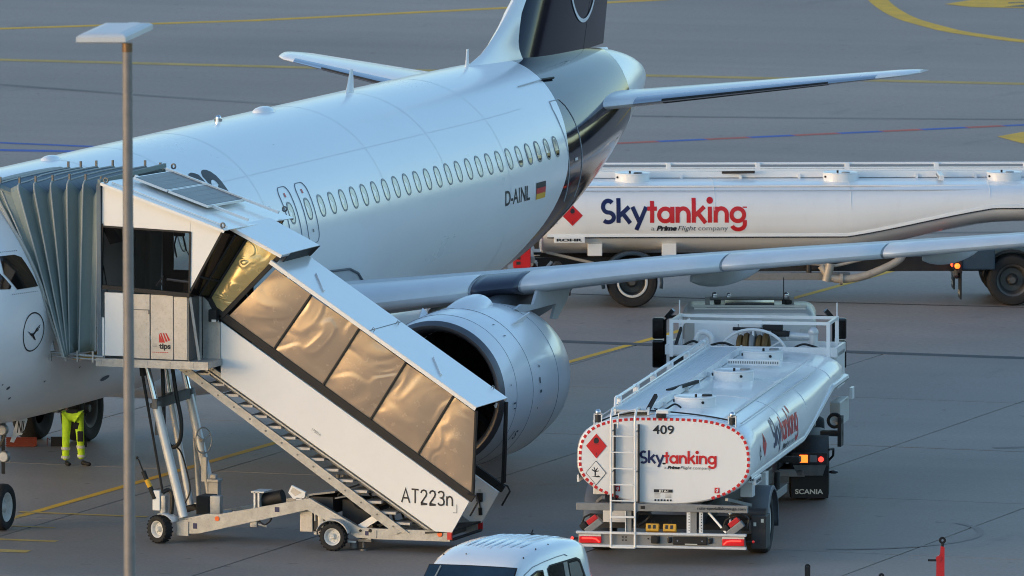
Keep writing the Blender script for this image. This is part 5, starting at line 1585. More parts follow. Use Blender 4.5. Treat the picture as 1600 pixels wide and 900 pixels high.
S(mb, 'cable_loom', 'hose')
mb = MB(); mb.cbox(4.85, 4.97, 4.40, 4.5, .31, .43, .01); mb.cyl((4.99, 4.42, .36), (5.14, 4.42, .33), .018, n=8); S(mb, 'junction_box', 'galv')
mb = MB(); mb.cbox(5.68, 5.90, 4.5, 5.0, .255, .70, .012); S(mb, 'tool_box', 'galv_panel')
mb = MB(); mb.box(5.93, 6.00, 4.5, 5.0, .30, .62); S(mb, 'tool_box', 'truck_chassis')
mb = MB(); mb.cbox(6.02, 6.12, 4.42, 4.55, .23, .62, .01); mb.box(5.95, 6.0, 4.42, 4.5, .23, .28); mb.cyl((5.97, 4.44, .45), (5.97, 4.44, .66), .02, n=8); S(mb, 'outrigger_leg', 'galv')
mb = MB(); mb.cyl((6.80, 4.45, .05), (6.80, 4.45, .25), .02, n=8); mb.cyl((6.80, 4.45, .0), (6.80, 4.45, .03), .06, n=14); mb.box(6.72, 6.95, 4.40, 4.48, .15, .19); mb.cyl((6.62, 4.5, .03), (6.62, 4.5, .14), .07, n=12); S(mb, 'jack_foot', 'galv_dark')
mb = MB(); mb.bar((6.55, 4.43, .14), (6.68, 4.43, .14), .03, .03); mb.bar((6.84, 4.42, .17), (6.94, 4.42, .2), .03, .03); S(mb, 'jack_handle', 'panel_white')
# ------------------------------------------------------------------ aviation fuel tankers
G_FLAME = [(0, -.30), (.22, -.22), (.30, .02), (.20, .22), (.16, .06), (.06, .36), (-.10, .16), (-.16, .28), (-.28, .08), (-.30, -.10), (-.20, -.26)]
def flat_poly(pts):
    bm = bmesh.new(); V = [bm.verts.new((a, b, 0)) for a, b in pts]; bm.faces.new(V)
    bmesh.ops.triangulate(bm, faces=bm.faces[:]); bm.verts.index_update()
    F = [tuple(v.index for v in f.verts) for f in bm.faces]; bm.free()
    return list(pts), F
def moved(p, u, v, s=1.0):
    return [(a*s+u, b*s+v)+tuple(q) for a, b, *q in p[0]], p[1]
def grid_quad(pts, n=4):
    """four corners filled with an n x n grid, so that it can follow a curved skin"""
    A, B, C_, D_ = [Vector(q) for q in pts]; V = []
    for i in range(n+1):
        for j in range(n+1):
            e = A.lerp(B, i/n).lerp(D_.lerp(C_, i/n), j/n); V.append((e.x, e.y))
    return V, [(i*(n+1)+j, (i+1)*(n+1)+j, (i+1)*(n+1)+j+1, i*(n+1)+j+1) for i in range(n) for j in range(n)]
def brand(length):
    """the two coloured halves of the tank lettering, scaled to length: (navy part, red part, scale)"""
    V1, F1, x1 = stroke_word('Sky', .27); V2, F2, x2 = stroke_word('tanking', .27)
    k = length/(x1+x2)
    p1 = ([(a*k, b*k, c) for a, b, c in V1], F1); p2 = ([((a+x1)*k, b*k, c) for a, b, c in V2], F2)
    return p1, p2, k, x1*k
def strapline(k, x0):
    """small print under the word"""
    out = []; x = x0
    for txt, bold, mi, sh in (('a ', 0, 1, 0), ('Prime', .03, 0, .25), ('Flight ', 0, 0, .25), ('company', 0, 1, 0)):
        vs, fs = font_mesh(txt.strip(), .52*k, bold*k, 1.25, sh)
        w = max(a for a, b in vs)-min(a for a, b in vs)
        out.append(([(a+x, b-.52*k, .0012) for a, b in vs], fs, mi)); x += w+(.18*k if txt.endswith(' ') else .03*k)
    return out

def make_tanker(label, loc, rz, bend, number):
    T = thing('fuel_tanker', label, 'fuel tanker', loc, rz, 'white aviation fuel tankers on the apron')
    def P(mb, name, mats, lab=None, parent=None, sharp=35): return mb.build(name, mats, parent or T, lab, sharp)
    HW, ZT = 1.43, 2.37
    zb = pchip([0, 6.0, 6.3, 8.9, 9.3, 12], [.95, .95, .99, 1.53, 1.56, 1.56])
    zl = pchip([0, 6.1, 6.25, 8.85, 9.0, 12], [1.40, 1.40, 1.42, 1.93, 1.95, 1.95])
    def sect(v, s=1.0, n=64, ds=0.0):
        """cross-section at v, drawn in by s towards its middle"""
        b = zb(v); zc = min(1.62+(b-.95)*.55, 2.02); R = []
        for k in range(n):
            a = 2*pi*k/n; c, q = cos(a), sin(a)
            e = 2/3.2 if q >= 0 else 2/2.15
            x = HW*(abs(c)**e)*(1 if c > 0 else -1); z = (ZT-zc if q >= 0 else zc-b)*(abs(q)**e)*(1 if q > 0 else -1)
            R.append(Vector((x*s, v, zc+z*s)))
        return R
    rings = [sect(.21, .02), sect(.21, .955), sect(.235, .985), sect(.29, 1.0)]
    rings += [sect(v) for v in (1, 2, 3, 4, 5, 5.9, 6.15, 6.5, 7.2, 8.0, 8.7, 9.0, 9.4, 10.0)]
    rings += [sect(10.5, .985), sect(10.8, .94), sect(10.98, .86), sect(11.05, .7), sect(11.06, .02)]
    mb = MB(); mb.loft(rings, True)
    tank = P(mb, 'tank', 'truck_white', sharp=28)
    # weld beads and faint ring seams over the top
    for v in (3.55, 6.2, 8.9):
        R = sect(v, 1.002); mb = MB(); mb.tube(R[2:31], .006, 4, False); mb.build('weld_seam', 'truck_white', tank)
    # shoulder flange, trim ledge with its dark line
    for s in (1, -1):
        pts = []
        for i in range(60):
            v = .3+10.4*i/59
            b = zb(v); zc = min(1.62+(b-.95)*.55, 2.02); z = zl(v)
            q = (z-zc)/((ZT-zc) if z > zc else (zc-b)); e = 3.2 if z > zc else 2.15
            x = HW*(1-min(.98, abs(q))**e)**(1/e); pts.append(Vector((s*x, v, z)))
        mb = MB(); mb.loft([[q+Vector((-.03*s, 0, .05)), q+Vector((.035*s, 0, .03)), q+Vector((.04*s, 0, -.02)), q+Vector((-.03*s, 0, -.03))] for q in pts], False)
        P(mb, 'trim_ledge', 'truck_white')
        mb = MB(); mb.tube([q+Vector((.022*s, 0, -.035)) for q in pts], .012, 5); P(mb, 'trim_line', 'ink')
        mb = MB(); mb.tube([Vector((s*1.20, v, 2.255)) for v in (.5, 3, 6, 9, 10.2)], .012, 5); P(mb, 'shoulder_seam', 'aircraft_grey')
    # rear frame of red squares: small, one joined part
    def outline(t):
        """point on the rear rim for t in turns, and its direction"""
        a = 2*pi*t; zc = 1.62; c, q = cos(a), sin(a); e = 2/3.2 if q >= 0 else 2/2.15
        return Vector((.955*HW*(abs(c)**e)*(1 if c > 0 else -1), .212, zc+.955*(ZT-zc if q >= 0 else zc-.95)*(abs(q)**e)*(1 if q > 0 else -1)))
    N = 4000; pts = [outline(i/N) for i in range(N+1)]
    mb = MB(); acc = 0; last = pts[0]; step = .093
    for i in range(1, N+1):
        acc += (pts[i]-last).length; last = pts[i]
        if acc >= step:
            acc -= step
            t = (pts[min(i+1, N)]-pts[i-1]).normalized(); c = pts[i]
            if c.z < 1.06 and -.70 < c.x < .72: continue
            n_ = Vector((t.z, 0, -t.x)); c = c+Vector((0, -.006, 0))
            mb.quad(c-t*.028-n_*.023, c+t*.028-n_*.023, c+t*.028+n_*.023, c-t*.028+n_*.023)
    rf = P(mb, 'reflective_squares', 'red'); rf['kind'] = 'stuff'
    back = plane_fn((0, .205, 0), (1, 0, 0), (0, 0, 1))
    p1, p2, k, x1 = brand(1.26)
    u0, v0 = -.40, 1.625
    decal([([(a+u0, b+v0, c) for a, b, c in p1[0]], p1[1], 0), ([(a+u0, b+v0, c) for a, b, c in p2[0]], p2[1], 1)], back, 'lettering', ['navy', 'red'], tank)
    decal([([(a+u0+.40, b+v0-.02, c) for a, b, c in q[0]], q[1], q[2]) for q in strapline(k*.95, 0)], back, 'small_print', ['ink', 'rim_grey'], tank)
    vs, fs = font_mesh(number or '410', 1.0, .012)
    decal([(fit(vs, -.185, 2.095, .345, .145), fs, 0)], back, 'lettering', 'ink', tank)
    # hazard diamonds
    def diamond(cu, cv, fn, red, parent, w=.168, h=.20):
        if red:
            ps = [(grid_quad([(cu, cv-h), (cu+w, cv), (cu, cv+h), (cu-w, cv)]) + (0,))]
            fl = moved(flat_poly(G_FLAME), cu, cv+.085, .15); ps.append(([(a, b, .002) for a, b in fl[0]], fl[1], 1))
            ps.append(([(cu-.04, cv+.028, .002), (cu+.04, cv+.028, .002), (cu+.04, cv+.036, .002), (cu-.04, cv+.036, .002)], [(0, 1, 2, 3)], 1))
            vs, fs = font_mesh('3', .06, 0); ps.append(([(a+cu-.015, b+cv-.15, .002) for a, b in vs], fs, 1))
            return decal(ps, fn, 'hazard_diamond', ['red', 'ink'], parent, 'red flammable liquid diamond')
        ps = [grid_quad([(cu, cv-h), (cu+w, cv), (cu, cv+h), (cu-w, cv)])+(1,)]
        V, F = grid_quad([(cu, cv-h*.94), (cu+w*.94, cv), (cu, cv+h*.94), (cu-w*.94, cv)])
        ps.append(([(a, b, .0015) for a, b in V], F, 0))
        tree = [(-.03, -.06), (-.03, .02), (-.09, .06), (-.08, .075), (-.03, .05), (-.05, .12), (-.035, .12), (-.01, .06), (.03, .11), (.04, .10), (.01, .045), (.06, .05), (.06, .035), (.0, .02), (.0, -.06)]
        fish = [(-.10, -.07), (.0, -.065), (.05, -.05), (.10, -.085), (.02, -.09)]
        for g in (tree, fish):
            q = moved(flat_poly(g), cu, cv, .8); ps.append(([(a, b, .003) for a, b in q[0]], q[1], 1))
        return decal(ps, fn, 'hazard_diamond', ['panel_white', 'ink'], parent, 'white environment hazard diamond')
    diamond(-1.10, 1.885, back, True, tank); diamond(-1.105, 1.45, back, False, tank)
    ps = [([(-.165, 1.155), (.14, 1.155), (.14, 1.205), (-.165, 1.205)], [(0, 1, 2, 3)], 0)]
    vs, fs = font_mesh('JET A-1', .05, .002); ps.append(([(a-.08, b+1.163, .002) for a, b in vs], fs, 1))
    for r in range(4): ps.append(([(-.155, 1.13-.018*r), (-.155+.10-.012*(r % 2), 1.13-.018*r), (-.155+.10-.012*(r % 2), 1.136-.018*r), (-.155, 1.136-.018*r)], [(0, 1, 2, 3)], 2)); ps.append(([(.02, 1.13-.018*r), (.12, 1.13-.018*r), (.12, 1.136-.018*r), (.02, 1.136-.018*r)], [(0, 1, 2, 3)], 2))
    for i in range(6): ps.append(([(-.155+.05*i, 1.015), (-.125+.05*i, 1.015), (-.125+.05*i, 1.045), (-.155+.05*i, 1.045)], [(0, 1, 2, 3)], 0))
    decal(ps, back, 'fuel_grade_label', ['ink', 'panel_white', 'rim_grey'], tank)
    for cu in (-.755, .86):
        V, F = ringflat(.018, .008, 14)
        decal([([(cu-.04, 1.16), (cu+.04, 1.16), (cu+.04, 1.25), (cu-.04, 1.25)], [(0, 1, 2, 3)], 0), ([(a+cu, b+1.205, .002) for a, b in V], F, 1), ([(cu-.008, 1.17, .003), (cu+.006, 1.17, .003), (cu+.022, 1.235, .003), (cu+.006, 1.235, .003)], [(0, 1, 2, 3)], 1)], back, 'extinguisher_sign', ['red', 'panel_white'], tank)
    # side lettering and diamonds on both flanks
    def flank(s):
        def fn(u, w):
            v = u if s > 0 else 11-u
            b = zb(v); zc = min(1.62+(b-.95)*.55, 2.02); z = w; q = (z-zc)/((ZT-zc) if z > zc else (zc-b)); e = 3.2 if z > zc else 2.15
            x = HW*(1-min(.98, abs(q))**e)**(1/e)
            dx = -(abs(q)**(e-1))*(1 if q > 0 else -1)
            nn = Vector((1, 0, -dx*HW/(ZT-zc) if q > 0 else -.0)).normalized() if abs(q) > 1e-3 else Vector((1, 0, 0))
            return Vector((s*x, v, z)), Vector((s*nn.x, 0, nn.z))
        return fn
    for s in (1, -1):
        p1, p2, k, x1 = brand(2.74 if number else 2.86); u0, v0 = ((2.45 if number else 1.33) if s > 0 else 11-4.3), 1.655
        fn = flank(s)
        decal([([(a+u0, b+v0, c) for a, b, c in p1[0]], p1[1], 0), ([(a+u0, b+v0, c) for a, b, c in p2[0]], p2[1], 1)], fn, 'lettering', ['navy', 'red'], tank)
        decal([([(a+u0+.98, b+v0-.02, c) for a, b, c in q[0]], q[1], q[2]) for q in strapline(k*.82, 0)], fn, 'small_print', ['ink', 'rim_grey'], tank)
        diamond(((1.55 if number else .79) if s > 0 else 11-.86), 1.80, fn, True, tank, .20, .20)
        diamond(((1.10 if number else .42) if s > 0 else 11-.42), 1.72, fn, False, tank, .10, .13)
    # roof: hatch turrets, walkway, folded handrail, dip-stick case
    for v in (2.0, 6.05, 9.25):
        zt = 2.36
        mb = MB(); mb.lathe([(-.06, .335), (.14, .335), (.145, .345), (.165, .345), (.17, .33), (.165, .30), (.15, .0)], (.22, v, zt), (0, 0, 1), 36)
        h = P(mb, 'hatch', 'truck_white')
        mb = MB(); mb.cyl((.22+.02, v-.05, zt+.15), (.24, v-.05, zt+.20), .02, n=8); mb.build('vent_valve', 'black', h)
        mb = MB(); mb.cyl((.40, v+.1, zt+.155), (.40, v+.1, zt+.185), .09, .08, 16); mb.build('hatch_cover', 'truck_grey' if v > 3 else 'black', h)
        for a in (-60, 190):
            c = Vector((.22+.345*cos(radians(a)), v+.345*sin(radians(a)), zt+.09)); d = Vector((cos(radians(a)), sin(radians(a)), 0))
            mb = MB(); mb.cyl(c-d*.015, c+d*.012, .022, n=10); mb.build('drain', 'black', h)
    wv0, wv1 = .35, 10.2
    mb = MB(); mb.box(-.80, -.30, wv0, wv1, 2.43, 2.445); walk = P(mb, 'walkway', 'alu')
    nr = 8
    for i in range(nr):
        x = -.79+.48*i/(nr-1)
        mb = MB(); mb.box(x-.0325, x+.0325, wv0+.005, wv1-.005, 2.446, 2.462); mb.build('walkway_plank', 'walk_white', walk)
    for x in (-.82, -.285):
        mb = MB(); mb.box(x-.012, x+.012, wv0, wv1, 2.38, 2.50); mb.build('walkway_edge', 'truck_white', walk)
    for i in range(9):
        v = wv0+.3+1.15*i
        mb = MB(); mb.box(-.30, -.22, v, v+.05, 2.36, 2.44); mb.build('walkway_bracket', 'truck_white', walk)
    mb = MB(); mb.tube([(-.86, .55, 2.40), (-.88, .75, 2.60), (-.88, 10.2, 2.60), (-.86, 10.35, 2.42)], .024, 8); rail = P(mb, 'folding_handrail', 'truck_white')
    mb = MB(); mb.tube([(-.83, .75, 2.52), (-.83, 10.1, 2.52)], .015, 6); mb.build('rail_bar', 'truck_white', rail)
    for i in range(6):
        v = .95+1.75*i; mb = MB(); mb.cbox(-.92, -.82, v, v+.10, 2.48, 2.62, .015); mb.build('rail_hinge', 'truck_white', rail)
    mb = MB(); mb.box(.9, .96, .6, 9.6, 2.31, 2.335); P(mb, 'cable_duct', 'truck_white')
    mb = MB(); mb.cbox(-.18, .70, 7.95, 8.05, 2.40, 2.50, .01); case = P(mb, 'dipstick_case', 'truck_white')
    mb = MB()
    for i in range(22): mb.box(-.16+.039*i, -.14+.039*i, 7.945, 7.948, 2.43, 2.47)
    mb.build('scale_marks', 'rim_grey', case)['kind'] = 'stuff'
    mb = MB(); mb.tube(smooth_path([(-.25, .75, 2.44), (-.10, .85, 2.42), (.05, .95, 2.50), (.15, 1.0, 2.44)]), .016, 6); mb.tube(smooth_path([(-1.05, .3, 2.28), (-.80, .4, 2.36), (-.30, .45, 2.44), (.2, .6, 2.40), (.7, .5, 2.36), (1.12, .4, 2.30)]), .013, 6); P(mb, 'cable', 'hose')
    mb = MB(); mb.bar((-.30, .45, 2.46), (-.22, .75, 2.66), .05, .06); P(mb, 'rail_latch', 'black')
    mb = MB(); mb.bar((-.44, 3.3, 2.46), (-.12, 4.4, 2.50), .06, .05); P(mb, 'hose_clamp', 'black')
    for s in (-1, 1):
        x = 1.09*s+.0
        mb = MB()
        for dx in (-.06, .06): mb.box(x+dx-.008, x+dx+.008, .27, .33, 2.16, 2.40)
        mb.box(x-.068, x+.068, .27, .33, 2.38, 2.395); br = P(mb, 'beacon_guard', 'truck_white')
        mb = MB(); mb.cyl((x, .30, 2.40), (x, .30, 2.42), .055, n=16); mb.sphere((x, .30, 2.42), .05, 14, 6); mb.build('beacon', 'chrome', br)
        mb = MB(); mb.cyl((x, .30, 2.26), (x, .30, 2.38), .045, n=12); mb.build('beacon_base', 'truck_chassis', br)
    mb = MB(); mb.cbox(-.13, .07, .20, .42, 2.41, 2.48, .01); cm = P(mb, 'camera_bracket', 'truck_white')
    mb = MB(); mb.cbox(-.12, .03, .14, .26, 2.36, 2.43, .01); mb.cyl((-.045, .13, 2.395), (-.045, .15, 2.395), .025, n=12); mb.build('reversing_camera', 'black', cm)
    # ladder
    mb = MB()
    for x in (-.82, -.43):
        mb.tube(smooth_path([(x, -.06, .28), (x, -.06, 1.0), (x, -.06, 2.25), (x, -.02, 2.42), (x, .12, 2.50), (x, .45, 2.48)], 5), .019, 8)
    lad = P(mb, 'ladder', 'panel_white')
    for z in (.29, .52, .78, 1.04, 1.30, 1.56, 1.82, 2.08):
        mb = MB(); mb.bar((-.82, -.06, z), (-.43, -.06, z), .05, .03 if z < 1 else .018); mb.build('rung', 'panel_white', lad)
    for z in (.85, 1.5, 2.15):
        for x in (-.82, -.43):
            mb = MB(); mb.bar((x, -.06, z), (x, .22, z), .02, .02); mb.build('ladder_bracket', 'panel_white', lad)
    for x in (-.795, -.405):
        mb = MB(); mb.box(x-.010, x+.010, .11, .20, .98, 2.25); mb.build('ladder_guide', 'truck_chassis', lad)
    mb = MB(); mb.tube([(-.72, -.02, 2.20), (-.70, -.02, 2.44), (-.45, .1, 2.50)], .012, 6); mb.build('grab_handle', 'panel_white', lad)
    # rear beams
    mb = MB(); mb.cbox(-1.39, 1.39, -.04, .06, .875, .99, .006); beam_ = P(mb, 'rear_crossbeam', 'truck_grey')
    vs, fs = font_mesh('rohr-spezialfahrzeuge.com', 1.0, .02)
    decal([(fit(vs, .58, .905, .78, .062), fs, 0)], plane_fn((0, -.044, 0), (1, 0, 0), (0, 0, 1)), 'lettering', 'ink', beam_)
    mb = MB(); mb.box(-.34, -.27, -.046, -.041, .91, .96); mb.build('socket_plate', 'black', beam_)
    mb = MB(); mb.cbox(-1.39, 1.37, -.06, .05, .495, .535, .008); bump = P(mb, 'rear_bumper', 'alu')
    mb = MB(); mb.box(-1.36, 1.34, -.01, .04, .325, .495); mb.build('bumper_plate', 'truck_grey', bump)
    mb = MB(); mb.cbox(-1.36, 1.37, -.06, .05, .285, .325, .008); mb.build('bumper_lip', 'alu', bump)
    for s in (-1, 1):
        xa, xb = (-1.34, -.98) if s < 0 else (.98, 1.34)
        mb = MB(); mb.cbox(xa, xb, -.05, -.011, .345, .455, .012); tl = P(mb, 'tail_light', 'red_lens')
        mb = MB(); a0_, a1_ = (xa, xb) if s < 0 else (xb, xa)
        mb.tube([(a0_+.05*-s*-1*(-1), -.052, .425), (a0_+(a1_-a0_)*.60, -.052, .425), (a0_+(a1_-a0_)*.78, -.052, .412), (a0_+(a1_-a0_)*.92, -.052, .365)], .012, 6); mb.build('light_strip', 'red_glow', tl)
        mb = MB(); mb.box(xa, xb, -.045, -.012, .458, .485); mb.build('reflector_strip', 'reflex', tl)
        mb = MB(); mb.cyl((s*1.36, .08, .40), (s*1.47, .08, .40), .018, n=8); mb.build('marker_arm', 'black', tl)
        mb = MB(); mb.sphere((s*1.47, .07, .405), .024, 10, 6); mb.build('marker_light', 'red_glow' if s < 0 else 'red_lens', tl)
        # hand lamps stowed aslant on the bumper
        R = Matrix.Translation((s*1.16 if s > 0 else -1.14, .05, .66)) @ Matrix.Rotation(radians(38*s*-1*-1 if s < 0 else -38), 4, 'Y')
        mb = MB(); mb.cbox(-.16, .14, -.06, .08, -.11, .0, .012, R); hl = P(mb, 'hand_lamp', 'truck_grey', 'grey and red lamp stowed aslant on the bumper')
        mb = MB(); mb.cbox(-.06, .13, -.05, .07, .0, .085, .012, R); mb.build('lamp_head', 'red', hl)
        mb = MB(); mb.cbox(-.20, -.08, -.05, .07, -.02, .10, .03, R); mb.tube([R @ Vector(q) for q in ((-.16, 0, .08), (-.05, 0, .15), (.06, 0, .13), (.14, 0, .06))], .018, 6); mb.build('lamp_handle', 'black', hl)
    for x0, x1, m in ((.40, .46, 'panel_white'), (.46, .56, 'truck_grey'), (.60, .66, 'alu')):
        mb = MB(); mb.box(x0, x1, .0+.005*x0, .06, .535, .875); pst = P(mb, 'rear_post', m)
        if m != 'truck_grey':
            q = MB()
            for i in range(7): q.cyl(((x0+x1)/2+.01, -.004+.005*x0, .57+.045*i), ((x0+x1)/2+.01, .0+.005*x0, .57+.045*i), .009, n=6)
            q.build('bolt_holes', 'black', pst)['kind'] = 'stuff'
    mb = MB(); mb.box(-.58, -.50, .02, .10, .535, .875); P(mb, 'rear_post', 'truck_grey')
    mb = MB(); mb.box(-.60, -.585, .0, .02, .50, .88); P(mb, 'rear_post', 'panel_white')
    for a, b in (((.74, .10, .86), (1.04, .02, .545)), ((1.0, .4, .86), (1.12, .3, .76)), ((1.09, .1, .87), (1.09, .1, .70))):
        mb = MB(); mb.bar(a, b, .03, .055, (0, 1, 0)); P(mb, 'brace', 'alu')
    mb = MB(); mb.box(-1.30, 1.30, .75, .80, .50, .72); P(mb, 'rear_panel', 'truck_chassis')
    mb = MB(); mb.box(-1.05, -.60, .55, .57, .62, .93); mb.box(-1.05, -.60, .545, .55, .62, .655); P(mb, 'side_locker', 'truck_white')
    for x in (-.155, .125):
        R = Matrix.Translation((x, .02, .605)) @ Matrix.Rotation(radians(-18), 4, 'X')
        mb = MB(); mb.cbox(-.105, .105, -.05, .06, -.06, .06, .01, R); yb_o = P(mb, 'chock_block', 'yellow_box', 'yellow wheel chock standing in its rack')
        mb = MB()
        for dx in (-.045, .035): mb.box(dx-.022, dx+.022, -.053, -.051, -.025, .035, R)
        mb.build('chock_slot', 'truck_chassis', yb_o)
        mb = MB(); mb.tube([R @ Vector(q) for q in ((-.03, 0, .06), (-.02, 0, .12), (.02, 0, .12), (.03, 0, .06))], .005, 5); mb.build('chock_ring', 'black', yb_o)
    mb = MB(); mb.cbox(.18, .74, -.05, -.012, .345, .475, .015); lp = P(mb, 'plate_holder', 'black')
    mb = MB(); mb.box(.38, .58, -.054, -.051, .352, .366); mb.build('plate_light', 'reflex', lp)
    mb = MB()
    for x in (.26, .66): mb.cyl((x, -.055, .41), (x, -.05, .41), .014, n=8)
    mb.build('plate_screw', 'chrome', lp)['kind'] = 'stuff'
    for x in (.13, .79):
        mb = MB(); mb.cbox(x-.035, x+.035, -.045, -.012, .37, .47, .02); P(mb, 'rubber_buffer', 'black_gloss')
    mb = MB(); mb.cbox(-.17, -.03, -.08, -.012, .36, .48, .02); mb.cyl((-.1, -.10, .42), (-.1, -.05, .42), .05, n=12); mb.cyl((-.22, -.02, .43), (-.22, -.012, .43), .014, n=8); P(mb, 'trailer_socket', 'black')
    mb = MB()
    for dx in (0, .05):
        for dz in (0, .05): mb.box(-.65+dx*1.1, -.62+dx*1.1, -.014, -.011, .39+dz, .41+dz)
    P(mb, 'plate_holes', 'black')['kind'] = 'stuff'
    mb = MB(); mb.tube(smooth_path([(-.38, .1, .82), (-.30, .05, .84), (-.20, .1, .80), (-.28, .15, .70), (-.40, .1, .62)]), .03, 6); mb.tube(smooth_path([(1.05, .1, .80), (1.2, .05, .84), (1.38, .1, .78), (1.36, .1, .62)]), .02, 6); P(mb, 'air_hose', 'hose')
    mb = MB(); mb.cbox(1.40, 1.64, .30, .75, .26, .80, .02); bb = P(mb, 'battery_box', 'truck_chassis')
    for x, z in ((1.46, .66), (1.58, .72)):
        mb = MB(); mb.box(x-.022, x+.022, .294, .299, z-.03, z+.03); mb.box(x-.008, x+.014, .291, .294, z-.012, z+.016); mb.build('warning_label', 'reflex', bb)
    mb = MB(); mb.cyl((1.22, .5, .80), (1.62, .5, .80), .10, n=16); P(mb, 'air_tank', 'truck_chassis')
    # axle, wheels, mudguards
    AX = 1.95
    for s in (-1, 1):
        w = put_wheel(TW, TH_ if number else TD, (s*1.28, AX, .5), T, s < 0)
        if not number:
            mb = MB(); mb.lathe([(.155, .30), (.165, .30), (.170, .265), (.150, .255)], (0, 0, 0), (1, 0, 0), 32); mb.build('rim_ring', 'hub_white', w)
        P0, P1, P2 = [], [], []
        for i in range(19):
            a = radians(-12+204*i/18); r = .60
            P0.append(Vector((s*1.08, AX-r*cos(a), .5+r*sin(a)))); P1.append(Vector((s*1.50, AX-r*cos(a), .5+r*sin(a)))); P2.append(Vector((s*1.52, AX-(r-.06)*cos(a), .5+(r-.06)*sin(a))))
        mb = MB(); mb.loft([P0, P1, P2], False); mg_ = P(mb, 'mudguard', 'mudguard_blue' if number else 'truck_blue'); mg_.modifiers.new('thickness', 'SOLIDIFY').thickness = .015
        for v in (AX-.72, AX+.72):
            mb = MB(); mb.cbox(s*1.2-.1, s*1.2+.1, v-.14, v+.14, 1.0, 1.24, .01); P(mb, 'mudguard_bracket', 'truck_white')
        mb = MB(); mb.cbox(s*1.435-.02, s*1.435+.02, .43, 1.03, 1.27, 1.385, .008); rp = P(mb, 'maker_plate', 'truck_white')
        vs, fs = font_mesh('ROHR', 1.0, .05)
        if s > 0: decal([(fit(vs, .48, 1.30, .50, .055), fs, 0)], plane_fn((1.458, 0, 0), (0, 1, 0), (0, 0, 1)), 'lettering', 'ink', rp)
        mb = MB(); mb.box(s*.55-.06, s*.55+.06, .1, 11.0, .62, .90); P(mb, 'chassis_rail', 'truck_chassis')
        mb = MB(); mb.bar((s*1.0, .3, 1.05), (s*1.25, 1.2, .86), .05, .05); P(mb, 'tank_support', 'truck_grey')
    mb = MB(); mb.cyl((-1.2, AX, .5), (1.2, AX, .5), .09, n=12); P(mb, 'axle', 'truck_chassis')
    mb = MB(); mb.cbox(-.9, .9, 5.4, 5.9, .66, .95, .03); P(mb, 'pump_cabinet', 'truck_chassis')
    mb = MB(); mb.cbox(.98, 1.10, 3.3, 6.2, .50, .64, .01); P(mb, 'side_guard', 'truck_grey')
    mb = MB(); mb.cbox(-1.2, 1.2, 6.9, 7.1, .9, 1.0, .02); mb.cyl((1.05, 5.4, .62), (1.05, 5.4, .92), .05, n=10); P(mb, 'landing_leg', 'truck_chassis')
    kids = set(o.name for o in C.objects)
    # front pump module with white pipe frame, hose reel and pipes
    mb = MB()
    for x in (-1.30, 1.38):
        mb.bar((x, 10.75, 2.30), (x, 10.75, 2.93), .06, .06); mb.bar((x, 11.75, 2.30), (x, 11.75, 2.93), .06, .06); mb.bar((x, 10.75, 2.90), (x, 11.75, 2.90), .05, .05)
    mb.bar((-1.30, 10.75, 2.90), (1.38, 10.75, 2.90), .05, .05); mb.bar((-1.30, 11.75, 2.90), (1.38, 11.75, 2.90), .05, .05)
    fr = P(mb, 'module_frame', 'truck_white')
    mb = MB(); mb.cbox(-1.46, 1.48, 11.2, 12.0, 1.75, 2.38, .02); P(mb, 'module_box', 'truck_white')
    mb = MB(); mb.box(-1.40, -.95, 11.18, 11.195, 1.85, 2.26); mb.box(.8, 1.3, 11.18, 11.195, 1.85, 2.26); P(mb, 'module_door', 'truck_chassis')
    mb = MB()
    for x in (-1.46, 1.44): mb.box(x, x+.04, 11.1, 12.05, 2.30, 2.46)
    mb.box(-1.46, 1.48, 11.06, 11.1, 2.30, 2.46); mb.box(-1.46, 1.48, 12.05, 12.09, 2.30, 2.46); P(mb, 'module_rim', 'truck_white')
    mb = MB(); mb.cbox(-1.05, -.30, 11.65, 11.72, 2.38, 2.80, .01); mb.cbox(-.28, .1, 11.62, 11.74, 2.38, 2.84, .01); P(mb, 'instrument_panel', 'truck_white')
    # hose reel: wheel standing crosswise with hose wound on it
    rc = Vector((.02, 11.25, 2.28))
    mb = MB(); mb.tube([rc+Vector((.58*cos(radians(a)), 0, .45*sin(radians(a)))) for a in range(0, 361, 10)], .026, 7, False)
    for a in (35, 90, 145, 215, 270, 325): mb.bar(rc, rc+Vector((.58*cos(radians(a)), 0, .45*sin(radians(a)))), .04, .02)
    reel = P(mb, 'hose_reel', 'truck_white')
    for i in range(5):
        rr = .22+.035*(i % 3)
        mb = MB(); mb.tube([Vector((-.22+.11*i, rc.y+.14+.26*0, rc.z+.02))+Vector((0, .24*cos(radians(a)), (rr+.06)*sin(radians(a)))) for a in range(0, 361, 20)], .05, 8, False); mb.build('hose_coil', 'hose_brown' if i not in (2,) else 'truck_grey', reel)
    mb = MB(); mb.cyl((.60, 11.45, 2.62), (1.02, 11.45, 2.60), .06, n=14); mb.cyl((1.02, 11.45, 2.40), (1.02, 11.45, 2.68), .08, n=14); mb.sphere((1.02, 11.45, 2.68), .09, 12, 8); mb.cyl((.56, 11.45, 2.62), (.60, 11.45, 2.62), .085, n=14); P(mb, 'meter_pipe', 'alu')
    mb = MB(); mb.cyl((-.35, 11.4, 2.72), (.15, 11.4, 2.72), .03, n=10); mb.cbox(.16, .50, 11.35, 11.5, 2.70, 2.80, .02); mb.cbox(.3, .62, 11.35, 11.5, 2.60, 2.70, .03); P(mb, 'valve_gear', 'black')
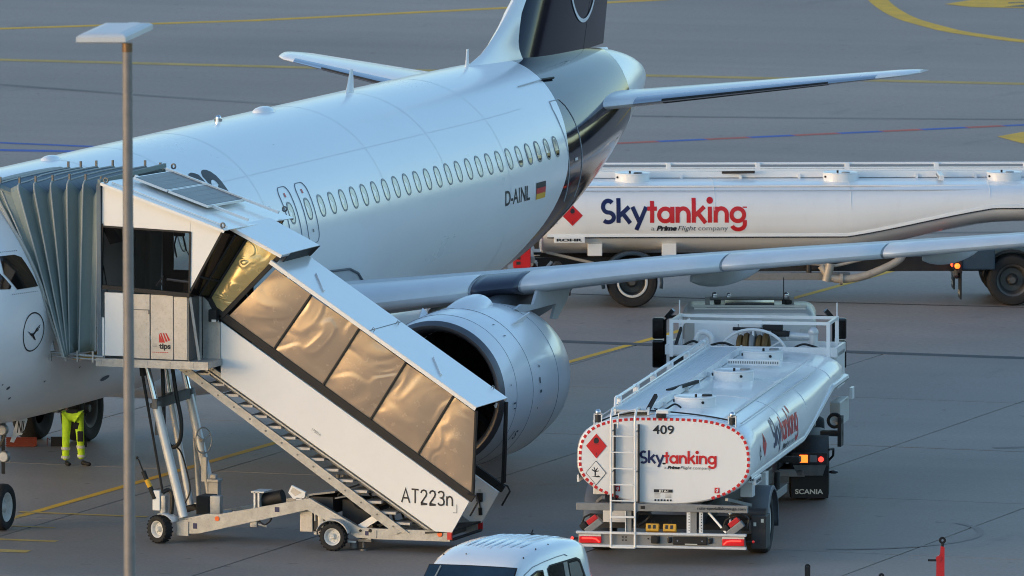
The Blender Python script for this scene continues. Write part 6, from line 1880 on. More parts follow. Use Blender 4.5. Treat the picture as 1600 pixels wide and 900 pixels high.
    mb = MB(); mb.tube(smooth_path([(-1.0, 11.4, 2.40), (-.95, 11.4, 2.60), (-.85, 11.4, 2.66), (-.72, 11.4, 2.58), (-.70, 11.4, 2.40)]), .05, 10); mb.tube(smooth_path([(-1.25, 11.5, 2.40), (-1.26, 11.5, 2.6), (-1.22, 11.5, 2.78), (-1.1, 11.5, 2.86)]), .022, 6); P(mb, 'vent_pipe', 'truck_white')
    mb = MB(); mb.tube(smooth_path([(-1.2, 11.2, 2.42), (-1.0, 11.2, 2.52), (-.8, 11.2, 2.44), (-.5, 11.2, 2.50), (-.3, 11.2, 2.44)]), .022, 6); P(mb, 'hose', 'hose')
    mb = MB(); mb.tube(smooth_path([(.7, 11.2, 2.42), (.9, 11.2, 2.5), (1.2, 11.2, 2.42)]), .02, 6); P(mb, 'hose', 'hose')
    mb = MB(); mb.bar((-1.32, 11.3, 2.42), (-1.25, 11.5, 2.72), .04, .04); P(mb, 'hose_handle', 'hose')
    for x, y in ((-1.32, 11.75), (1.38, 11.75)):
        mb = MB(); mb.cyl((x, y, 2.90), (x, y, 3.16), .012, n=6); P(mb, 'marker_rod', 'truck_white')
    mb = MB(); mb.cyl((-1.42, 11.3, 2.42), (-1.42, 11.3, 2.60), .055, n=12); P(mb, 'filter_bowl', 'truck_white')
    for o in C.objects:
        if o.name not in kids and o.parent == T: o.location = (-.27, 0, -.07)
    # little jockey wheel and cabinet hung on the right under the swan neck
    mb = MB(); mb.cbox(1.22, 1.40, 10.2, 11.2, 1.15, 1.56, .02); P(mb, 'swan_neck_cabinet', 'cab_grey')
    jw = put_wheel(JW, JH, (1.34, 9.95, 1.28), T, False, 'jockey_wheel'); jw.rotation_euler = (0, 0, -pi/2)
    mb = MB(); mb.box(1.1, 1.46, 9.9, 10.1, 1.02, 1.10); mb.box(1.40, 1.46, 9.85, 10.15, .85, 1.35); P(mb, 'wheel_bracket', 'truck_chassis')
    mb = MB(); mb.cbox(1.46, 1.52, 10.8, 11.0, 1.55, 1.75, .01); P(mb, 'side_mirror_plate', 'truck_white')

    # ---- tractor, turned about the fifth wheel
    c0 = Vector((0, 9.35, 0)); RT = Matrix.Translation(c0) @ Matrix.Rotation(radians(bend), 4, 'Z')
    def Q(mb, name, mats, lab=None, parent=None, sharp=35):
        o = mb.build(name, mats, parent or T, lab, sharp)
        if parent is None: o.matrix_basis = RT
        return o
    for s in (-1, 1):
        mb = MB(); mb.box(s*.42-.05, s*.42+.05, -1.15, 4.9, .62, .90); Q(mb, 'tractor_rail', 'truck_chassis')
        for k, x in enumerate((1.14, .83)):
            w = link('wheel', TW, T, rot=(0, 0, 0)); w.matrix_basis = RT @ Matrix.Translation((s*x, 0, .5)) @ Matrix.Rotation(0 if s > 0 else pi, 4, 'Z'); link('rim', TD, w)
        w = link('wheel', TW, T); w.matrix_basis = RT @ Matrix.Translation((s*1.10, 3.6, .5)) @ Matrix.Rotation(0 if s > 0 else pi, 4, 'Z'); link('rim', TH_, w)
        P0, P1 = [], []
        for i in range(13):
            a = radians(8+164*i/12); P0.append(Vector((s*.66, -.60*cos(a), .5+.58*sin(a)))); P1.append(Vector((s*1.31, -.60*cos(a), .5+.58*sin(a))))
        mb = MB(); mb.loft([P0, P1], False); fo = Q(mb, 'mudguard', 'truck_chassis'); fo.modifiers.new('thickness', 'SOLIDIFY').thickness = .02
        # mud flap with the maker's name
        mb = MB(); mb.cbox(s*.985-.31, s*.985+.31, -1.02, -.99, .13, .68, .004); fl = Q(mb, 'mud_flap', 'black')
        vs, fs = font_mesh('SCANIA', 1.0, .03)
        decal([(fit(vs, s*.985-.245, .20, .47, .085), fs, 0)], plane_fn((0, -1.021, 0), (1, 0, 0), (0, 0, 1)), 'lettering', 'reflex', fl)
        mb = MB(); mb.cbox(s*.98-.30, s*.98+.30, -1.16, -1.05, .72, .90, .012); tl = Q(mb, 'tractor_tail_light', 'truck_chassis')
        xo = s*.98+s*.19
        mb = MB(); mb.cyl((xo, -1.175, .80), (xo, -1.155, .80), .045, n=16); mb.build('brake_lamp', 'red_glow', tl)
        mb = MB(); mb.cbox(s*.98-s*.10-.07, s*.98-s*.10+.07, -1.175, -1.155, .745, .875, .01); mb.build('indicator_lamp', 'orange_glow', tl)
        mb = MB(); mb.cbox(s*.98+s*.0, s*.98+s*.12, -1.17, -1.155, .75, .87, .01) if s > 0 else mb.cbox(s*.98-.12, s*.98, -1.17, -1.155, .75, .87, .01); mb.build('reverse_lamp', 'rim_grey', tl)
        mb = MB(); mb.box(s*.98-.29, s*.98+.29, -1.168, -1.158, .885, .905); mb.build('light_bar', 'truck_chassis', tl)
        mb = MB(); mb.prism([Vector((s*.98-.28, -1.1, .70)), Vector((s*.98+.28, -1.1, .70)), Vector((s*.98+.22, -1.1, .52)), Vector((s*.98-.20, -1.1, .52))], (0, .03, 0)); Q(mb, 'light_bracket', 'galv_dark')
        mb = MB(); mb.tube([(s*1.30, -1.05, .95), (s*1.38, -.9, .95), (s*1.38, -.6, .80), (s*1.30, -.5, .70)], .02, 6); Q(mb, 'side_bar', 'black')
        mb = MB(); mb.sphere((s*1.38, -1.1, .58), .05, 10, 6, (1.6, 1, .6)); Q(mb, 'side_marker', 'black_gloss')
        # fuel tanks, steps, mirrors
        mb = MB(); mb.cbox(s*1.0-.28, s*1.0+.28, 1.0, 2.4, .35, .95, .08); Q(mb, 'side_tank', 'truck_blue')
        mb = MB(); mb.tube([(s*1.12, 4.55, 2.62), (s*1.38, 4.62, 2.60), (s*1.44, 4.62, 2.54), (s*1.44, 4.62, 1.78), (s*1.36, 4.6, 1.66), (s*1.12, 4.55, 1.64)], .022, 7); ar = Q(mb, 'mirror_arm', 'black')
        mb = MB(); mb.cbox(s*1.56-.105, s*1.56+.105, 4.58, 4.70, 2.22, 2.58, .035); mb.cbox(s*1.56-.105, s*1.56+.105, 4.58, 4.70, 1.72, 2.20, .035); mb.build('mirror_housing', 'black_gloss', ar)
        mb = MB(); mb.box(s*1.56-.085, s*1.56+.085, 4.575, 4.579, 2.25, 2.54); mb.box(s*1.56-.085, s*1.56+.085, 4.575, 4.579, 1.76, 2.16); mb.build('mirror_glass', 'dark_glass', ar)
        mb = MB(); mb.bar((s*1.42, 4.64, 2.58), (s*1.30, 4.6, 2.72), .09, .07); mb.build('mirror_cap', 'black_gloss', ar)
        mb = MB(); mb.cyl((s*1.0, 5.18, .62), (s*1.0, 5.24, .62), .11, n=16); Q(mb, 'headlight', 'chrome')
    mb = MB(); mb.cyl((0, 0, .5), (0, 0, .5001), .01) if False else mb.cyl((-.9, 0, .5), (.9, 0, .5), .10, n=12); Q(mb, 'drive_axle', 'truck_chassis')
    mb = MB(); mb.cyl((0, 0, .92), (0, 0, .99), .45, n=24); Q(mb, 'fifth_wheel', 'truck_chassis')
    mb = MB(); mb.cbox(-.9, .9, -1.10, -1.02, .50, .62, .01); Q(mb, 'rear_crossmember', 'truck_grey')
    # cab: rounded box, ribbed back wall, raked windscreen
    def cs(y, w, z0, z1, r=.16, n=6):
        R = []
        for (sx, sz, a0) in ((1, 1, 0), (-1, 1, 90), (-1, -1, 180), (1, -1, 270)):
            rr = r if sz > 0 else .06
            for i in range(n+1):
                a = radians(a0+90*i/n); R.append(Vector((sx*(w-rr)+rr*cos(a), y, ((z1-rr) if sz > 0 else (z0+rr))+rr*sin(a))))
        return R
    mb = MB(); mb.loft([cs(2.78, 1.02, 1.0, 2.74, .20), cs(2.84, 1.10, .95, 2.84, .2), cs(3.0, 1.13, .90, 2.88, .2), cs(4.3, 1.14, .6, 2.90, .2), cs(4.75, 1.13, .5, 2.84, .2), cs(5.0, 1.11, .5, 2.40, .16), cs(5.2, 1.09, .45, 1.75, .12), cs(5.25, 1.02, .5, 1.60, .1)], True, True)
    cab = Q(mb, 'cab', 'cab_grey')
    for x in (-.9, -.6, -.3, 0, .3, .6, .9):
        mb = MB(); mb.cbox(x-.05, x+.05, 2.755, 2.80, 1.2, 2.60, .015); mb.build('cab_rib', 'cab_grey', cab)
    for y, zt, w in ((3.15, 2.90, .95), (3.5, 2.91, .97)):
        mb = MB(); mb.bar((-w, y, zt-.01), (w, y, zt-.01), .06, .03); mb.build('roof_rib', 'cab_grey', cab)
    mb = MB(); mb.quad((-.95, 4.80, 2.62), (.95, 4.80, 2.62), (1.0, 5.15, 1.85), (-1.0, 5.15, 1.85)); mb.build('windscreen', 'dark_glass', cab)
    for s in (-1, 1):
        mb = MB(); mb.quad((s*1.146, 3.7, 2.55), (s*1.146, 4.6, 2.55), (s*1.146, 4.8, 1.75), (s*1.146, 3.7, 1.75)); mb.build('side_window', 'dark_glass', cab)
    mb = MB(); mb.tube([(-.74, 3.9, 2.99), (.74, 3.9, 2.99)], .03, 8)
    for x in (-.72, .72): mb.box(x-.04, x+.04, 3.84, 3.96, 2.88, 3.02)
    lb = mb.build('light_rail', 'truck_grey', cab)
    for x in (-.60, -.36, .62):
        mb = MB(); mb.cyl((x, 3.9, 3.01), (x, 3.9, 3.04), .05, n=12); mb.sphere((x, 3.9, 3.05), .05 if x != -.36 else .035, 12, 6); mb.build('roof_beacon', 'chrome', lb)
    mb = MB(); mb.cbox(-.42, .42, 3.55, 4.2, 2.90, 2.94, .015); mb.build('roof_hatch', 'black_gloss', cab)
    mb = MB(); mb.cyl((.58, 3.8, 2.90), (.58, 3.8, 2.98), .03, n=8); mb.cyl((.58, 3.8, 2.98), (.58, 3.8, 3.36), .008, n=5); mb.build('radio_antenna', 'black', cab)
    for x in (-.55, .66):
        mb = MB(); mb.cbox(x-.06, x+.06, 3.82, 3.98, 2.90, 2.97, .02); mb.build('roof_fitting', 'black', cab)
    mb = MB(); mb.cbox(-1.1, 1.1, 5.2, 5.34, .30, .72, .04); Q(mb, 'front_bumper', 'cab_grey')
    return T

mat('hose_brown', (0.16, 0.085, 0.02), 0.6, var=0.25, vscale=12)
mat('truck_blue', (0.020, 0.045, 0.075), 0.5, var=0.2, dirt=0.3)
mat('pipe_warm_lit', (0.42, 0.37, 0.31), 0.5, metal=0.2, var=0.15, dirt=0.4)  # galvanised pipe, the warm light on it mixed into the colour
TW, TH_ = wheel_mesh(.50, .36, 'hub_white', hubr=.56, dish=.35)
_, TD = wheel_mesh(.50, .36, 'hub_dark', hubr=.56, dish=.45)
JW, JH = wheel_mesh(.135, .10, 'hub_white', hubr=.50, n=20, dish=.2)
mat('mudguard_blue', (.16, .18, .21), .4, var=.1)
near_tanker = make_tanker('white fuel tanker numbered 409 seen from behind beside the engine', (12.0, 4.17, 0), radians(9.7), 9.0, '409')
far_tanker = make_tanker('long white fuel tanker passing broadside behind the wing', (-4.15, 43.5, 0), radians(21.34-90), 0.0, '')
mb = MB(); mb.cbox(1.10, 1.44, -.36, -.02, .78, 1.50, .02); eb = mb.build('extinguisher_box', 'red', far_tanker)
for z in (.88, .98, 1.18):
    mb = MB(); mb.box(1.441, 1.445, -.30, -.22, z-.03, z+.03); mb.build('box_slot', 'truck_chassis', eb)
mb = MB(); mb.cbox(1.0, 1.42, -.62, -.47, .70, 1.08, .02); mb.build('rear_cabinet', 'truck_grey', far_tanker)
mb = MB(); mb.cbox(1.30, 1.44, 8.28, 8.36, .66, .98, .01); fm = mb.build('light_carrier', 'black', far_tanker)
mb = MB(); mb.sphere((1.46, 8.26, .80), .055, 12, 8, (1, 1, 1)); mb.build('side_indicator', 'orange_glow', fm)
mb = MB(); mb.cbox(.9, 1.42, 8.35, 9.0, .72, 1.12, .03); mb.build('tractor_locker', 'truck_blue', far_tanker)
# bottom loading pipe on the right flank
mb = MB(); mb.tube(smooth_path([(1.30, 5.62, .80), (1.34, 5.80, .58), (1.36, 6.05, .54), (1.36, 6.45, .60), (1.34, 6.95, .80), (1.30, 7.18, .95), (1.2, 7.2, 1.06)], 6), .075, 12)
mb.cyl((1.36, 5.72, .50), (1.36, 5.80, .84), .085, n=12); mb.cyl((1.36, 5.98, .54), (1.36, 6.04, .54), .11, n=12)
mb.build('loading_pipe', 'pipe_warm_lit', far_tanker)
mb = MB(); mb.tube([(1.32, 5.2, .86), (1.32, 5.9, .80), (1.30, 6.1, .84), (1.28, 7.2, 1.12)], .03, 8); mb.build('guard_rail', 'pipe_warm_lit', far_tanker)
mat('van_white', (0.78, 0.79, 0.80), 0.20, coat=0.6, var=0.02, dirt=0.06, dirtcol=(.4, .4, .4))
mat('van_glass', (0.02, 0.025, 0.028), 0.10, coat=0.0, spec=.4, var=0.5, vscale=2)
mat('windscreen_glass', (0.012, 0.030, 0.055), 0.07, coat=0.0, var=0.4, vscale=2)
mat('pole_grey', (0.235, 0.215, 0.205), 0.55, metal=0.3, var=0.15, vscale=6, dirt=0.3)
mat('bronze', (0.20, 0.12, 0.065), 0.45, metal=0.5, var=0.2)
mat('lamp_white', (0.66, 0.66, 0.66), 0.4, var=0.05)
mat('chock_orange', (0.20, 0.028, 0.011), 0.6, var=0.25, dirt=0.4)
mat('hitch_red', (0.52, 0.018, 0.022), 0.35, coat=0.2, var=0.15, dirt=0.3)
LAMP = (24.405, -50.94, 12.93)
CHOCK = (-4.05, 16.65, 0)
HITCH_H = 1.07
HP = [(17.74, .85, 0), (16.85, -3.14, 0), (18.27, -3.86, 0)]
mat('blind_grey', (0.11, 0.115, 0.11), 0.3, coat=0, spec=.4, var=.2)
# ------------------------------------------------------------------ small white van in the foreground
van = thing('van', 'small white panel van with dark side windows at the bottom edge', 'van', (13.80, -9.30, 0), radians(-2.0))
# sections across the van: local x to the right in the picture, y to its rear, z up
def vsec(y, zr, wr, wb, zs=1.02, z0=.28):
    wr *= 1.13; zr += .09*max(0, min(1, (y+.5)/.9)); wb = max(wb, wr+.03)
    h = [(0, zr), (wr*.55, zr-.012), (wr*.82, zr-.035), (wr*.95, zr-.075), (wr+.015, zr-.15)]
    t = (zr-.15-zs)
    h += [(wr+.015+(wb-wr-.02)*.5, zs+t*.5), (wb-.012, zs+.06 if t > .1 else zs), (wb, zs-.10), (wb+.01, .75 if zs > .8 else zs-.15), (wb, .55), (wb-.03, z0)]
    return [Vector((x, y, z)) for x, z in h]+[Vector((-x, y, z)) for x, z in reversed(h[1:])]
st = [(-2.12, .70, .55, .70, .62), (-2.02, .86, .70, .84, .72), (-1.55, .98, .76, .89, .82), (-1.18, 1.06, .74, .90, .88), (-.80, 1.40, .66, .90, .98),
      (-.47, 1.675, .63, .90, 1.02), (-.38, 1.715, .635, .90, 1.02), (-.15, 1.765, .65, .90, 1.02), (.3, 1.80, .665, .90, 1.02), (.9, 1.82, .67, .90, 1.02), (1.5, 1.815, .67, .90, 1.02), (1.95, 1.785, .665, .895, 1.02), (2.18, 1.73, .655, .885, 1.02), (2.29, 1.62, .65, .87, 1.0), (2.36, 1.30, .66, .86, .95), (2.40, .80, .70, .86, .7)]
mb = MB(); mb.loft([vsec(y, a, b, c, d) for y, a, b, c, d in st], True, True)
body = mb.build('body', 'van_white', van, None, 40) if 'van_white' in MATS else None
if body is None:
    mat('van_white', (0.78, 0.79, 0.80), 0.20, coat=0.6, var=0.02, dirt=0.06, dirtcol=(.4, .4, .4))
    body = mb.build('body', 'van_white', van, None, 40)
def vx(y, z):
    """x of the left flank at (y, z)"""
    f = [pchip([q[0] for q in st], [q[k] for q in st]) for k in (1, 2, 3, 4)]
    zr, wr, wb, zs = [g(y) for g in f]
    wr *= 1.13; zr += .09*max(0, min(1, (y+.5)/.9)); wb = max(wb, wr+.03)
    return wr+.015+(wb-wr-.027)*max(0, min(1, (zr-.15-z)/(zr-.15-zs-.06)))
def side_glass(name, pts, s, m='dark_glass', lift=.006):
    cy = sum(a for a, b in pts)/len(pts); cz = sum(b for a, b in pts)/len(pts)
    edge = [(a[0]+(b[0]-a[0])*i/4, a[1]+(b[1]-a[1])*i/4) for a, b in zip(pts, pts[1:]+pts[:1]) for i in range(4)]
    mb = MB(); mb.loft([[Vector((s*(vx(cy+(a-cy)*k, cz+(b-cz)*k)+lift), cy+(a-cy)*k, cz+(b-cz)*k)) for a, b in edge] for k in (1, .6, .2, .01)], True)
    return mb.build(name, m, van)
fzr = pchip([q[0] for q in st], [q[1] for q in st])
for s in (1, -1):
    side_glass('window_seal', [(.50, 1.56), (.62, 1.605), (1.70, 1.60), (1.86, 1.55), (1.98, 1.30), (1.97, 1.12), (1.86, 1.06), (.56, 1.06)], s, 'black', .004)
    side_glass('side_window', [(.53, 1.54), (.63, 1.585), (1.68, 1.58), (1.82, 1.53), (1.94, 1.29), (1.94, 1.14), (1.84, 1.08), (.58, 1.08)], s, 'van_glass' if 'van_glass' in MATS else 'dark_glass', .008)
    side_glass('window_seal', [(-.72, 1.10), (-.40, 1.36), (-.12, 1.53), (.12, 1.575), (.34, 1.56), (.40, 1.05), (-.70, 1.05)], s, 'black', .004)
    side_glass('door_window', [(-.66, 1.10), (-.38, 1.34), (-.10, 1.505), (.12, 1.55), (.31, 1.535), (.37, 1.07), (-.64, 1.07)], s, 'dark_glass', .008)
    # pillar between the two halves of the rear glass, blind on the rear half
    side_glass('window_pillar', [(1.14, 1.58), (1.30, 1.58), (1.32, 1.08), (1.16, 1.08)], s, 'truck_grey', .011)
    side_glass('window_blind', [(1.36, 1.545), (1.70, 1.54), (1.78, 1.50), (1.86, 1.31), (1.36, 1.26)], s, 'blind_grey', .011)
    # roof drip channel and sliding door rail
    mb = MB(); mb.tube([Vector((s*(vx(y, z)+.004), y, z)) for y, z in ((-.80, 1.18), (-.55, 1.40), (-.30, 1.555), (.0, 1.64), (.4, 1.672), (.9, 1.69), (1.25, 1.69), (1.35, 1.66))], .007, 5); mb.build('door_seam', 'rim_grey', van)
    for y in (-.05, .45, .95):
        mb = MB(); mb.sphere((s*.64, y, fzr(y)+.09*max(0, min(1, (y+.5)/.9))-.045), .014, 8, 5); mb.build('rail_plug', 'black', van)
    mb = MB(); mb.cbox(s*.98-.09, s*.98+.09, -.95, -.82, 1.0, 1.18, .03); mb.build('mirror', 'black', van)
# pressed ribs along the roof
fzr = pchip([q[0] for q in st], [q[1] for q in st]); fwr = pchip([q[0] for q in st], [q[2] for q in st])
def roof_z(x, y):
    zr, wr = fzr(y)+.09*max(0, min(1, (y+.5)/.9)), fwr(y)*1.13; t = abs(x)/wr
    return zr-(.012*t/.55 if t < .55 else .012+.023*(t-.55)/.27)
for i, x in enumerate((-.44, -.30, -.16, -.02, .12, .26, .40)):
    y0 = .20+.05*abs(i-3); P = []
    for k in range(13):
        y = y0+(1.98-y0)*k/12; lift = -.004 if k in (0, 12) else .004
        P.append([Vector((x+dx, y, roof_z(x+dx, y)+lift*(1 if h else -1)+(0.006*h if lift > 0 else 0))) for dx, h in ((-.032, 0), (-.020, 1), (.020, 1), (.032, 0))])
    mb = MB(); mb.loft(P, False); mb.build('roof_rib', 'van_white', van)
# windscreen, its seal and dashboard behind
def screen(name, m, grow, lift):
    rows = []
    for k in range(7):
        t = k/6; y = -.49-.67*t; z = 1.662-.592*t; w = .69+.06*t
        if k == 0: y += grow; z += grow*.9
        rows.append([Vector(((w+grow)*u, y+.02*u*u-lift*.66, z+lift*.75-.012*u*u)) for u in (-1, -.66, -.33, 0, .33, .66, 1)])
    mb = MB(); mb.loft(rows, False); return mb.build(name, m, van)
screen('window_seal', 'black', .018, .012)
screen('windscreen', 'windscreen_glass', .0, .020)
mb = MB(); mb.box(-.42, -.36, -.80, -.79, 1.405, 1.42) ; mb.cbox(-.09, .09, -.72, -.66, 1.475, 1.53, .01); mb.build('interior_mirror', 'window_shade', van)
mb = MB(); mb.tube([(-.50, -.52, 1.66), (-.56, -.90, 1.32)], .014, 5); mb.build('screen_pillar', 'window_shade', van)
mb = MB(); mb.sphere((0, 1.90, 1.88), .05, 10, 6, (1.6, 1, .5)); mb.cyl((0, 1.90, 1.89), (.01, 1.94, 1.95), .012, n=6); mb.build('roof_antenna', 'black', van)
mb = MB(); mb.sphere((-.25, -.12, 1.808), .014, 8, 5); mb.build('roof_plug', 'rim_grey', van)
VW, VH = wheel_mesh(.31, .20, 'hub_dark', hubr=.62, n=28)
for s in (1, -1):
    for y in (-1.45, 1.25): put_wheel(VW, VH, (s*.80, y, .31), van, s < 0)
    mb = MB(); mb.cbox(s*.66-.13, s*.66+.13, -2.13, -1.95, .62, .80, .04); mb.build('headlight', 'chrome', van)
    mb = MB(); mb.cbox(s*.74-.05, s*.74+.05, 2.36, 2.41, .85, 1.25, .02); mb.build('tail_light', 'red_lens', van)
mb = MB(); mb.cbox(-.85, .85, -2.2, -2.05, .25, .60, .05); mb.build('front_bumper', 'van_white', van)

# ------------------------------------------------------------------ lamp post close to the camera
LX, LY, LZT = LAMP
lamp = thing('street_lamp', 'tall grey lamp post with flat white head standing in the foreground', 'lamp post', (LX, LY, 0))
mb = MB(); mb.cyl((0, 0, 0), (-.02, 0, LZT-.16), .080, .056, 20); mb.cyl((0, 0, 0), (0, 0, .5), .09, n=20); lamp_pole = mb.build('pole', 'pole_grey', lamp)
mb = MB(); mb.cyl((-.02, 0, LZT-.20), (-.02, 0, LZT-.10), .060, n=16); mb.build('collar', 'bronze', lamp)
d = Vector((-.02, .99, .085)); e = Vector((.943, .334, 0))
c = Vector((-.02, 0, LZT-.10))
mb = MB()
A = c-e*.56-d*.06; B = c+e*.00-d*.06
rings = []
for zz, g in ((0.0, .035), (.02, .0), (.075, .0), (.098, .03), (.11, .10)):
    o_ = Vector((0, 0, zz))
    rings.append([A+e*g+d*g+o_, B-e*g+d*g+o_, B-e*g+d*(.92-g)+o_, A+e*g+d*(.92-g)+o_])
mb.loft(rings, True, True, False); mb.build('lamp_head', 'lamp_white', lamp)
mb = MB(); P_ = [A+e*.06+d*.2-Vector((0, 0, .004)), B-e*.06+d*.2-Vector((0, 0, .004)), B-e*.06+d*.86-Vector((0, 0, .004)), A+e*.06+d*.86-Vector((0, 0, .004))]; mb.poly(P_); mb.build('lamp_glass', 'window_shade', lamp)
mb = MB(); mb.cyl(c+d*.80-e*.2+Vector((0, 0, .085)), c+d*.80-e*.2+Vector((0, 0, .105)), .07, n=14); mb.build('light_sensor', 'lamp_white', lamp)

# ------------------------------------------------------------------ ground worker under the belly
def skin_figure(name, nodes, edges, m, parent, root=0, sub=2):
    me = bpy.data.meshes.new(name); me.from_pydata([q[0] for q in nodes], edges, []); me.update()
    o = link(name, me, parent)
    me.materials.append(MATS[m])
    sk = o.modifiers.new('skin', 'SKIN'); sk.use_smooth_shade = True
    for i, q in enumerate(nodes):
        r = q[1]; me.skin_vertices[0].data[i].radius = (r, r) if not isinstance(r, tuple) else r
        me.skin_vertices[0].data[i].use_root = (i == root)
    s = o.modifiers.new('smooth', 'SUBSURF'); s.levels = sub; s.render_levels = sub
    return o
person = thing('person', 'person in bright yellow trousers and dark jacket standing under the belly', 'person', (-2.10, 14.15, 0), radians(15))
# local x to the right in the picture, y away from the camera
HIP, SH = 0.93, 1.38
bodyn = [((0, 0, .96), (.15, .105)), ((0, .01, 1.10), (.14, .10)), ((0, .03, 1.27), (.165, .115)), ((.0, .06, 1.40), (.12, .085)), ((.01, .09, 1.47), .055), ((.02, .10, 1.55), .075), ((.03, .11, 1.65), .092), ((.03, .11, 1.73), .06),
         ((-.19, .05, 1.37), .062), ((-.26, -.02, 1.12), .048), ((-.20, .18, .98), .038), ((-.17, .26, .96), .030),
         ((.19, .06, 1.37), .062), ((.27, .10, 1.12), .048), ((.22, .28, 1.05), .038), ((.19, .36, 1.06), .030)]
edges = [(0, 1), (1, 2), (2, 3), (3, 4), (4, 5), (5, 6), (6, 7), (3, 8), (8, 9), (9, 10), (10, 11), (3, 12), (12, 13), (13, 14), (14, 15)]
body = skin_figure('body', bodyn, edges, 'workwear_dark', person)
legs = [((0, 0, .93), (.155, .115)), ((-.10, 0, .86), (.095, .10)), ((-.115, -.03, .50), .072), ((-.125, .0, .18), .066), ((-.125, .0, .085), .062),
        ((.10, .0, .86), (.095, .10)), ((.135, -.06, .52), .074), ((.145, .02, .20), .067), ((.145, .03, .10), .064)]
trs = skin_figure('trousers', legs, [(0, 1), (1, 2), (2, 3), (3, 4), (0, 5), (5, 6), (6, 7), (7, 8)], 'hivis', person)
for (x, y, z, h) in ((-.118, -.02, .30, .05), (.142, -.01, .33, .05), (-.125, .0, .15, .045), (.145, .025, .17, .045)):
    mb = MB(); mb.lathe([(-h/2, .074), (0, .079), (h/2, .077)], (x, y, z), (0, 0, 1), 16); mb.build('reflective_band', 'reflex', person)
for (x, y, z, w, h, t) in ((.145, -.125, .52, .05, .09, 0), (.215, -.02, .42, .03, .10, 0), (.07, -.09, .70, .045, .06, .2), (.0, -.10, .93, .10, .05, 0)):
    mb = MB(); mb.cbox(-w, w, -.02, .02, -h, h, .015, Matrix.Translation((x, y, z)) @ Matrix.Rotation(t, 4, 'Y')); mb.build('pocket', 'workwear_dark', person)
for s, (x, y) in ((-1, (-.12, .0)), (1, (.15, .03))):
    nodes = [((x, y+.02, .055), (.045, .05)), ((x+.07*(1 if s > 0 else .4), y-.05, .042), (.044, .04)), ((x+.17*(1 if s > 0 else .5), y-.10, .034), (.036, .03))]
    skin_figure('shoe', nodes, [(0, 1), (1, 2)], 'black', person)
for hx, hy, hz in ((-.17, .27, .95), (.19, .37, 1.06)):
    nodes = [((hx, hy, hz), .034), ((hx, hy+.05, hz-.01), (.038, .018))]; ed = [(0, 1)]
    for k, (dx, ln) in enumerate(((-.03, .070), (-.01, .080), (.01, .076), (.03, .060))):
        i = len(nodes); nodes += [((hx+dx, hy+.085, hz-.012), .009), ((hx+dx*1.1, hy+.085+ln*.55, hz-.025), .008), ((hx+dx*1.1, hy+.085+ln*.8, hz-.05), .007)]; ed += [(1, i), (i, i+1), (i+1, i+2)]
    i = len(nodes); nodes += [((hx+.045, hy+.03, hz-.005), .011), ((hx+.06, hy+.075, hz-.02), .009)]; ed += [(0, i), (i, i+1)]
    skin_figure('hand', nodes, ed, 'skin', person, 0, 1)
mb = MB(); mb.sphere((.03, .105, 1.665), .102, 18, 12, (.92, 1.05, 1.2)); mb.sphere((.03, .215, 1.655), .018, 8, 6, (1, 1.4, 1.2))
for s in (-1, 1): mb.sphere((.03+s*.097, .10, 1.655), .022, 8, 6, (.5, .9, 1.5)); mb.sphere((.03+s*.036, .20, 1.675), .012, 8, 6)
mb.sphere((.03, .205, 1.605), .022, 8, 5, (1.3, .5, .4)); mb.build('head', 'skin', person)
mb = MB(); mb.sphere((.03, .09, 1.70), .112, 18, 10, (.95, 1.02, 1.0), -.15); mb.build('hair', 'workwear_dark', person)

# ------------------------------------------------------------------ chocks by the main gear
ch = thing('wheel_chock', 'orange red ribbed wheel chock lying before the far landing gear', 'chock', CHOCK, radians(19))
mb = MB(); mb.prism([Vector((-.26, -.09, 0)), Vector((-.26, .09, 0)), Vector((-.26, .05, .15)), Vector((-.26, -.05, .15))], (.50, 0, 0)); cb = mb.build('block', 'chock_orange', ch)
for k in range(5):
    t = k/4; mb = MB(); mb.bar((-.27, -.095+.04*t, .02+.13*t), (.26, -.095+.04*t, .02+.13*t), .02, .022); mb.build('rib', 'chock_orange', ch)
mb = MB(); mb.cyl((.24, -.05, .08), (.27, -.05, .08), .075, n=16); mb.build('end_cap', 'chock_orange', ch)
ch2 = thing('wheel_chock', 'small black wheel chock against the far main wheel', 'chock', (CHOCK[0]+.60, CHOCK[1]+.25, 0), radians(19))
mb = MB(); mb.prism([Vector((-.14, -.08, 0)), Vector((-.14, .08, 0)), Vector((-.14, .0, .16))], (.28, 0, 0)); mb.build('block', 'black', ch2)
mb = MB(); mb.tube([(-.15, 0, .10), (-.20, 0, .14), (-.20, -.1, .02)], .008, 5); mb.build('rope', 'chock_orange', ch2)

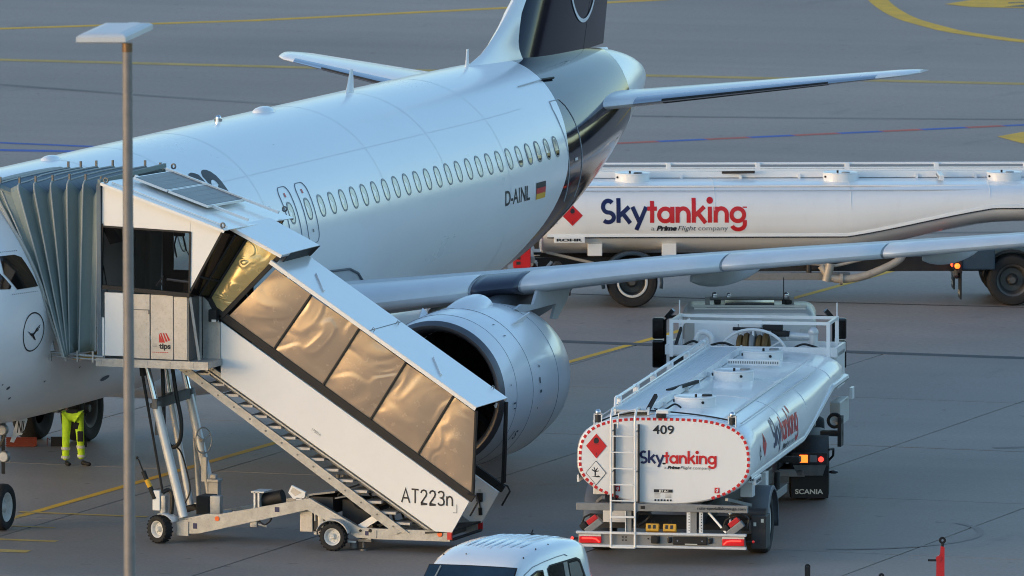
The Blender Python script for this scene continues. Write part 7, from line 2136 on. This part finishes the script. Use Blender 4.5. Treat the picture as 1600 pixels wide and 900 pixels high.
# ------------------------------------------------------------------ red hitch posts at the lower edge
def hitch(name, label, loc, rz, short=False):
    t = thing(name, label, 'post', loc, rz, 'red hitch posts')
    H = HITCH_H
    mb = MB()
    if not short:
        mb.prism([Vector((-.085, -.03, 0)), Vector((.05, -.03, 0)), Vector((.05, -.03, H-.16)), Vector((-.01, -.03, H-.14)), Vector((-.02, -.03, H-.27)), Vector((-.075, -.03, H-.33)), ], (0, .06, 0))
    else:
        mb.cbox(-.07, .07, -.03, .03, 0, H-.20, .012)
    mb.build('post', 'hitch_red', t)
    mb = MB(); mb.cyl((-.075, -.035, H-.335), (-.02, -.035, H-.335), .035, n=10) if False else mb.cyl((-.04, -.04, H-.34), (-.04, .04, H-.34), .045, n=14); mb.build('boss', 'hitch_red', t)
    mb = MB()
    if not short:
        mb.lathe([(-.02, .022), (-.02, .055), (.02, .055), (.02, .022), (-.02, .022)], (.015, 0, H-.055), (.2, -1, 0), 20); mb.cyl((.015, 0, H-.18), (.018, 0, H-.10), .022, n=10)
    else:
        mb.lathe([(-.02, .014), (-.02, .042), (.02, .042), (.02, .014), (-.02, .014)], (0, 0, H-.045), (.2, -1, 0), 20); mb.box(-.042, .042, -.02, .02, H-.21, H-.05)
    mb.build('eye', 'black', t)
    mb = MB(); mb.cyl((-.02, -.0, H-.055) if short else (.015, .012, H-.055), (0, .014, H-.055) if short else (.015, .016, H-.055), .02, n=10); mb.build('pin', 'chrome', t)
    for dz in ((.37, .72) if not short else ()):
        mb = MB(); mb.cyl((-.21, 0, H-dz), (-.06, 0, H-dz), .018, n=10); mb.build('peg', 'black', t)
    mb = MB(); mb.cbox(-.22, .22, -.25, .25, 0, .03, .008); mb.build('base_plate', 'hitch_red', t)
    return t
hitch('hitch_post', 'tallest red hitch post with black ring eye near the lower right', HP[0], radians(15))
hitch('hitch_post', 'red hitch post showing only its black eye below the tanker', HP[1], radians(15), True)
hitch('hitch_post', 'red hitch post whose black tip just enters between the other two', HP[2], radians(15), True)
